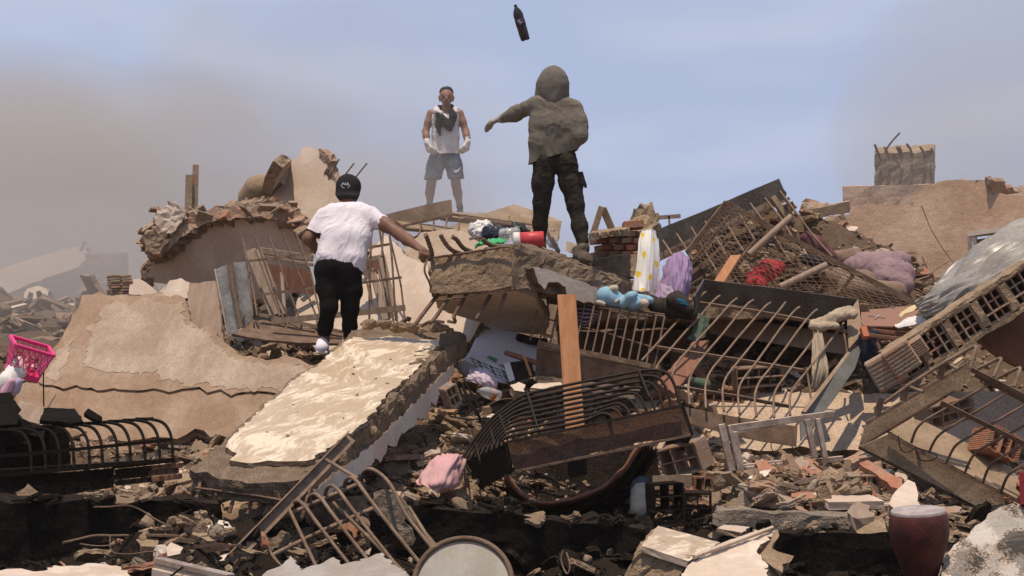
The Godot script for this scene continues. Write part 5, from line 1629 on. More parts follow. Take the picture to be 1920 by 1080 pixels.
func people() -> void:
	var skin := plain("skin", Color(.17, .085, .055), .55)
	var skin2 := plain("skin_tan", Color(.24, .125, .085), .55)
	var jacket := weave("jacket_cloth", [.15, .135, .112], [.21, .18, .145], .7)
	var pants := weave("work_trousers", [.024, .021, .018], [.058, .046, .035], .8)
	var white := weave("shirt_white", [.70, .67, .73], [.6, .54, .55], .9)
	var black := weave("trousers_black", [.0075, .007, .0075], [.013, .012, .012], .5)
	var cap := weave("cap_black", [.022, .022, .026], [.032, .03, .032], .4)
	var shorts := weave("shorts_blue", [.05, .075, .115], [.085, .105, .14], .5)
	var vest := weave("vest_white", [.62, .59, .60], [.5, .46, .45], .6)
	var scarf := weave("scarf_black", [.02, .021, .024], [.035, .034, .035], .3)
	var boot := weave("boot_grey", [.09, .075, .06], [.17, .14, .11], .4)
	var glove := plain("glove_white", Color(.6, .57, .54), .9)
	var sole := plain("sole_white", Color(.62, .57, .5), .7)
	var hairm := plain("hair_black", Color(.012, .010, .010), .6)
	var t: Node3D
	var vi: Array
	var o: Array
	# ------------ the hooded person, seen from behind, arm out after a throw
	t = thing("person", "person in a dusty dark hooded top and work trousers, seen from behind, arm flung out", "person")
	var J := func(x: float, y: float, d: float) -> Vector3: return at(x, y, d)
	var D := 13.0
	var hipl := at(1021, 303, D); var hipr := at(1061, 303, D)
	var knl := at(1016, 384, D + .02); var knr := at(1079, 384, D - .02)
	var anl := at(1011, 455, D + .12); var anr := at(1093, 460, D - .1)
	var shl := at(1000, 196, D + .02); var shr := at(1079, 202, D)
	var ell := at(966, 214, D + .16); var wrl := at(942, 222, D + .34)
	var elr := at(1088, 254, D - .05); var wrr := at(1080, 268, D + .18)
	o = []
	chain(o, [hipl, knl, anl, at(1012, 470, D + .1)], [.075, .055, .042, .04])
	chain(o, [hipr, knr, anr, at(1094, 478, D - .1)], [.075, .055, .042, .04])
	for g in [0, 1]:
		chain(o, [[shl, shr][g].lerp(at(1040, 215, D), .5), at(1030 + g * 20, 260, D + .02), [hipl, hipr][g].lerp(at(1041, 300, D), .4)], [.06, .06, .06])
	chain(o, [shl, ell, wrl], [.055, .042, .03])
	chain(o, [shr, elr, wrr], [.055, .042, .03])
	chain(o, [at(1040, 200, D), at(1037, 172, D + .02)], [.06, .055])
	vi = net(o, .018, 60.0)
	vi = merge_vi(vi, net(head_bones(at(1036, 152, D + .05), Vector3(-.25, -.1, -1).normalized(), Vector3.UP), .008, 90.0))
	vi = merge_vi(vi, net(hand_bones(wrr, Vector3(-.5, .1, -1), Vector3(0, 1, .3), 1, .5), .007, 160.0))
	skin_mesh("body", vi, skin, t)
	skin_mesh("glove", net(hand_bones(wrl + Vector3(.0, .0, .0), Vector3(-.75, -.15, -.5), Vector3(.1, .9, .3), -1, .35, 1.15) + [bn(wrl, .042, wrl.lerp(ell, .25), .046)], .007, 150.0), plain("glove_grey", Color(.33, .3, .27), .9), t)
	# top: body of the jacket, sleeves, hem that hangs lower on the left
	o = []
	chain(o, [at(1014, 200, D + .01), at(1010, 232, D), at(1008, 270, D - .01), at(1004, 325, D - .01)], [.075, .092, .086, .088])
	chain(o, [at(1066, 204, D + .01), at(1066, 235, D), at(1064, 270, D), at(1066, 315, D)], [.075, .092, .09, .09])
	chain(o, [at(1038, 198, D - .02), at(1037, 235, D - .03), at(1036, 320, D - .02)], [.085, .095, .095])
	chain(o, [shl, ell, ell.lerp(wrl, .95)], [.084, .074, .064])
	chain(o, [shr, at(1086, 228, D - .02), elr, elr.lerp(wrr, .9)], [.08, .074, .07, .064])
	chain(o, [at(1020, 190, D), at(1058, 192, D)], [.06, .06])
	vi = net(thin(o, .02), .0105, 34.0)
	wrinkle(vi, .0045, Vector3(2.4, 5.5, 3), .0, .6)
	vi = clip_vi(vi, [hem(at(980, 312, D), at(1098, 277, D), at(1040, 360, D)), cuff(ell, wrl, .86, .14)])
	skin_mesh("hooded_top", vi, jacket, t)
	o = []
	chain(o, [at(1038, 148, D + .03), at(1036, 158, D + .03), at(1034, 176, D + .02)], [.117, .125, .112])
	chain(o, [at(1020, 168, D + .04), at(1009, 181, D + .02)], [.075, .035])
	chain(o, [at(1052, 166, D + .03), at(1060, 178, D + .02)], [.075, .04])
	chain(o, [at(1034, 176, D + .01), at(1036, 190, D - .01)], [.095, .085])
	vi = net(thin(o, .006), .0105, 45.0)
	wrinkle(vi, .003, Vector3(8, 2, 3), .0, .5)
	skin_mesh("hood", vi, weave("hood_cloth", [.14, .128, .112], [.18, .16, .135], .5), t)
	# trousers with pockets
	o = []
	chain(o, [at(1024, 282, D), hipl, at(1017, 345, D), knl, at(1013, 420, D + .06), at(1012, 452, D + .1)], [.06, .09, .09, .07, .062, .058])
	chain(o, [at(1062, 280, D), hipr, at(1071, 345, D - .01), knr, at(1087, 425, D - .06), at(1093, 456, D - .1)], [.06, .09, .092, .072, .064, .058])
	chain(o, [at(1024, 286, D + .04), at(1060, 286, D + .04)], [.07, .07])
	vi = net(thin(o, .006), .0125, 42.0)
	wrinkle(vi, .005, Vector3(2.5, 9, 3), .0, -.4)
	skin_mesh("trousers", vi, pants, t)
	cloth("back_pocket", [ats([1054, 300, D - .10, 1064, 299, D - .11, 1080, 302, D - .09]), ats([1054, 308, D - .105, 1064, 308, D - .115, 1081, 310, D - .09])], pants, t, 8, 4, .002, 2, 2, .01)
	cloth("back_pocket", [ats([1010, 316, D - .10, 1018, 314, D - .11, 1028, 312, D - .10]), ats([1010, 323, D - .10, 1018, 321, D - .115, 1029, 319, D - .10])], pants, t, 8, 4, .002, 2, 2, .01)
	cloth("thigh_pocket", [ats([1083, 322, D - .09, 1090, 326, D - .04, 1093, 332, D + .04]), ats([1088, 348, D - .08, 1094, 350, D - .03, 1096, 354, D + .04])], pants, t, 8, 8, .003, 2, 2, .014)
	for k in [[1083, 481, 1112, 491, 1093, 466, -.12, -.16, "boot"], [1009, 474, 1008, 480, 1012, 462, .08, -.02, "boot"]]:
		o = []
		chain(o, [at(k[4], k[5], D + k[6]), at(k[0] + 3, k[1] - 4, D + k[6])], [.058, .05])
		chain(o, [at(k[0] + 2, k[1], D + k[6]), at((k[0] + k[2]) * .5, (k[1] + k[3]) * .5 - 1, D + k[7] - .03), at(k[2], k[3], D + k[7] - .06)], [.042, .048, .036])
		vi = net(o, .009, 80.0)
		wrinkle(vi, .003, Vector3(14, 14, 14))
		var bt := skin_mesh("boot", vi, boot, t)
		bar("sole", at(k[0] - 2, k[1] + 6, D + k[6]), at(k[2] + 2, k[3] + 5, D + k[7] - .06), .022, .085, M.dust, bt, Vector3.UP, .008)
	# ------------ the man in white shirt and cap, reaching for the rebar
	t = thing("person", "person in a white T-shirt, black trousers and backward black cap, reaching to a rebar", "person")
	D = 12.1
	hipl = at(613, 508, D); hipr = at(655, 510, D)
	knl = at(617, 577, D - .06); knr = at(656, 582, D + .05)
	anl = at(607, 634, D + .1); anr = at(655, 632, D + .2)
	shl = at(606, 408, D + .16); shr = at(697, 404, D + .12)
	ell = at(578, 448, D + .10); wrl = at(600, 476, D + .28)
	elr = at(750, 440, D - .05); wrr = at(784, 464, D - .32)
	o = []
	chain(o, [hipl, knl, anl, at(605, 645, D + .1)], [.08, .055, .042, .04])
	chain(o, [hipr, knr, anr, at(655, 645, D + .2)], [.08, .055, .042, .04])
	for g in [0, 1]:
		chain(o, [[shl, shr][g].lerp(at(650, 420, D + .12), .5), at(632 + g * 20, 465, D + .03), [hipl, hipr][g].lerp(at(634, 505, D), .4)], [.06, .06, .06])
	chain(o, [shl, ell, wrl], [.056, .044, .034])
	chain(o, [shr, shr.lerp(elr, .5), elr, elr.lerp(wrr, .4), wrr], [.056, .054, .043, .043, .029])
	chain(o, [at(651, 398, D + .2), at(652, 372, D + .26)], [.062, .058])
	vi = net(o, .014, 65.0)
	vi = merge_vi(vi, net(head_bones(at(653, 357, D + .3), Vector3(.3, -.25, -1).normalized(), Vector3(0, 1, -.25)), .007, 90.0))
	vi = merge_vi(vi, net(hand_bones(wrr, at(803, 476, D - .46) - wrr, Vector3(.3, .9, .25), -1, .62), .006, 170.0))
	vi = merge_vi(vi, net(hand_bones(wrl, Vector3(.5, -.2, -.9), Vector3(-.5, .7, 0), 1, .4), .007, 170.0))
	skin_mesh("body", vi, skin, t)
	o = []
	chain(o, [at(624, 412, D + .14), at(620, 445, D + .07), at(616, 482, D + .0), at(612, 530, D - .01)], [.096, .102, .098, .1])
	chain(o, [at(680, 410, D + .12), at(672, 445, D + .06), at(662, 484, D), at(658, 535, D)], [.096, .102, .1, .1])
	chain(o, [at(651, 402, D + .12), at(648, 445, D + .02), at(640, 530, D - .03)], [.09, .098, .098])
	chain(o, [shl, shl.lerp(ell, .85)], [.082, .076])
	chain(o, [shr, shr.lerp(elr, .72)], [.082, .074])
	chain(o, [at(628, 395, D + .17), at(676, 393, D + .16)], [.07, .07])
	vi = net(thin(o, .018), .0115, 32.0)
	wrinkle(vi, .0048, Vector3(8, 1.8, 2.5), .0, .4)
	vi = clip_vi(vi, [hem(at(580, 490, D), at(680, 512, D), at(632, 600, D), .25), cuff(shl, ell, .74, .16), cuff(shr, elr, .52, .16)])
	skin_mesh("shirt", vi, white, t)
	o = []
	chain(o, [at(616, 492, D), hipl, at(614, 540, D - .02), knl, at(610, 610, D + .04), at(607, 632, D + .1)], [.085, .094, .085, .064, .054, .048])
	chain(o, [at(654, 498, D), hipr, at(658, 545, D), knr, at(656, 612, D + .12), at(655, 632, D + .2)], [.084, .092, .085, .064, .055, .048])
	chain(o, [at(620, 500, D - .03), at(652, 505, D - .03)], [.092, .092])
	vi = net(o, .0125, 60.0)
	wrinkle(vi, .0035, Vector3(4, 8, 4), .001)
	skin_mesh("trousers", vi, black, t)
	o = []
	var hc := at(653, 352, D + .28)
	chain(o, [hc + Vector3(0, .012, 0), hc + Vector3(.006, .02, -.05)], [.103, .096])
	chain(o, [hc + Vector3(-.01, -.05, .02), hc + Vector3(0, -.045, -.04)], [.085, .085])
	for g in 7:
		var f := (g - 3) / 3.0
		chain(o, [hc + Vector3(f * .085, -.055, .03), hc + Vector3(f * .078, -.082, .115 - absf(f) * .02)], [.012, .009])
	var cp := skin_mesh("cap", net(o, .008, 90.0), cap, t)
	var tm := TextMesh.new()
	tm.text = "PAR"
	tm.font_size = 14
	tm.pixel_size = .0022
	tm.depth = .003
	var lt := put("lettering", tm, plain("print_white", Color(.6, .6, .6), .8), cp)
	lt.transform = Transform3D(Basis(Vector3.RIGHT, -.12), hc + Vector3(-.012, .015, .106))
	var ring := PackedVector3Array()
	for g in 15:
		var an := PI + PI * g / 14.0
		ring.append(hc + Vector3(-.012 + cos(an) * .036, .01 + sin(an) * .028, .104))
	rod("emblem_arc", ring, .0025, M.print_white, cp, 0, 5)
	for k in [[604, 652, -.05, 604, 660], [655, 652, .1, 655, 656]]:
		o = []
		chain(o, [at(k[0], k[1] - 9, D + .1 + k[2]), at(k[0], k[1], D + .02 + k[2])], [.045, .05])
		chain(o, [at(k[0] - 1, k[1] + 1, D - .04 + k[2]), at(k[0] + 3, k[1] - 2, D + .16 + k[2])], [.044, .042])
		var sh := skin_mesh("shoe", net(o, .008, 80.0), white, t)
		bar("sole", at(k[0] - 1, k[1] + 9, D - .07 + k[2]), at(k[0] + 3, k[1] + 6, D + .2 + k[2]), .022, .095, sole, sh, Vector3.UP, .008)
	# ------------ the man in the vest, far side, facing
	t = thing("person", "person in a white vest, blue shorts and white gloves standing on the skyline, facing", "person")
	D = 20.7
	hipl = at(819, 297, D); hipr = at(850, 297, D)
	knl = at(808, 346, D - .02); knr = at(855, 346, D - .04)
	anl = at(806, 384, D); anr = at(862, 386, D)
	shl = at(808, 213, D); shr = at(862, 213, D)
	ell = at(798, 247, D - .02); wrl = at(801, 269, D - .12)
	elr = at(873, 246, D - .02); wrr = at(877, 266, D - .12)
	o = []
	chain(o, [hipl, knl, at(806, 362, D + .03), anl], [.085, .06, .058, .04])
	chain(o, [hipr, knr, at(858, 362, D + .03), anr], [.085, .06, .058, .04])
	for g in [0, 1]:
		chain(o, [[shl, shr][g].lerp(at(835, 222, D), .4), at(828 + g * 13, 255, D), [hipl, hipr][g].lerp(at(834, 300, D), .3)], [.075, .068, .07])
	chain(o, [shl, shl.lerp(ell, .5), ell, ell.lerp(wrl, .4), wrl], [.058, .05, .042, .042, .03])
	chain(o, [shr, shr.lerp(elr, .5), elr, elr.lerp(wrr, .4), wrr], [.058, .05, .042, .042, .03])
	chain(o, [at(836, 212, D), at(837, 196, D - .01)], [.064, .058])
	vi = net(o, .015, 60.0)
	var hd := at(837, 184, D - .02)
	vi = merge_vi(vi, net(head_bones(hd, Vector3(.05, -.06, 1).normalized(), Vector3.UP, 1.12), .0065, 95.0))
	skin_mesh("body", vi, skin2, t)
	o = [bn(hd + Vector3(0, .07, -.02), .088, hd + Vector3(0, .05, -.06), .088), bn(hd + Vector3(-.045, .095, .0), .045, hd + Vector3(.045, .095, .0), .045), bn(hd + Vector3(0, .105, -.01), .05, hd + Vector3(0, .115, .035), .03)]
	vi = net(o, .008, 80.0)
	wrinkle(vi, .004, Vector3(30, 30, 30), .003)
	skin_mesh("hair", vi, hairm, t)
	for g in [-1.0, 1.0]:
		lathe("eye", [[0, .012], [.010, .008], [.014, 0], [.010, -.006], [0, -.008]], Transform3D(Basis(Vector3.RIGHT, PI / 2), hd + Vector3(g * .037, .008, .088)), hairm, t, 10)
		bar("eyebrow", hd + Vector3(g * .018, .036, .095), hd + Vector3(g * .058, .036, .088), .010, .012, hairm, t)
	bar("mouth", hd + Vector3(-.024, -.062, .102), hd + Vector3(.024, -.062, .102), .007, .01, plain("lips", Color(.11, .045, .04), .6), t)
	o = []
	chain(o, [at(821, 222, D), at(823, 255, D), at(820, 305, D)], [.094, .09, .1])
	chain(o, [at(850, 222, D), at(848, 255, D), at(850, 305, D)], [.094, .09, .1])
	chain(o, [at(836, 225, D + -.02), at(836, 300, D - .02)], [.096, .098])
	chain(o, [at(818, 206, D), at(820, 222, D)], [.05, .09])
	chain(o, [at(853, 206, D), at(851, 222, D)], [.05, .09])
	vi = net(o, .013, 60.0)
	wrinkle(vi, .006, Vector3(6, 2.4, 4), .0006)
	vi = clip_vi(vi, [hem(at(806, 291, D), at(866, 289, D), at(836, 330, D))])
	skin_mesh("vest", vi, vest, t)
	o = []
	chain(o, [at(821, 292, D), at(816, 312, D), at(808, 350, D - .02)], [.105, .115, .12])
	chain(o, [at(848, 292, D), at(852, 312, D), at(857, 348, D - .03)], [.103, .112, .112])
	vi = net(o, .013, 65.0)
	wrinkle(vi, .006, Vector3(6, 2.4, 4), .0006)
	vi = clip_vi(vi, [hem(at(790, 337, D), at(880, 334, D), at(836, 380, D))])
	var shp := skin_mesh("shorts", vi, shorts, t)
	var zf := D - .135
	slab("emblem", ats([851, 317, zf, 852, 322, zf, 855, 324, zf, 860, 320, zf - .0, 865, 313, zf + .02, 858, 318, zf, 854, 320, zf]), Vector3(0, 0, -1), .006, [M.print_white, M.print_white, M.print_white], shp, .0, .03)
	o = []
	chain(o, [at(826, 216, D - .10), at(831, 225, D - .14), at(839, 234, D - .15), at(843, 240, D - .15)], [.03, .042, .05, .036])
	chain(o, [at(846, 207, D - .09), at(850, 218, D - .13), at(847, 234, D - .14)], [.03, .042, .036])
	chain(o, [at(822, 216, D - .13), at(821, 236, D - .13), at(825, 252, D - .13)], [.034, .032, .02])
	chain(o, [at(826, 205, D + .08), at(846, 204, D + .08)], [.06, .06])
	vi = net(o, .011, 65.0)
	wrinkle(vi, .010, Vector3(14, 6, 10), .003)
	skin_mesh("scarf", vi, scarf, t)
	o = []
	chain(o, [at(819, 204, D - .04), at(818, 209, D - .10), at(828, 212, D - .15)], [.035, .035, .028])
	chain(o, [at(852, 203, D), at(855, 210, D - .06)], [.03, .03])
	skin_mesh("towel", net(o, .011, 70.0), vest, t)
	for k in [[wrl, ell, 1.0], [wrr, elr, -1.0]]:
		var w0: Vector3 = k[0]
		var e0: Vector3 = k[1]
		skin_mesh("glove", net(hand_bones(w0, (w0 - e0) * .6 + Vector3(k[2] * .1, -.1, .02), Vector3(-k[2], .3, .6), k[2], .55, 1.15) + [bn(w0, .04, w0.lerp(e0, .2), .045)], .009, 140.0), glove, t)
	lathe("wrist_band", [[.047, -.012], [.05, 0], [.047, .012]], Transform3D(Basis(Vector3.BACK, .2), wrr.lerp(elr, .26)), hairm, t, 14)
	for k in [[862, 390], [805, 388]]:
		o = []
		chain(o, [at(k[0], k[1] - 3, D + .04), at(k[0] + 1, k[1] + 1, D - .16)], [.05, .04])
		var sh := skin_mesh("shoe", net(o, .01, 80.0), cap, t)
		bar("sole", at(k[0], k[1] + 5, D + .08), at(k[0] + 1, k[1] + 6, D - .2), .02, .09, shorts, sh, Vector3.UP, .006)
	# ------------ the bottle in the air
	t = thing("cola_bottle", "dark two-litre cola bottle with a printed label flying through the sky", "bottle")
	var bt := Transform3D(Basis(Vector3.BACK, deg_to_rad(17)) * Basis(Vector3.RIGHT, .15), at(985, 74, 15.2))
	lathe("bottle_body", [[0, .012], [.022, .004], [.036, 0], [.046, .012], [.05, .05], [.05, .13], [.049, .22], [.052, .24], [.05, .265], [.04, .295], [.025, .32], [.014, .335]], bt, cola(), t, 28)
	for g in 5:
		var an := TAU * g / 5 + .3
		lathe("foot", [[0, -.012], [.013, -.006], [.018, .006], [.012, .03]], bt * Transform3D(Basis.IDENTITY, Vector3(cos(an) * .031, 0, sin(an) * .031)), M.cola, t, 10)
	lathe("cap", [[.0145, .333], [.016, .335], [.016, .356], [.013, .359], [0, .359]], bt, plain("cap_blue", Color(.01, .018, .05), .5), t, 16)
	var lb := lathe("label", [[.0505, .14], [.0515, .141], [.0515, .212], [.0505, .213]], bt, plain("label_dark", Color(.035, .02, .045), .5), t, 28)
	for q in [[-.030, .196, .030, .012], [-.026, .183, .034, .014], [-.018, .168, .016, .010], [-.002, .168, .016, .012], [.018, .168, .008, .008], [-.02, .156, .02, .006]]:
		var s := mb()
		for g in 6:
			var a0: float = PI / 2 - (q[0] + q[2] * g / 6.0) / .0525
			var a1: float = PI / 2 - (q[0] + q[2] * (g + .8) / 6.0) / .0525
			var hh: float = q[3] * (.7 + .3 * sin(g * 2.3))
			quad(s, bt * Vector3(cos(a0) * .0524, q[1] - hh * .5, sin(a0) * .0524), bt * Vector3(cos(a0) * .0524, q[1] + hh * .5, sin(a0) * .0524), bt * Vector3(cos(a1) * .0524, q[1] + hh * .5, sin(a1) * .0524), bt * Vector3(cos(a1) * .0524, q[1] - hh * .5, sin(a1) * .0524))
		build(s, "print", M.print_white, lb)

func cola() -> StandardMaterial3D:
	var m := plain("cola", Color(.028, .024, .026), .15)
	return m

# ---------------------------------------------------------------- cloth and soft things
func hearts() -> StandardMaterial3D:
	var w := 160
	var h := 256
	var im := Image.create(w, h, false, Image.FORMAT_RGB8)
	var hs := [[.2, .12], [.72, .2], [.3, .42], [.85, .52], [.15, .66], [.62, .74], [.9, .92], [.35, .95]]
	for y in h:
		for x in w:
			var c := Color(.72, .71, .68)
			if y % 21 < 1 or (x + y / 6) % 34 < 1: c = Color(.6, .59, .56)
			for q in hs:
				var u: float = (float(x) / w - q[0]) * 15.0
				var v: float = -(float(y) / h - q[1]) * 22.0
				var a := u * u + v * v - 1.0
				if a * a * a - u * u * v * v * v < 0.0: c = Color(.72, .5, .03)
			im.set_pixel(x, y, c.linear_to_srgb())
	var m := StandardMaterial3D.new()
	m.resource_name = "heart_print"
	m.albedo_texture = ImageTexture.create_from_image(im)
	m.roughness = .95
	return m

func stripes(key: String, a: Color, b: Color, n: int) -> StandardMaterial3D:
	var im := Image.create(4, 96, false, Image.FORMAT_RGB8)
	for y in 96:
		for x in 4: im.set_pixel(x, y, (b if (y * n / 96) % 3 == 0 else a).linear_to_srgb())
	var m := StandardMaterial3D.new()
	m.resource_name = key
	m.albedo_texture = ImageTexture.create_from_image(im)
	m.roughness = .95
	return m

func garment(called: String, label: String, cat: String, rows: Array, mat, amp := .02, fu := 4.0, fv := 2.0, nu := 26, nw := 26, group := "") -> Node3D:
	var t := thing(called, label, cat, group)
	var r := []
	for q in rows: r.append(ats(q))
	cloth("cloth", r, mat, t, nu, nw, amp * .4, fu * 1.4, fv, .006, rng.randf() * 20.0, .015)
	return t

func bundle(called: String, label: String, cat: String, bones: Array, mat, amp := .02, cell := .02, group := "", fx := Vector3(7, 4, 6)) -> Node3D:
	var t := thing(called, label, cat, group)
	var o := []
	for b in bones: o.append(bn(at(b[0], b[1], b[2]), b[3], at(b[4], b[5], b[6]), b[7]))
	var vi := net(o, cell, 45.0)
	wrinkle(vi, amp * .32, fx * .8, .0, rng.randf_range(-1, 1))
	skin_mesh("heap", vi, mat, t)
	return t

func fabrics() -> void:
	var t: Node3D
	var lilac := weave("lilac_cloth", [.34, .24, .40], [.27, .19, .30], .5)
	var pinkdust := weave("pink_dusty", [.42, .27, .27], [.46, .34, .31], .6)
	var mauve := weave("mauve_cloth", [.24, .165, .19], [.3, .22, .2], .6)
	var red := weave("red_cloth", [.42, .035, .05], [.3, .04, .05], .4)
	var maroon := weave("maroon_cloth", [.12, .05, .055], [.17, .1, .09], .5)
	var navy := weave("navy_cloth", [.018, .022, .04], [.035, .038, .055], .5)
	var beige := weave("beige_cloth", [.40, .33, .25], [.3, .23, .16], .5)
	var brownc := weave("brown_cloth", [.19, .13, .10], [.27, .2, .15], .5)
	var green := weave("green_cloth", [.08, .115, .085], [.13, .14, .1], .4)
	var paper := weave("white_cloth", [.66, .64, .64], [.52, .49, .46], .5)
	var rose := weave("rose_cloth", [.55, .32, .33], [.48, .33, .3], .5)
	var darkc := weave("dark_cloth", [.03, .025, .022], [.07, .055, .045], .4)
	garment("muslin_blanket", "white muslin blanket printed with yellow hearts hanging over the rubble", "blanket", [[1203, 436, 12.9, 1212, 431, 12.85, 1224, 430, 12.85, 1228, 434, 12.9], [1197, 470, 12.8, 1210, 466, 12.75, 1222, 468, 12.78, 1236, 474, 12.85], [1191, 515, 12.75, 1207, 518, 12.68, 1220, 512, 12.72, 1235, 520, 12.8], [1186, 548, 12.72, 1205, 546, 12.62, 1218, 550, 12.7, 1234, 562, 12.8]], hearts(), .03, 3.0, .8, 30, 34)
	t = garment("lilac_hoodie", "lilac garment draped over a stub beside the muslin blanket", "garment", [[1246, 500, 12.85, 1258, 480, 12.75, 1276, 474, 12.7, 1290, 484, 12.75, 1296, 500, 12.85], [1242, 520, 12.8, 1258, 505, 12.65, 1275, 503, 12.6, 1288, 508, 12.62, 1296, 518, 12.8], [1234, 545, 12.75, 1252, 532, 12.6, 1270, 530, 12.55, 1286, 535, 12.55, 1293, 540, 12.75], [1228, 568, 12.7, 1246, 562, 12.58, 1266, 560, 12.52, 1280, 562, 12.52, 1288, 560, 12.7]], lilac, .055, 5, 1.2, 40, 36)
	cloth("hanging_sleeve", [ats([1236, 540, 12.55, 1250, 534, 12.5, 1262, 540, 12.5]), ats([1232, 562, 12.5, 1250, 556, 12.45, 1268, 552, 12.46]), ats([1240, 580, 12.5, 1256, 574, 12.45, 1278, 566, 12.46])], weave("lilac_pale", [.42, .33, .44], [.36, .27, .36], .5), t, 16, 16, .02, 4, 2)
	bundle("dark_trousers", "crumpled dark trousers on the railing beside the soft toy", "garment", [[1228, 572, 12.2, .05, 1258, 578, 12.2, .07], [1258, 578, 12.2, .07, 1296, 588, 12.1, .055], [1222, 562, 12.25, .04, 1236, 584, 12.2, .05]], darkc, .008, .016)
	t = thing("dark_shoe", "dark shoe with a blue patch lying under the lilac garment", "shoe")
	skin_mesh("shoe_upper", net([bn(at(1262, 562, 12.1), .06, at(1294, 580, 12.0), .04), bn(at(1270, 556, 12.15), .05, at(1284, 570, 12.05), .05)], .01, 70.0), darkc, t)
	for k in 3: bar("blue_stripe", at(1269 + k * 3, 560 + k * 4, 11.99), at(1284 + k * 3, 563 + k * 4, 11.97), .012, .008, plain("blue_patch", Color(.03, .2, .32), .6), t)
	t = garment("striped_cloth", "purple and white striped cloth tucked behind the railing bars", "garment", [[1080, 566, 12.25, 1100, 566, 12.2, 1124, 574, 12.2], [1082, 588, 12.2, 1098, 590, 12.14, 1118, 590, 12.2], [1084, 606, 12.25, 1096, 612, 12.2, 1110, 604, 12.25]], stripes("striped", Color(.05, .025, .09), Color(.5, .45, .5), 21), .02, 3, 2)
	# the soft toy
	t = thing("soft_toy", "pale blue plush animal lying on its back on the railing", "soft toy")
	var blue := weave("plush_blue", [.25, .42, .54], [.22, .36, .46], .3)
	var cream := weave("plush_cream", [.5, .43, .36], [.4, .33, .27], .3)
	var o := [bn(at(1136, 556, 12.05), .082, at(1148, 560, 12.05), .075), bn(at(1158, 566, 12.05), .06, at(1190, 572, 12.05), .062), bn(at(1168, 570, 11.98), .034, at(1182, 556, 11.95), .032), bn(at(1182, 556, 11.95), .032, at(1190, 552, 11.95), .026), bn(at(1190, 558, 12.08), .036, at(1214, 562, 12.08), .036), bn(at(1188, 572, 11.98), .035, at(1204, 568, 11.95), .034)]
	skin_mesh("plush_body", net(o, .010, 80.0), blue, t)
	skin_mesh("muzzle", net([bn(at(1148, 543, 12.02), .034, at(1153, 541, 12.0), .03)], .008, 90.0), cream, t)
	skin_mesh("ear", net([bn(at(1122, 567, 11.98), .02, at(1132, 570, 11.98), .018)], .007, 90.0), cream, t)
	skin_mesh("foot", net([bn(at(1207, 568, 11.92), .036, at(1209, 569, 11.91), .034)], .008, 90.0), cream, t)
	skin_mesh("foot", net([bn(at(1217, 563, 12.06), .032, at(1219, 563, 12.05), .03)], .008, 90.0), blue, t)
	skin_mesh("bow", net([bn(at(1155, 566, 11.96), .014, at(1160, 562, 11.96), .012)], .006, 90.0), cream, t)
	# heaps behind the chain-link
	bundle("red_garment", "bright red garment heaped behind the chain-link net", "garment", [[1412, 522, 13.9, .07, 1440, 508, 13.9, .09], [1440, 508, 13.9, .09, 1462, 500, 13.95, .06], [1405, 530, 13.8, .04, 1430, 534, 13.8, .05]], red, .024, .016, "", Vector3(5, 3, 4))
	bundle("maroon_garment", "dark maroon garment trailing down beside the tan wall", "garment", [[1512, 446, 14.2, .06, 1530, 462, 14.2, .09], [1530, 462, 14.2, .09, 1556, 482, 14.2, .07]], maroon, .012, .02)
	bundle("mauve_bundle", "big dusty mauve bundle of bedding beyond the chain-link panel", "bundle", [[1596, 502, 14.2, .09, 1640, 504, 14.1, .12], [1640, 508, 14.1, .14, 1690, 514, 14.0, .12], [1660, 524, 13.95, .11, 1698, 534, 13.9, .08], [1620, 492, 14.2, .10, 1690, 490, 14.2, .09]], mauve, .03, .016, "", Vector3(6, 2.5, 5))
	bundle("brown_bundle", "rumpled brown bedding left of the mauve bundle", "bundle", [[1540, 490, 14.4, .08, 1600, 486, 14.3, .11], [1556, 520, 14.0, .1, 1620, 530, 13.9, .12], [1590, 540, 13.8, .1, 1680, 548, 13.7, .1]], brownc, .014, .024)
	bundle("navy_garment", "small navy garment in the shade behind the net", "garment", [[1508, 486, 13.9, .05, 1536, 490, 13.9, .06]], navy, .01, .018)
	# right: mattress in plastic over the block row
	t = thing("wrapped_mattress", "big grey mattress in clear plastic slumped over the hollow blocks", "mattress")
	var rows := [ats([1722, 574, 12.0, 1762, 548, 11.9, 1800, 500, 12.0, 1850, 458, 12.1, 1920, 424, 12.2, 2000, 396, 12.2]), ats([1726, 582, 11.8, 1768, 560, 11.6, 1812, 520, 11.5, 1862, 486, 11.5, 1926, 452, 11.5, 2000, 424, 11.5]), ats([1736, 590, 11.6, 1778, 572, 11.3, 1822, 545, 11.1, 1872, 514, 11.05, 1930, 480, 11.0, 2000, 450, 11.0]), ats([1748, 600, 11.5, 1790, 590, 11.2, 1832, 566, 10.95, 1880, 536, 10.9, 1934, 500, 10.85, 2000, 470, 10.85]), ats([1756, 616, 11.5, 1798, 602, 11.2, 1840, 584, 11.0, 1884, 556, 10.95, 1936, 526, 10.9, 2000, 490, 10.9])]
	cloth("plastic_cover", rows, M.tarp, t, 70, 70, .06, 1.4, 13, .05, 3.3)
	bundle("denim_trousers", "dark blue jeans hanging below the wooden slats", "garment", [[1622, 634, 11.9, .05, 1630, 660, 11.9, .06], [1630, 660, 11.9, .06, 1626, 688, 11.9, .04], [1628, 632, 11.9, .04, 1642, 626, 11.9, .03]], navy, .008, .014)
	garment("white_blouse", "folded white cloth lying on the brown cardboard", "garment", [[1682, 610, 12.0, 1700, 598, 12.0, 1722, 592, 12.05, 1746, 600, 12.1], [1680, 612, 11.9, 1705, 604, 11.85, 1728, 600, 11.85, 1750, 604, 11.9], [1682, 617, 11.85, 1705, 612, 11.8, 1726, 610, 11.8, 1748, 608, 11.85]], paper, .02, 3, 3)
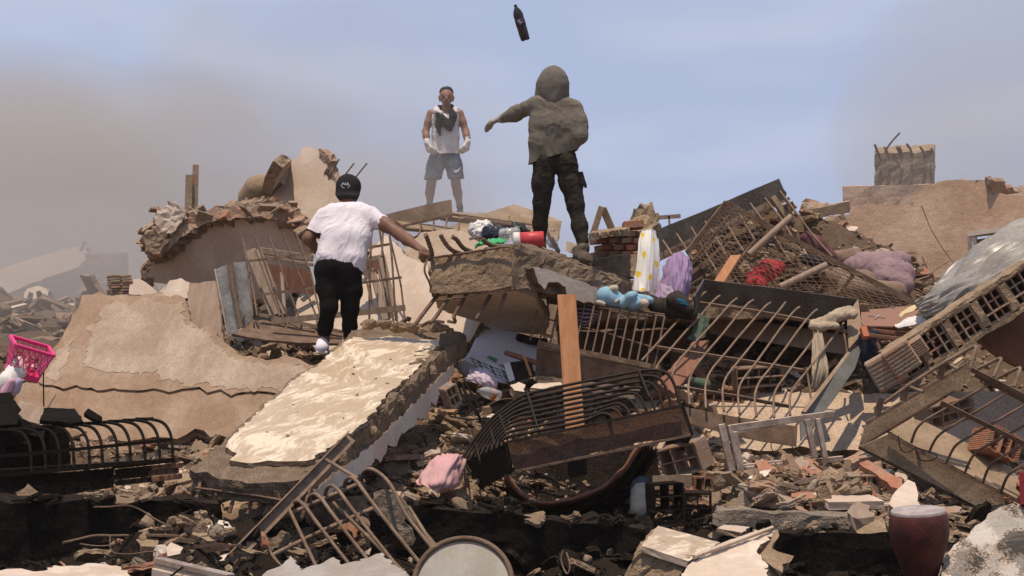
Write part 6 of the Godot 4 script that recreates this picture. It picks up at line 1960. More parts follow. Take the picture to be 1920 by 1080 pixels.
	bundle("knotted_rag", "beige rag knotted round the large cage's top rail", "rag", [[1526, 606, 11.95, .03, 1560, 596, 11.95, .025], [1560, 596, 11.95, .03, 1600, 590, 12.0, .035], [1570, 586, 12.0, .03, 1592, 580, 12.05, .03], [1522, 612, 11.9, .025, 1540, 616, 11.9, .02], [1545, 612, 11.9, .02, 1570, 612, 11.9, .018]], beige, .014, .011, "", Vector3(16, 16, 16))
	garment("rag_strip", "dirty beige rag strip hanging from the large cage's rail", "rag", [[1526, 622, 11.9, 1534, 620, 11.9, 1540, 622, 11.9], [1524, 660, 11.8, 1536, 658, 11.75, 1544, 660, 11.8], [1526, 700, 11.7, 1538, 696, 11.65, 1550, 698, 11.7], [1522, 728, 11.7, 1532, 726, 11.65, 1536, 722, 11.7]], beige, .05, 4, 1)
	garment("green_garment", "dark green garment caught behind the large cage's bars", "garment", [[1306, 588, 12.2, 1318, 590, 12.15, 1330, 596, 12.2], [1300, 615, 12.15, 1314, 614, 12.1, 1328, 614, 12.15], [1292, 636, 12.1, 1304, 640, 12.05, 1320, 632, 12.1]], green, .025, 3, 2)
	bundle("green_rag", "small green rag in the rubble under the large cage", "rag", [[1300, 716, 11.9, .04, 1322, 722, 11.9, .05]], green, .01, .016)
	# left: laundry round the pink basket
	bundle("white_laundry", "white and grey laundry spilling below the pink basket", "laundry", [[30, 690, 12.1, .06, 14, 716, 12.0, .07], [14, 716, 12.0, .06, 4, 740, 12.0, .06], [36, 676, 12.1, .03, 40, 700, 12.1, .04]], paper, .012, .016)
	bundle("lilac_laundry", "pale lilac laundry beside the white laundry at the cracked wall's end", "laundry", [[34, 716, 12.0, .04, 28, 732, 12.0, .04]], weave("lilac_light", [.4, .36, .5], [.34, .3, .4], .4), .01, .016)
	bundle("pink_laundry", "pale pink cloth hanging out of the white laundry", "laundry", [[20, 716, 11.95, .035, 10, 736, 11.95, .04]], weave("pink_light", [.62, .36, .45], [.5, .3, .36], .4), .01, .014)
	# lower: rose cloth, lilac shirt
	garment("rose_cloth", "dusty rose cloth draped at the left foot of the burnt cage", "garment", [[822, 856, 10.3, 840, 850, 10.25, 862, 852, 10.3, 872, 862, 10.4], [800, 876, 10.2, 822, 872, 10.1, 848, 876, 10.1, 868, 886, 10.3], [784, 900, 10.15, 808, 902, 10.0, 838, 906, 10.0, 860, 906, 10.2], [782, 910, 10.1, 804, 914, 9.98, 822, 922, 10.0, 840, 914, 10.15]], rose, .05, 3, 1.2, 34, 30)
	garment("lilac_shirt", "crumpled pale lilac shirt below the printed strip", "garment", [[884, 694, 11.7, 900, 690, 11.65, 920, 700, 11.65, 934, 712, 11.7], [878, 704, 11.6, 900, 706, 11.5, 916, 714, 11.5, 932, 724, 11.6], [872, 712, 11.6, 896, 720, 11.5, 914, 730, 11.5, 928, 736, 11.6]], weave("lilac_wash", [.5, .42, .5], [.4, .33, .38], .4), .035, 3, 3)
	bundle("grey_rag", "grey rag under the floor slab's upper corner beside the lilac shirt", "rag", [[868, 688, 11.8, .05, 884, 700, 11.75, .06]], weave("grey_cloth", [.2, .19, .19], [.28, .25, .23], .4), .012, .016)
	bundle("denim_rag", "blue-grey rag in the shade under the burnt cage's right end", "rag", [[1200, 912, 10.0, .06, 1204, 962, 9.8, .08], [1216, 908, 10.0, .04, 1212, 940, 9.9, .06]], weave("denim", [.05, .06, .075], [.08, .08, .085], .4), .014, .018)

# ---------------------------------------------------------------- small things lying about
func small_things() -> void:
	var t: Node3D
	var pink := plain("basket_pink", Color(.72, .045, .2), .45)
	# laundry basket: lattice of strips
	t = thing("laundry_basket", "bright pink lattice laundry basket tipped at the end of the cracked wall", "basket")
	var tr := Transform3D(Basis.from_euler(Vector3(.35, .5, -.28)), at(52, 672, 12.15))
	var C := [Vector3(-.16, .11, .12), Vector3(.16, .11, .12), Vector3(.16, .11, -.12), Vector3(-.16, .11, -.12)]
	var B := [Vector3(-.12, -.13, .085), Vector3(.12, -.13, .085), Vector3(.12, -.13, -.085), Vector3(-.12, -.13, -.085)]
	for i in 4:
		var j := (i + 1) % 4
		bar("rim", tr * C[i], tr * C[j], .03, .025, pink, t, tr.basis.y, .005)
		bar("base_rim", tr * B[i], tr * B[j], .05, .012, pink, t, tr.basis.y, .003)
		for k in 7:
			for sg in [-1, 1]:
				var u0 := k / 6.0
				var u1 := clampf(u0 + sg * .34, 0, 1)
				var v1 := 1.0 if absf(u1 - u0) > .33 else absf(u1 - u0) / .34
				if v1 < .1: continue
				var p0: Vector3 = C[i].lerp(C[j], u0)
				var p1: Vector3 = C[i].lerp(C[j], u1).lerp(B[i].lerp(B[j], u1), v1)
				bar("lattice_strip", tr * p0, tr * p1, .012, .006, pink, t, tr.basis.z)
	sheet("bottom", PackedVector3Array([tr * B[0], tr * B[1], tr * B[2], tr * B[3]]), plain("basket_red", Color(.4, .02, .06), .5), t, .008, tr.basis.y)
	sheet("solid_side", PackedVector3Array([tr * (C[1] * 1.01), tr * (C[2] * 1.01), tr * (B[2] * 1.01), tr * (B[1] * 1.01)]), plain("basket_plum", Color(.22, .03, .09), .5), t, .006, -tr.basis.x)
	# bucket beside the hooded person
	t = thing("red_bucket", "red plastic bucket with a white rim lying on its side by the hooded person's leg", "bucket")
	var bt := Transform3D(Basis(Vector3.BACK, deg_to_rad(95)) * Basis(Vector3.RIGHT, .0), at(1020, 448, 12.55))
	lathe("pail", [[0, 0], [.062, 0], [.066, .005], [.07, .10], [.073, .20], [.07, .2], [.06, .01], [0, .008]], bt, plain("bucket_red", Color(.5, .05, .06), .45), t, 30)
	lathe("rim", [[.073, .2], [.078, .205], [.078, .25], [.07, .262], [.066, .25], [.066, .2]], bt, plain("bucket_white", Color(.62, .6, .58), .5), t, 30)
	t = thing("green_bag", "flattened green plastic bag on the broken slab's top", "bag")
	cloth("film", [ats([890, 462, 12.3, 905, 455, 12.3, 925, 450, 12.3, 946, 451, 12.35]), ats([890, 465, 12.1, 905, 460, 12.05, 925, 457, 12.05, 944, 457, 12.1])], plain("green_plastic", Color(.05, .36, .12), .35), t, 24, 12, .02, 3, 3, .01)
	var wp := plain("white_plastic", Color(.62, .61, .6), .4)
	var cp := plain("clear_plastic", Color(.7, .72, .72, .35), .12)
	cp.transparency = BaseMaterial3D.TRANSPARENCY_ALPHA
	for k in [["white_bag", "white plastic bag heaped on the far side of the broken slab", wp, [[892, 432, 14.4, .07, 908, 428, 14.4, .08], [900, 440, 14.3, .06, 912, 442, 14.3, .05]]], ["clear_bag", "crumpled clear plastic next to the red bucket's rim", cp, [[948, 442, 13.2, .06, 966, 438, 13.2, .05]]], ["dark_bag", "dark blue plastic bag behind the red bucket", plain("navy_plastic", Color(.02, .025, .04), .4), [[916, 438, 14.0, .07, 938, 440, 13.9, .08]]], ["black_bag", "small black plastic bag right behind the red bucket", plain("black_plastic", Color(.012, .012, .013), .4), [[968, 430, 13.8, .06, 982, 434, 13.8, .05]]], ["white_scraps", "white plastic scraps behind the hooded person's leg", wp, [[1026, 450, 13.6, .03, 1040, 458, 13.5, .035]]]]:
		var o := []
		for b in k[3]: o.append(bn(at(b[0], b[1], b[2]), b[3], at(b[4], b[5], b[6]), b[7]))
		var vi := net(o, .014, 60.0)
		wrinkle(vi, .014, Vector3(12, 12, 12), .004)
		t = thing(k[0], k[1], "bag")
		skin_mesh("film", vi, k[2], t)
	for k in [["white_strip", "long white plastic strip lying across the slab behind the red bucket", 935, 426, 14.0, 1000, 446, 13.8, .03, "plaster_white"], ["white_strip", "second white strip crossing behind the red bucket", 980, 424, 14.2, 1040, 432, 14.0, .025, "plaster_white"], ["wooden_stick", "pale wooden stick leaning behind the hooded person's left leg", 1022, 424, 13.6, 1048, 474, 13.3, .05, "wood_dusty"], ["wooden_stick", "thin pale stick lying towards the far cage", 870, 408, 16.5, 960, 420, 16.0, .03, "wood_dusty"], ["wooden_stick", "grey stick lying over the plastic bags", 880, 448, 14.2, 960, 432, 14.0, .025, "wood_dusty"]]:
		t = thing(k[0], k[1], "strip")
		bar("strip", at(k[2], k[3], k[4]), at(k[5], k[6], k[7]), k[8], .02, M[k[9]], t, Vector3.UP, .003)
	t = thing("small_crate", "tan crate side lying beside the hooded person's right leg", "crate")
	hexa("crate_side", ats([1062, 470, 13.5, 1086, 482, 13.4, 1092, 462, 13.5, 1062, 452, 13.6, 1062, 470, 13.8, 1088, 482, 13.8, 1092, 462, 13.8, 1062, 452, 13.9]), .2, .004, [M.wood_dusty], t)
	# right: cardboard, slats, magazine
	t = thing("cardboard_sheet", "brown cardboard sheet with a pale cross-shaped tear lying on the rubble", "cardboard")
	var p := pln(at(1616, 606, 12.2), at(1700, 606, 12.2), at(1660, 576, 13.0))
	slab("card", ons(p, [1614, 580, 1660, 578, 1676, 576, 1720, 572, 1732, 576, 1700, 606, 1672, 612, 1616, 610]), Vector3(0, -1, -.3), .012, [plain("card_brown", Color(.24, .13, .09), .9), M.card_brown, M.card_brown], t, .006, .06)
	var n := toward(p.normal, at(1640, 590, 12))
	if n.y < 0: n = -n
	for q in [[1628, 594, 1660, 598], [1640, 600, 1650, 593], [1668, 578, 1678, 579]]:
		bar("torn_patch", on(p, q[0], q[1]) + n * .006, on(p, q[2], q[3]) + n * .006, .02, .006, M.plaster_pale, t, n)
	t = thing("bed_slats", "row of red-brown wooden bed slats below the cardboard", "slats")
	for q in [[1625, 628, 11.8, 1722, 640, 11.7], [1636, 620, 12.0, 1730, 630, 11.9], [1642, 612, 12.2, 1736, 622, 12.1]]:
		bar("slat", at(q[0], q[1], q[2]), at(q[3], q[4], q[5]), .03, .07, M.wood_red, t, Vector3.UP, .004)
	bar("end_block", at(1618, 614, 11.75), at(1624, 634, 11.7), .05, .05, plain("orange_paint", Color(.4, .12, .05), .6), t, Vector3(1, 0, 0), .004)
	t = thing("curled_booklet", "curled yellowed booklet beside the white cloth", "booklet")
	cloth("pages", [ats([1686, 592, 12.15, 1712, 578, 12.2, 1744, 569, 12.2]), ats([1688, 596, 12.0, 1716, 584, 12.0, 1744, 574, 12.0])], plain("paper_yellow", Color(.55, .43, .25), .8), t, 14, 6, .006, 2, 2, .012)
	t = thing("water_bottle", "clear crushed plastic bottle lying below the lilac shirt", "bottle")
	var wb := Transform3D(Basis(Vector3.BACK, deg_to_rad(75)) * Basis(Vector3.RIGHT, .6), at(936, 742, 11.3))
	lathe("bottle_body", [[0, 0], [.036, 0], [.043, .01], [.043, .12], [.03, .16], [.015, .18], [.015, .2]], wb, cp, t, 20, .01)
	lathe("label", [[.044, .05], [.0445, .052], [.0445, .09], [.044, .092]], wb, plain("label_orange", Color(.45, .16, .06), .6), t, 20, .01)
	t = thing("clay_basin", "large dusty brown basin upside down at the rubble's right edge", "basin")
	lathe("shell", [[.0, .22], [.2, .2], [.38, .1], [.46, -.04], [.49, -.06], [.49, -.09], [.44, -.06], [.35, .08], [.0, .18]], Transform3D(Basis.from_euler(Vector3(.5, 0, -.25)), at(1945, 640, 11.6)), M.wood_red, t, 36)
	t = thing("red_crate", "red plastic crate corner at the dusty cage's lower end", "crate")
	hexa("crate_body", ats([1912, 946, 9.4, 1960, 946, 9.4, 1960, 884, 9.4, 1911, 886, 9.4, 1916, 946, 9.8, 1960, 946, 9.8, 1960, 884, 9.8, 1916, 886, 9.8]), .06, .004, [plain("crate_red", Color(.28, .03, .035), .5)], t)
	t = thing("steel_bracket", "bent dark steel bracket lying behind the broken slab's rebars", "bracket")
	rod("bent_rod", ats([722, 632, 12.2, 742, 618, 12.1, 762, 596, 12.1, 770, 600, 12.1]), .02, M.rust, t, .08, 6)
	rod("bent_rod", ats([740, 636, 12.2, 770, 620, 12.1, 790, 628, 12.1]), .016, M.rust, t, .08, 6)
	t = thing("black_hose", "short black hose lying in shade under the broken slab", "hose")
	rod("hose", ats([972, 632, 12.6, 1000, 640, 12.5, 1022, 642, 12.4]), .035, M.black_iron, t, .1, 10)
	t = thing("skyline_bracket", "thin metal bracket poking above the skyline by the pale masonry peak", "bracket")
	bar("arm", at(1236, 408, 15.2), at(1276, 405, 15.2), .04, .02, M.wood_dusty, t)
	bar("post", at(1254, 405, 15.2), at(1256, 425, 15.2), .02, .02, M.wood_dusty, t, Vector3(1, 0, 0))

# ---------------------------------------------------------------- nearest the viewer
func mottled() -> StandardMaterial3D:
	# whitewash flaking off tarred plaster: hard-edged patches
	var n := 384
	var a := noise_bytes(n, 201, 3.2 / n, 4)
	var b := noise_bytes(n, 202, 60.0 / n, 3)
	var col := PackedByteArray(); col.resize(n * n * 3)
	for i in n * n:
		var v := a[i] / 255.0 + (b[i] / 255.0 - .5) * .35
		var c := Color(.46, .42, .37) if v > .56 else (Color(.33, .24, .17) if v > .47 else Color(.028, .022, .018))
		c *= .85 + .3 * b[i] / 255.0
		c = c.linear_to_srgb()
		col[i * 3] = int(clampf(c.r, 0, 1) * 255); col[i * 3 + 1] = int(clampf(c.g, 0, 1) * 255); col[i * 3 + 2] = int(clampf(c.b, 0, 1) * 255)
	var m := StandardMaterial3D.new()
	m.resource_name = "flaking_whitewash"
	m.albedo_texture = ImageTexture.create_from_image(Image.create_from_data(n, n, false, Image.FORMAT_RGB8, col))
	m.uv1_triplanar = true
	m.uv1_world_triplanar = true
	m.uv1_scale = Vector3(1.0, 1.0, 1.0)
	m.roughness = .85
	M["mottled"] = m
	return m

func foreground() -> void:
	var t: Node3D
	var p: Plane
	# fallen beams coloured near black in place of deep shade
	t = thing("shade_black_beam", "fallen concrete beam coloured black as shade below the burnt balcony cage", "beam")
	hexa("beam", ats([-60, 1075, 8.6, 420, 1070, 8.5, 410, 940, 8.5, -60, 944, 8.6, -60, 1075, 9.1, 420, 1070, 9.0, 410, 930, 9.1, -60, 930, 9.1]), .09, .03, [M.soot, M.soot, M.soot, M.soot, M.char_and_shade, M.soot], t)
	t = thing("shade_black_beam", "fallen concrete beam coloured black as shade below the sagging burnt curtain", "beam")
	hexa("beam", ats([690, 1110, 8.5, 1210, 1110, 8.4, 1210, 992, 8.4, 700, 945, 8.5, 690, 1110, 9.1, 1210, 1110, 9.0, 1210, 985, 9.1, 700, 930, 9.1]), .09, .03, [M.soot, M.soot, M.soot, M.soot, M.char_and_shade, M.soot], t)
	t = thing("shade_black_beam", "fallen concrete beam coloured black as shade behind the dark red drum", "beam")
	hexa("beam", ats([1440, 1110, 8.3, 1720, 1110, 8.2, 1720, 1005, 8.2, 1430, 1000, 8.3, 1440, 1110, 8.8, 1720, 1110, 8.8, 1720, 992, 8.8, 1430, 992, 8.8]), .09, .03, [M.soot, M.soot, M.soot, M.soot, M.char_and_shade, M.soot], t)
	t = thing("charred_board", "dark brown board enlarged to black out the void behind the sagging burnt curtain", "board")
	slab("board", ats([900, 975, 10.9, 905, 890, 11.0, 960, 872, 11.0, 1150, 850, 11.0, 1235, 842, 11.0, 1240, 960, 10.9, 1100, 985, 10.85]), Vector3(0, 0, -1), .05, [M.char_and_shade, M.char_and_shade, M.char_and_shade], t, .02, .06)  # dark panel made far larger, standing in for the void's deep shade
	t = thing("concrete_kerb", "grey scuffed concrete kerb stone among the brick rubble", "kerb")
	hexa("kerb", ats([1335, 985, 8.9, 1600, 1000, 8.6, 1600, 968, 8.6, 1340, 955, 8.9, 1335, 985, 9.2, 1600, 1000, 9.0, 1600, 962, 9.0, 1340, 950, 9.2]), .06, .02, [M.grey_stone, M.char_and_shade, M.grey_stone, M.grey_stone, M.grey_stone, M.char_and_shade], t)
	t = thing("marble_slab", "flat pale marble slab lying on the rubble right of the brick fragments", "slab")
	slab("slab_top", ats([1522, 925, 9.3, 1625, 925, 9.3, 1658, 940, 9.1, 1556, 941, 9.05]), Vector3(0, -1, 0), .05, [M.plaster_pale, M.plaster_pale, M.plaster_pale], t, .006, .08)
	t = thing("marble_slab", "upright dull stone panel between the hollow blocks", "slab")
	hexa("panel", ats([1223, 918, 9.9, 1298, 914, 9.8, 1296, 889, 9.8, 1224, 892, 9.9, 1223, 918, 10.0, 1298, 914, 9.95, 1296, 889, 9.95, 1224, 892, 10.0]), .08, .006, [M.sheet_dusty, M.dust, M.dust, M.dust, M.plaster_pale, M.dust], t)
	# tan tiled block
	t = thing("tiled_block", "broken tan block with a glossy cream tiled top in the foreground", "block")
	hexa("block", ats([1146, 1130, 6.9, 1262, 1130, 6.75, 1290, 1052, 6.8, 1198, 1025, 6.9, 1150, 1120, 7.5, 1350, 1120, 7.4, 1350, 1022, 7.35, 1230, 988, 7.4]), .05, .018, [M.plaster_edge, M.concrete, M.plaster_edge, M.plaster_edge, M.plaster_edge, M.concrete], t)
	slab("tile_top", ats([1203, 1024, 6.86, 1234, 985, 7.38, 1350, 1018, 7.33, 1292, 1052, 6.77]), Vector3(0, -1, 0), .03, [M.floor_tile, M.plaster_pale, M.plaster_pale], t, .006, .05)
	# flaked white panels beside it
	t = thing("broken_white_panel", "splintered white plaster panel lying against the tiled block", "panel")
	p = pln(at(1320, 1060, 6.7), at(1440, 1060, 6.7), at(1420, 998, 7.2))
	slab("panel", ons(p, [1262, 1110, 1288, 1064, 1318, 1042, 1352, 1022, 1388, 1008, 1416, 995, 1436, 1000, 1456, 997, 1440, 1012, 1418, 1034, 1434, 1050, 1450, 1110]), Vector3(0, -.6, -.6), .035, [M.plaster_white, M.plaster_edge, M.plaster_edge], t, .014, .03, .012, .05)
	for k in 6:
		bar("lath", on(p, 1300 + k * 16, 1052 - k * 6) + Vector3(0, .02, .02), on(p, 1372 + k * 15, 1022 - k * 5) + Vector3(0, .02, .02), .02, .012, M.plaster_pale, t, Vector3(0, 1, 1))
	slab("splinter", ats([1456, 997, 7.15, 1460, 1004, 7.1, 1444, 1028, 6.95, 1490, 1040, 6.95, 1486, 1050, 6.9, 1468, 1056, 6.85, 1462, 1078, 6.8, 1446, 1060, 6.8, 1426, 1038, 6.85]), Vector3(0, -.8, -.5), .05, [M.plaster_edge, M.wood_dusty, M.wood_dusty], t, .01, .03)
	# the drum
	t = thing("wooden_drum", "dark red wooden hand drum with a pale worn skin standing in the foreground", "drum")
	var dt := Transform3D(Basis.from_euler(Vector3(.10, 0, .07)), at(1722, 968, 6.7))
	lathe("shell", [[.060, -.40], [.064, -.34], [.075, -.27], [.098, -.2], [.125, -.12], [.133, -.07], [.131, -.02], [.124, .012], [.118, .02]], dt, stone("drum_lacquer", [.095, .022, .015], [.05, .014, .011], [.2, .1, .075], {"size": 256, "tile": .35, "relief": .1, "grain": .4, "rough": .6, "t3": .66, "spec": .35}), t, 44)
	lathe("skin", [[.121, .014], [.121, .026], [.116, .031], [.06, .030], [0, .030]], dt, stone("drum_skin", [.30, .25, .25], [.42, .36, .33], [.14, .10, .11], {"size": 256, "tile": .3, "relief": .2, "grain": .3, "f1": 3.0, "rough": .6}), t, 44)
	lathe("foot_ring", [[.06, -.44], [.085, -.43], [.088, -.40], [.066, -.385]], dt, M.wood_red, t, 30)
	# the round lid
	t = thing("round_lid", "large round pale lid with a rusty rim at the very front", "lid")
	var lt := Transform3D(Basis.from_euler(Vector3(deg_to_rad(62), 0, .05)), at(868, 1095, 6.6))
	lathe("face", [[0, .004], [.16, .004], [.205, 0]], lt, stone("lid_enamel", [.36, .34, .30], [.3, .27, .23], [.2, .16, .12], {"size": 256, "tile": .8, "relief": .1, "grain": .12, "rough": .5, "kc": .4, "t3": .75}), t, 60)
	lathe("rim", [[.203, -.02], [.226, -.018], [.23, .004], [.222, .018], [.208, .016], [.203, 0]], lt, M.rust, t, 60)
	rod("handle_wire", ats([1056, 1032, 6.9, 1050, 1050, 6.9, 1064, 1082, 6.85, 1070, 1060, 6.85, 1062, 1036, 6.9]), .004, M.rust_pale, t, .04, 5)
	# right corner: flaking slab
	mottled()
	t = thing("flaking_slab", "leaning slab of blackened plaster with flaking whitewash beside the red drum", "slab")
	p = pln(at(1780, 1080, 6.6), at(1930, 1080, 6.5), at(1880, 950, 7.0))
	slab("face", ons(p, [1770, 1120, 1768, 1050, 1786, 1022, 1810, 1006, 1830, 986, 1846, 972, 1862, 956, 1880, 948, 1902, 945, 1916, 954, 1924, 975, 1960, 985, 1960, 1120]), Vector3(0, -.3, -1), .09, [M.mottled, M.concrete, M.concrete], t, .008, .03, .008, .06)
	# left corner
	t = thing("plaster_sheet", "broken white plaster sheet lying at the front left corner", "plaster")
	slab("sheet", ats([-30, 1100, 6.7, -20, 1074, 7.1, 40, 1066, 7.2, 76, 1072, 7.15, 100, 1058, 7.3, 170, 1054, 7.35, 222, 1060, 7.3, 246, 1080, 7.0, 240, 1110, 6.6]), Vector3(0, -1, 0), .05, [M.plaster_pale, M.plaster_edge, M.plaster_edge], t, .02, .04, .02, .06)
	t = thing("window_rail", "pale folded aluminium window rail lying in the front left rubble", "rail")
	for k in [[0, 0, .03, "aluminium"], [2, 12, .03, "aluminium"], [-4, 26, .06, "plaster_pale"]]:
		bar("fold", at(296 + k[0], 1050 + k[1], 7.1), at(432 + k[0], 1082 + k[1], 6.7), k[2], .05, M[k[3]], t, Vector3.UP, .004)
	rod("cord", ats([372, 1044, 7.0, 350, 1058, 6.95, 318, 1082, 6.8]), .005, M.black_iron, t, .05, 5)
	t = thing("brick_wall_edge", "grey-white wall piece with a raw red brick edge at the very front", "wall")
	p = pln(at(480, 1080, 7.1), at(760, 1080, 7.0), at(640, 1050, 7.3))
	slab("wall_piece", ons(p, [460, 1120, 486, 1078, 520, 1066, 534, 1056, 540, 1044, 550, 1042, 556, 1062, 562, 1068, 600, 1058, 628, 1044, 640, 1060, 664, 1054, 690, 1044, 716, 1036, 726, 1050, 756, 1066, 778, 1120]), Vector3(0, -.4, -1), .07, [variant("wall_grey", "plaster_pale", Color(.6, .66, .74)), M.clay, M.clay], t, .014, .03)
	# cable and straps
	for k in [["cable", "thin black cable curling over the grey rubble heap", [350, 1004, 7.9, 372, 990, 8.0, 400, 984, 8.0, 450, 984, 7.95, 480, 992, 7.9], .006], ["cable", "dark cable hanging from the floor slab's underside", [866, 720, 11.2, 880, 756, 11.0, 896, 776, 10.9, 906, 800, 10.8], .012], ["cable", "second dark cable beside the clear bottle", [870, 712, 11.3, 886, 742, 11.0, 900, 764, 10.8], .008]]:
		t = thing(k[0], k[1], "cable")
		rod("strand", ats(k[2]), k[3], M.black_iron, t, .08, 5)

# ---------------------------------------------------------------- broken pieces lying over everything
var chunks := []
var shards := []
var flakes := []

func flake_mesh() -> Mesh:
	# a flat broken-off piece about one metre across: face, raw edge, back
	var k := rng.randi_range(4, 7)
	var q := PackedVector3Array()
	var a0 := rng.randf() * TAU
	for i in k:
		var a := a0 + TAU * (i + rng.randf_range(-.3, .3)) / k
		var r := rng.randf_range(.32, .6)
		q.append(Vector3(cos(a) * r * 1.3, 0, sin(a) * r))
	var holder := Node3D.new()
	var o := slab("flake", q, Vector3(0, -1, 0), rng.randf_range(.1, .24), [], holder, .05, .14, .02, .3, .3)
	var m := o.mesh
	holder.free()
	return m

func piece(called: String, label: String, cat: String, group: String, mesh: Mesh, mat, x: float, y: float, size: Vector3, d0: float, flat: bool) -> void:
	var p := on_mound(x, y, d0) if d0 > 0 else at(x, y, -d0 + rng.randf_range(-.12, .25))
	var o := put(called, mesh, [mat, M.plaster_edge if (mat == M.plaster_white or mat == M.plaster_pale) else mat, mat] if mesh.get_surface_count() == 3 else mat, self)
	var b := Basis.from_euler(Vector3(rng.randf_range(-.5, .5), rng.randf() * TAU, rng.randf_range(-.5, .5))) if flat else Basis.from_euler(Vector3(rng.randf() * TAU, rng.randf() * TAU, rng.randf() * TAU))
	o.transform = Transform3D(b * Basis.from_scale(size), p + Vector3(0, size.y * (.35 if not flat else .1), 0))
	tag(o, label, cat, group)

func rubble() -> void:
	for i in 14: chunks.append(chunk_mesh(i + 1, 9, 2))
	for i in 10: shards.append(chunk_mesh(i + 60, 6, 1))
	for i in 12: flakes.append(flake_mesh())
	# pieces one can pick out: zone box, how many, size range, kinds
	var zones := [
		[235, 500, 965, 1062, 46, .03, .085, ["grey_stone", "concrete", "dust", "plaster_white", "clay"], "grey rubble heap before the floor slab", 7.0],
		[0, 280, 1050, 1080, 8, .03, .07, ["plaster_white", "dust", "clay"], "front left plaster scraps", 6.5],
		[1330, 1690, 858, 950, 70, .03, .10, ["clay", "clay", "clay_dusty", "dust", "plaster_white", "concrete"], "brick heap right of the burnt cage", 8.8],
		[1120, 1460, 950, 1000, 24, .025, .07, ["char_and_shade", "char_and_shade", "concrete", "clay"], "scorched ledge behind the tiled block", 8.2],
		[1480, 1760, 960, 1060, 22, .03, .08, ["concrete", "dust", "char_and_shade"], "debris round the red drum", 7.4],
		[850, 1060, 715, 830, 34, .03, .10, ["dust", "dust", "plaster_white", "clay_dusty", "concrete"], "tan debris slope below the white board", 10.2],
		[1220, 1500, 690, 745, 24, .03, .10, ["clay", "clay_dusty", "dust"], "debris behind the large window cage", 11.9],
		[1480, 1720, 690, 745, 24, .03, .09, ["dust", "clay_dusty", "concrete"], "debris on top of the speckled wall", 11.6],
		[440, 640, 620, 672, 16, .03, .09, ["wood_dusty", "clay_dusty", "dust"], "debris under the tan window grille", 12.6],
		[1340, 1760, 470, 560, 30, .05, .15, ["dust", "clay_dusty", "concrete", "plaster_pale"], "debris bank below the tan wall", 13.8],
		[0, 330, 560, 660, 24, .08, .3, ["concrete", "plaster_pale", "clay_dusty"], "hazy rubble beyond the cracked wall", 16.5],
		[120, 350, 890, 950, 16, .03, .08, ["char_and_shade", "burnt_enamel", "clay_dusty"], "scorched scraps by the burnt balcony cage", 8.8],
		[-10, 420, 930, 948, 30, .03, .08, ["char_and_shade", "char_and_shade", "concrete"], "debris on the black beam below the balcony cage", -8.6],
		[690, 1000, 938, 968, 26, .03, .09, ["char_and_shade", "char_and_shade", "char_and_shade", "concrete"], "debris on the black beam below the curtain", -8.55],
		[980, 1210, 968, 990, 22, .03, .08, ["char_and_shade", "char_and_shade", "concrete"], "debris at the black beam's lower end", -8.5],
		[520, 900, 880, 960, 34, .04, .12, ["concrete", "char_and_shade", "dust", "clay_dusty"], "dark debris behind the curled grille", 8.6],
		[480, 780, 1000, 1078, 16, .04, .10, ["concrete", "plaster_pale", "clay"], "debris below the curled grille", 6.9],
		[1430, 1720, 988, 1008, 26, .03, .08, ["dust", "concrete", "char_and_shade"], "debris on the black beam behind the drum", -8.35],
		[860, 1060, 730, 830, 7, .1, .16, ["dust", "concrete", "clay_dusty"], "tan debris slope below the white board", 10.2],
		[1340, 1680, 860, 950, 7, .1, .15, ["concrete", "dust", "clay_dusty"], "brick heap right of the burnt cage", 8.8],
		[540, 860, 890, 960, 7, .1, .17, ["concrete", "dust"], "dark debris behind the curled grille", 8.6],
		[240, 500, 960, 1060, 5, .08, .12, ["concrete", "grey_stone"], "grey rubble heap before the floor slab", 7.0],
		[1400, 1760, 480, 560, 8, .12, .2, ["concrete", "plaster_pale", "dust"], "debris bank below the tan wall", 13.8],
		[1180, 1340, 800, 900, 16, .03, .09, ["dust", "concrete", "clay_dusty"], "debris beside the burnt cage's right end", 9.6],
		[1560, 1920, 960, 1010, 14, .04, .1, ["dust", "concrete", "plaster_pale"], "debris behind the flaking slab", 7.6]]
	var names := {"grey_stone": ["stone_chunk", "grey stone chunk"], "concrete": ["concrete_chunk", "rough concrete chunk"], "dust": ["mortar_chunk", "tan mortar chunk"], "plaster_white": ["plaster_fragment", "white plaster fragment"], "plaster_pale": ["plaster_fragment", "pale plaster fragment"], "clay": ["brick_fragment", "red brick fragment"], "clay_dusty": ["brick_fragment", "dusty brick fragment"], "char_and_shade": ["charred_chunk", "black charred chunk"], "burnt_enamel": ["charred_chunk", "dark scorched brick chunk"], "wood_dusty": ["wood_fragment", "pale wood fragment"]}
	for z in zones:
		for i in z[4]:
			var k: String = z[7][rng.randi() % z[7].size()]
			var s := lerpf(z[5], z[6], pow(rng.randf(), 2.0))
			var flat := rng.randf() < .55
			var sz := Vector3.ONE * s * rng.randf_range(1.6, 3.4) if flat else Vector3(s, s * rng.randf_range(.6, 1), s * rng.randf_range(.7, 1.2))
			var bank: Array = chunks if not flat else flakes
			piece(names[k][0], "%s in the %s" % [names[k][1], z[8]], "fragment", "%ss in the %s" % [names[k][1], z[8]], bank[rng.randi() % bank.size()], M[k], rng.randf_range(z[0], z[1]), rng.randf_range(z[2], z[3]), sz, z[9], flat)
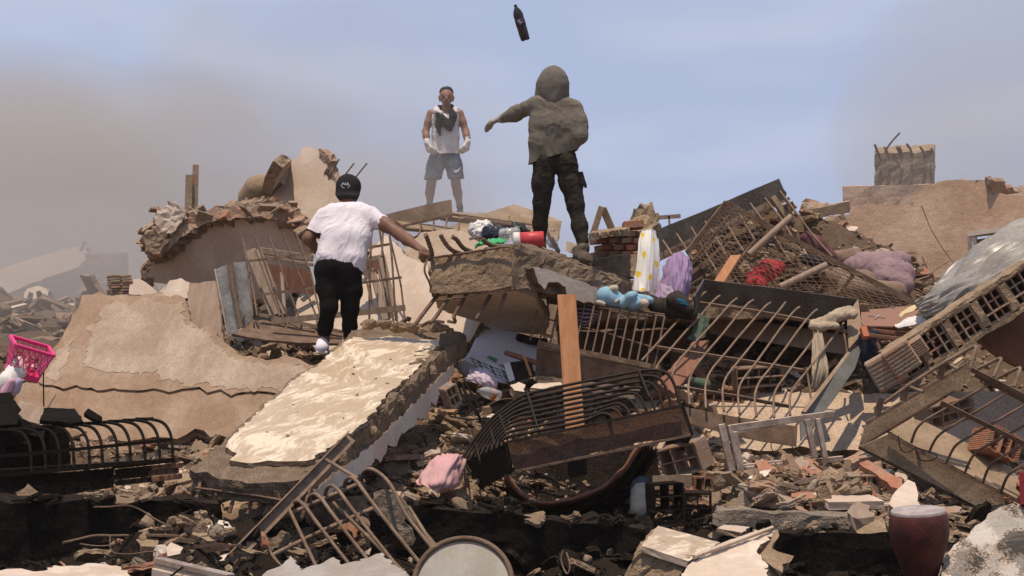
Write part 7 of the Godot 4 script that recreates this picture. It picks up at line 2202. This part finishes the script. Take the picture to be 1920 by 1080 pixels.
	# a few singled-out pieces
	for q in [
		["brick_fragment", "long thin red brick slab leaning below the dusty cage", [1610, 868, 9.6, 1628, 862, 9.6, 1690, 900, 9.4, 1696, 918, 9.3, 1672, 912, 9.35], "clay", .05],
		["brick_fragment", "broad red roof tile piece in the brick heap", [1478, 912, 9.35, 1482, 908, 9.5, 1522, 918, 9.4, 1530, 934, 9.2, 1486, 932, 9.2], "clay", .035],
		["brick_fragment", "flat red-brown tile piece under the dusty cage's lower corner", [1580, 858, 9.9, 1640, 836, 10.1, 1652, 846, 9.9, 1600, 872, 9.8], "clay_dusty", .04],
		["plaster_fragment", "bright white plaster flake in the brick heap below the aluminium frame", [1404, 896, 9.5, 1420, 884, 9.7, 1448, 880, 9.75, 1440, 890, 9.6, 1424, 898, 9.45], "plaster_white", .03],
		["plaster_fragment", "small bright white flake at the middle of the brick heap", [1448, 912, 9.3, 1464, 908, 9.4, 1470, 914, 9.3, 1456, 920, 9.2], "plaster_white", .03],
		["plaster_fragment", "white plaster lump on the tan debris slope", [956, 722, 11.2, 974, 717, 11.3, 986, 722, 11.25, 982, 732, 11.1, 962, 734, 11.1], "plaster_white", .06],
		["plaster_fragment", "long white plaster strip on the tan debris slope", [994, 726, 11.2, 1010, 718, 11.35, 1050, 716, 11.4, 1056, 722, 11.3, 1010, 730, 11.15], "plaster_white", .05],
		["concrete_chunk", "tall pale cracked concrete chunk beside the red drum", [1668, 950, 8.6, 1678, 918, 8.75, 1700, 900, 8.85, 1718, 904, 8.8, 1724, 940, 8.6, 1728, 952, 8.55, 1692, 956, 8.5], "plaster_pale", .12],
		["mortar_chunk", "big tan mortar lump in the grey rubble heap", [254, 1012, 7.7, 262, 996, 7.8, 286, 990, 7.85, 300, 1004, 7.75, 292, 1024, 7.6, 266, 1026, 7.6], "dust", .1],
		["plaster_fragment", "white-topped plaster flake high in the grey rubble heap", [402, 984, 7.95, 420, 980, 8.0, 438, 988, 7.95, 430, 996, 7.9, 408, 992, 7.9], "plaster_white", .03],
		["mortar_chunk", "round pale stone in the grey rubble heap", [308, 1028, 7.4, 322, 1020, 7.5, 342, 1026, 7.45, 338, 1038, 7.35, 316, 1042, 7.3], "plaster_pale", .06],
		["wood_fragment", "splintered tan board in front of the kerb stone", [1586, 958, 8.5, 1604, 940, 8.7, 1630, 950, 8.6, 1636, 968, 8.4, 1606, 974, 8.35], "wood_dusty", .07],
		["plaster_fragment", "cream tiled plaster shard behind the tiled block", [1344, 990, 8.2, 1356, 984, 8.4, 1404, 988, 8.35, 1392, 1000, 8.1], "plaster_pale", .03],
		["charred_board", "charred board lying on the burnt balcony cage", [74, 788, 9.9, 84, 764, 10.2, 140, 768, 10.2, 158, 788, 9.9, 130, 792, 9.85], "soot", .03],
		["charred_board", "small upright charred board on the burnt balcony cage", [156, 776, 9.9, 166, 764, 9.95, 190, 782, 9.9, 186, 790, 9.85], "soot", .03],
		["charred_timber", "charred broken timber mass over the burnt balcony cage's left end", [-30, 800, 10.0, -30, 735, 10.4, 20, 740, 10.4, 34, 762, 10.2, 30, 796, 10.0], "soot", .3],
		["timber_stack", "brown splintered timber beside the charred mass", [30, 790, 10.3, 34, 744, 10.5, 66, 758, 10.5, 84, 774, 10.4, 80, 792, 10.2], "wood_dusty", .1]]:
		var t := thing(q[0], q[1], "fragment" if not q[0].begins_with("charred") else "board")
		slab("piece", ats(q[2]), Vector3(0, -.8, -.6), q[4], [M[q[3]], M.plaster_edge if q[3].begins_with("plaster") else M[q[3]], M[q[3]]], t, .008, .05, .012, .05)
	# sticks and battens over the debris
	for z in [[1330, 1690, 860, 950, 16, "wood_dusty", "brick heap right of the burnt cage", 8.8], [240, 520, 960, 1060, 12, "rust", "grey rubble heap before the floor slab", 7.2], [860, 1060, 720, 820, 10, "wood_dusty", "tan debris slope below the white board", 10.4], [1130, 1460, 950, 1000, 12, "char_and_shade", "scorched ledge behind the tiled block", 8.2], [600, 780, 590, 650, 10, "wood_dusty", "debris under the tan window grille", 12.6], [1560, 1760, 690, 740, 8, "wood_dusty", "debris on top of the speckled wall", 11.6]]:
		for i in z[4]:
			var p := on_mound(rng.randf_range(z[0], z[1]), rng.randf_range(z[2], z[3]), z[7])
			var an := rng.randf() * TAU
			var dv := Vector3(cos(an), rng.randf_range(-.1, .3), sin(an) * .6).normalized() * rng.randf_range(.08, .24)
			var o := bar("splinter", p - dv + Vector3(0, .03, 0), p + dv + Vector3(0, .03, 0), rng.randf_range(.01, .03), rng.randf_range(.01, .045), M[z[5]], self)
			tag(o, "thin splinter in the %s" % z[6], "splinter", "splinters in the %s" % z[6])
	# twisted wire and thin rod
	for z in [[240, 520, 960, 1050, 7, "grey rubble heap before the floor slab", 7.2], [860, 1060, 720, 820, 7, "tan debris slope below the white board", 10.4], [1330, 1690, 860, 950, 8, "brick heap right of the burnt cage", 8.8], [1220, 1700, 690, 740, 8, "debris behind the large window cage", 11.8], [560, 880, 880, 960, 8, "dark debris behind the curled grille", 8.6], [600, 800, 590, 660, 6, "debris under the tan window grille", 12.4], [1360, 1720, 480, 560, 8, "debris bank below the tan wall", 13.8]]:
		for i in z[4]:
			var p := on_mound(rng.randf_range(z[0], z[1]), rng.randf_range(z[2], z[3]), z[6])
			var q := PackedVector3Array()
			var dv := Vector3(rng.randf_range(-1, 1), rng.randf_range(.0, .5), rng.randf_range(-.4, .4)).normalized() * .09
			for k in 6:
				q.append(p + Vector3(0, .03, 0))
				p += dv
				dv = (dv + Vector3(rng.randf_range(-1, 1), rng.randf_range(-.7, .4), rng.randf_range(-1, 1)) * .06).normalized() * .09
			tag(rod("twisted_wire", q, rng.randf_range(.003, .008), [M.rust, M.iron_black, M.rust_pale][i % 3], self, .05, 5), "bent wire sticking out of the %s" % z[5], "wire", "wires in the %s" % z[5])
	# broken flakes packed over the slopes, past counting
	for k in [["mortar_flakes", "dust", 2600], ["brick_flakes", "clay_dusty", 1900], ["red_brick_flakes", "clay", 700], ["plaster_flakes", "plaster_pale", 900], ["concrete_flakes", "concrete", 2600], ["shade_black_flakes", "char_and_shade", 1500]]:
		var mm := MultiMesh.new()
		mm.transform_format = MultiMesh.TRANSFORM_3D
		mm.mesh = flakes[k[2] % flakes.size()]
		mm.instance_count = k[2]
		for i in int(k[2]):
			var d := rng.randf_range(7.0, 15.8)
			var x := rng.randf_range(-.37, .37) * d
			var near := 9.35 + nz.get_noise_2d(x * 1.3, -d * 1.3) * 1.4 - clampf(x - .8, 0, 1) * .9 + 1.6 * exp(-pow((x - .3) / .8, 2.0))
			if k[0] == "shade_black_flakes": d = rng.randf_range(6.6, near)  # black flakes kept to the ground that is coloured dark as shade
			elif d < near and rng.randf() < .93: d = near + rng.randf() * 5.0
			var s := lerpf(.03, .2, pow(rng.randf(), 2.5))
			var b := Basis.from_euler(Vector3(rng.randfn() * .5, rng.randf() * 6, rng.randfn() * .5)) * Basis.from_scale(Vector3(s * rng.randf_range(.6, 1.5), s, s))
			mm.set_instance_transform(i, Transform3D(b, Vector3(x, mound(x, d) + s * .12, -d)))
		var o := MultiMeshInstance3D.new()
		o.multimesh = mm
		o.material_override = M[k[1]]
		o.name = k[0]
		add_child(o)
		tag(o, "broken %s packed over the rubble slopes" % k[0].replace("_", " "), "rubble", "", "stuff")
	var fm := MultiMesh.new()
	fm.transform_format = MultiMesh.TRANSFORM_3D
	fm.mesh = flakes[7]
	fm.instance_count = 900
	for i in 900:
		var d := rng.randf_range(16.5, 34.0)
		var x := rng.randf_range(-.42, -.14) * d
		var s := lerpf(.08, .5, pow(rng.randf(), 2.2))
		fm.set_instance_transform(i, Transform3D(Basis.from_euler(Vector3(rng.randfn() * .7, rng.randf() * 6, rng.randfn() * .7)) * Basis.from_scale(Vector3(s * 1.4, s, s)), Vector3(x, mound(x, d) + s * .25 + (rng.randf() * .8 if d > 28 else 0.0), -d)))
	var fo := MultiMeshInstance3D.new()
	fo.multimesh = fm
	fo.material_override = M.concrete
	fo.name = "far_rubble"
	add_child(fo)
	tag(fo, "hazy mass of broken slabs beyond the cracked wall", "rubble", "", "stuff")
	# everything too small to count
	for k in [["rubble_grit", "dust", 6000, .008, .035], ["brick_grit", "clay_dusty", 3500, .008, .04], ["stone_grit", "grey_stone", 3000, .008, .035], ["shade_black_grit", "soot", 3000, .008, .04]]:
		var mm := MultiMesh.new()
		mm.transform_format = MultiMesh.TRANSFORM_3D
		mm.mesh = shards[3] if k[0] != "rubble_grit" else chunks[2]
		mm.instance_count = k[2]
		for i in int(k[2]):
			var d := rng.randf_range(6.4, 15.5)
			if k[0] == "shade_black_grit": d = rng.randf_range(6.4, 9.6)  # black grit thickens the shade coloured into the front ground
			var x := rng.randf_range(-.37, .37) * d
			var near := 9.35 + nz.get_noise_2d(x * 1.3, -d * 1.3) * 1.4 - clampf(x - .8, 0, 1) * .9
			if k[0] != "shade_black_grit" and d < near and rng.randf() < .8: d += 3.2
			var s := lerpf(k[3], k[4], pow(rng.randf(), 3.0))
			var b := Basis.from_euler(Vector3(rng.randf() * 6, rng.randf() * 6, rng.randf() * 6)) * Basis.from_scale(Vector3(s * rng.randf_range(1, 2), s * rng.randf_range(.4, 1), s))
			mm.set_instance_transform(i, Transform3D(b, Vector3(x, mound(x, d) + s * .3, -d)))
		var o := MultiMeshInstance3D.new()
		o.multimesh = mm
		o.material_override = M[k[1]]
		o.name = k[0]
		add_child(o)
		tag(o, {"rubble_grit": "fine tan mortar grit strewn over the rubble", "brick_grit": "fine brick grit strewn over the rubble", "stone_grit": "fine grey stone grit strewn over the rubble", "shade_black_grit": "black grit strewn over the ground that is blackened as shade"}[k[0]], "grit", "", "stuff")

# ---------------------------------------------------------------- dust hanging in the air
func dust() -> void:
	var puffs := [[-90, 400, 27, 9, 5.5, 9, .045], [60, 370, 30, 8, 6, 9, .05], [180, 410, 26, 7, 5, 8, .04], [320, 390, 25, 5, 4.5, 7, .045], [430, 330, 25, 4.5, 4.5, 5, .035], [560, 270, 26, 6, 6, 6, .022], [700, 300, 26, 6, 6, 6, .022], [40, 560, 25, 7, 3, 7, .03], [240, 540, 21, 4.5, 2.6, 4.5, .035], [800, 400, 19.3, 2.8, 1.6, 1.6, .15], [836, 310, 19.6, 2.6, 2.6, 1.4, .05], [90, 550, 17.2, 4.5, 2.4, 3.0, .09], [700, 400, 21, 4, 3, 4, .05], [860, 360, 22.5, 4, 3, 3, .03], [1960, 260, 28, 8, 7, 8, .06], [1800, 300, 25, 5, 4, 5, .045], [130, 300, 28, 3.5, 2.6, 3, .05], [270, 290, 27, 2.6, 2.2, 3, .05], [20, 330, 26, 3, 2.4, 3, .06], [390, 250, 27, 2.6, 2.4, 3, .035], [500, 200, 28, 3.2, 2.8, 3, .02], [960, 420, 24, 6, 2.4, 4, .03], [1730, 310, 19.6, 3.4, 2.0, 1.6, .07]]
	for q in puffs:
		var f := FogVolume.new()
		f.shape = RenderingServer.FOG_VOLUME_SHAPE_ELLIPSOID
		f.size = Vector3(q[3], q[4], q[5])
		f.name = numbered("dust_cloud")
		var m := FogMaterial.new()
		m.resource_name = "dust_air"
		m.albedo = lin(.88, .81, .76)
		m.density = q[6]
		f.material = m
		add_child(f)
		f.position = at(q[0], q[1], q[2])
		f.rotation = Vector3(0, rng.randf() * 3, rng.randf_range(-.5, .5))
		tag(f, "drifting cloud of pale brown dust over the collapsed roofs", "dust cloud", "drifting dust clouds", "stuff")
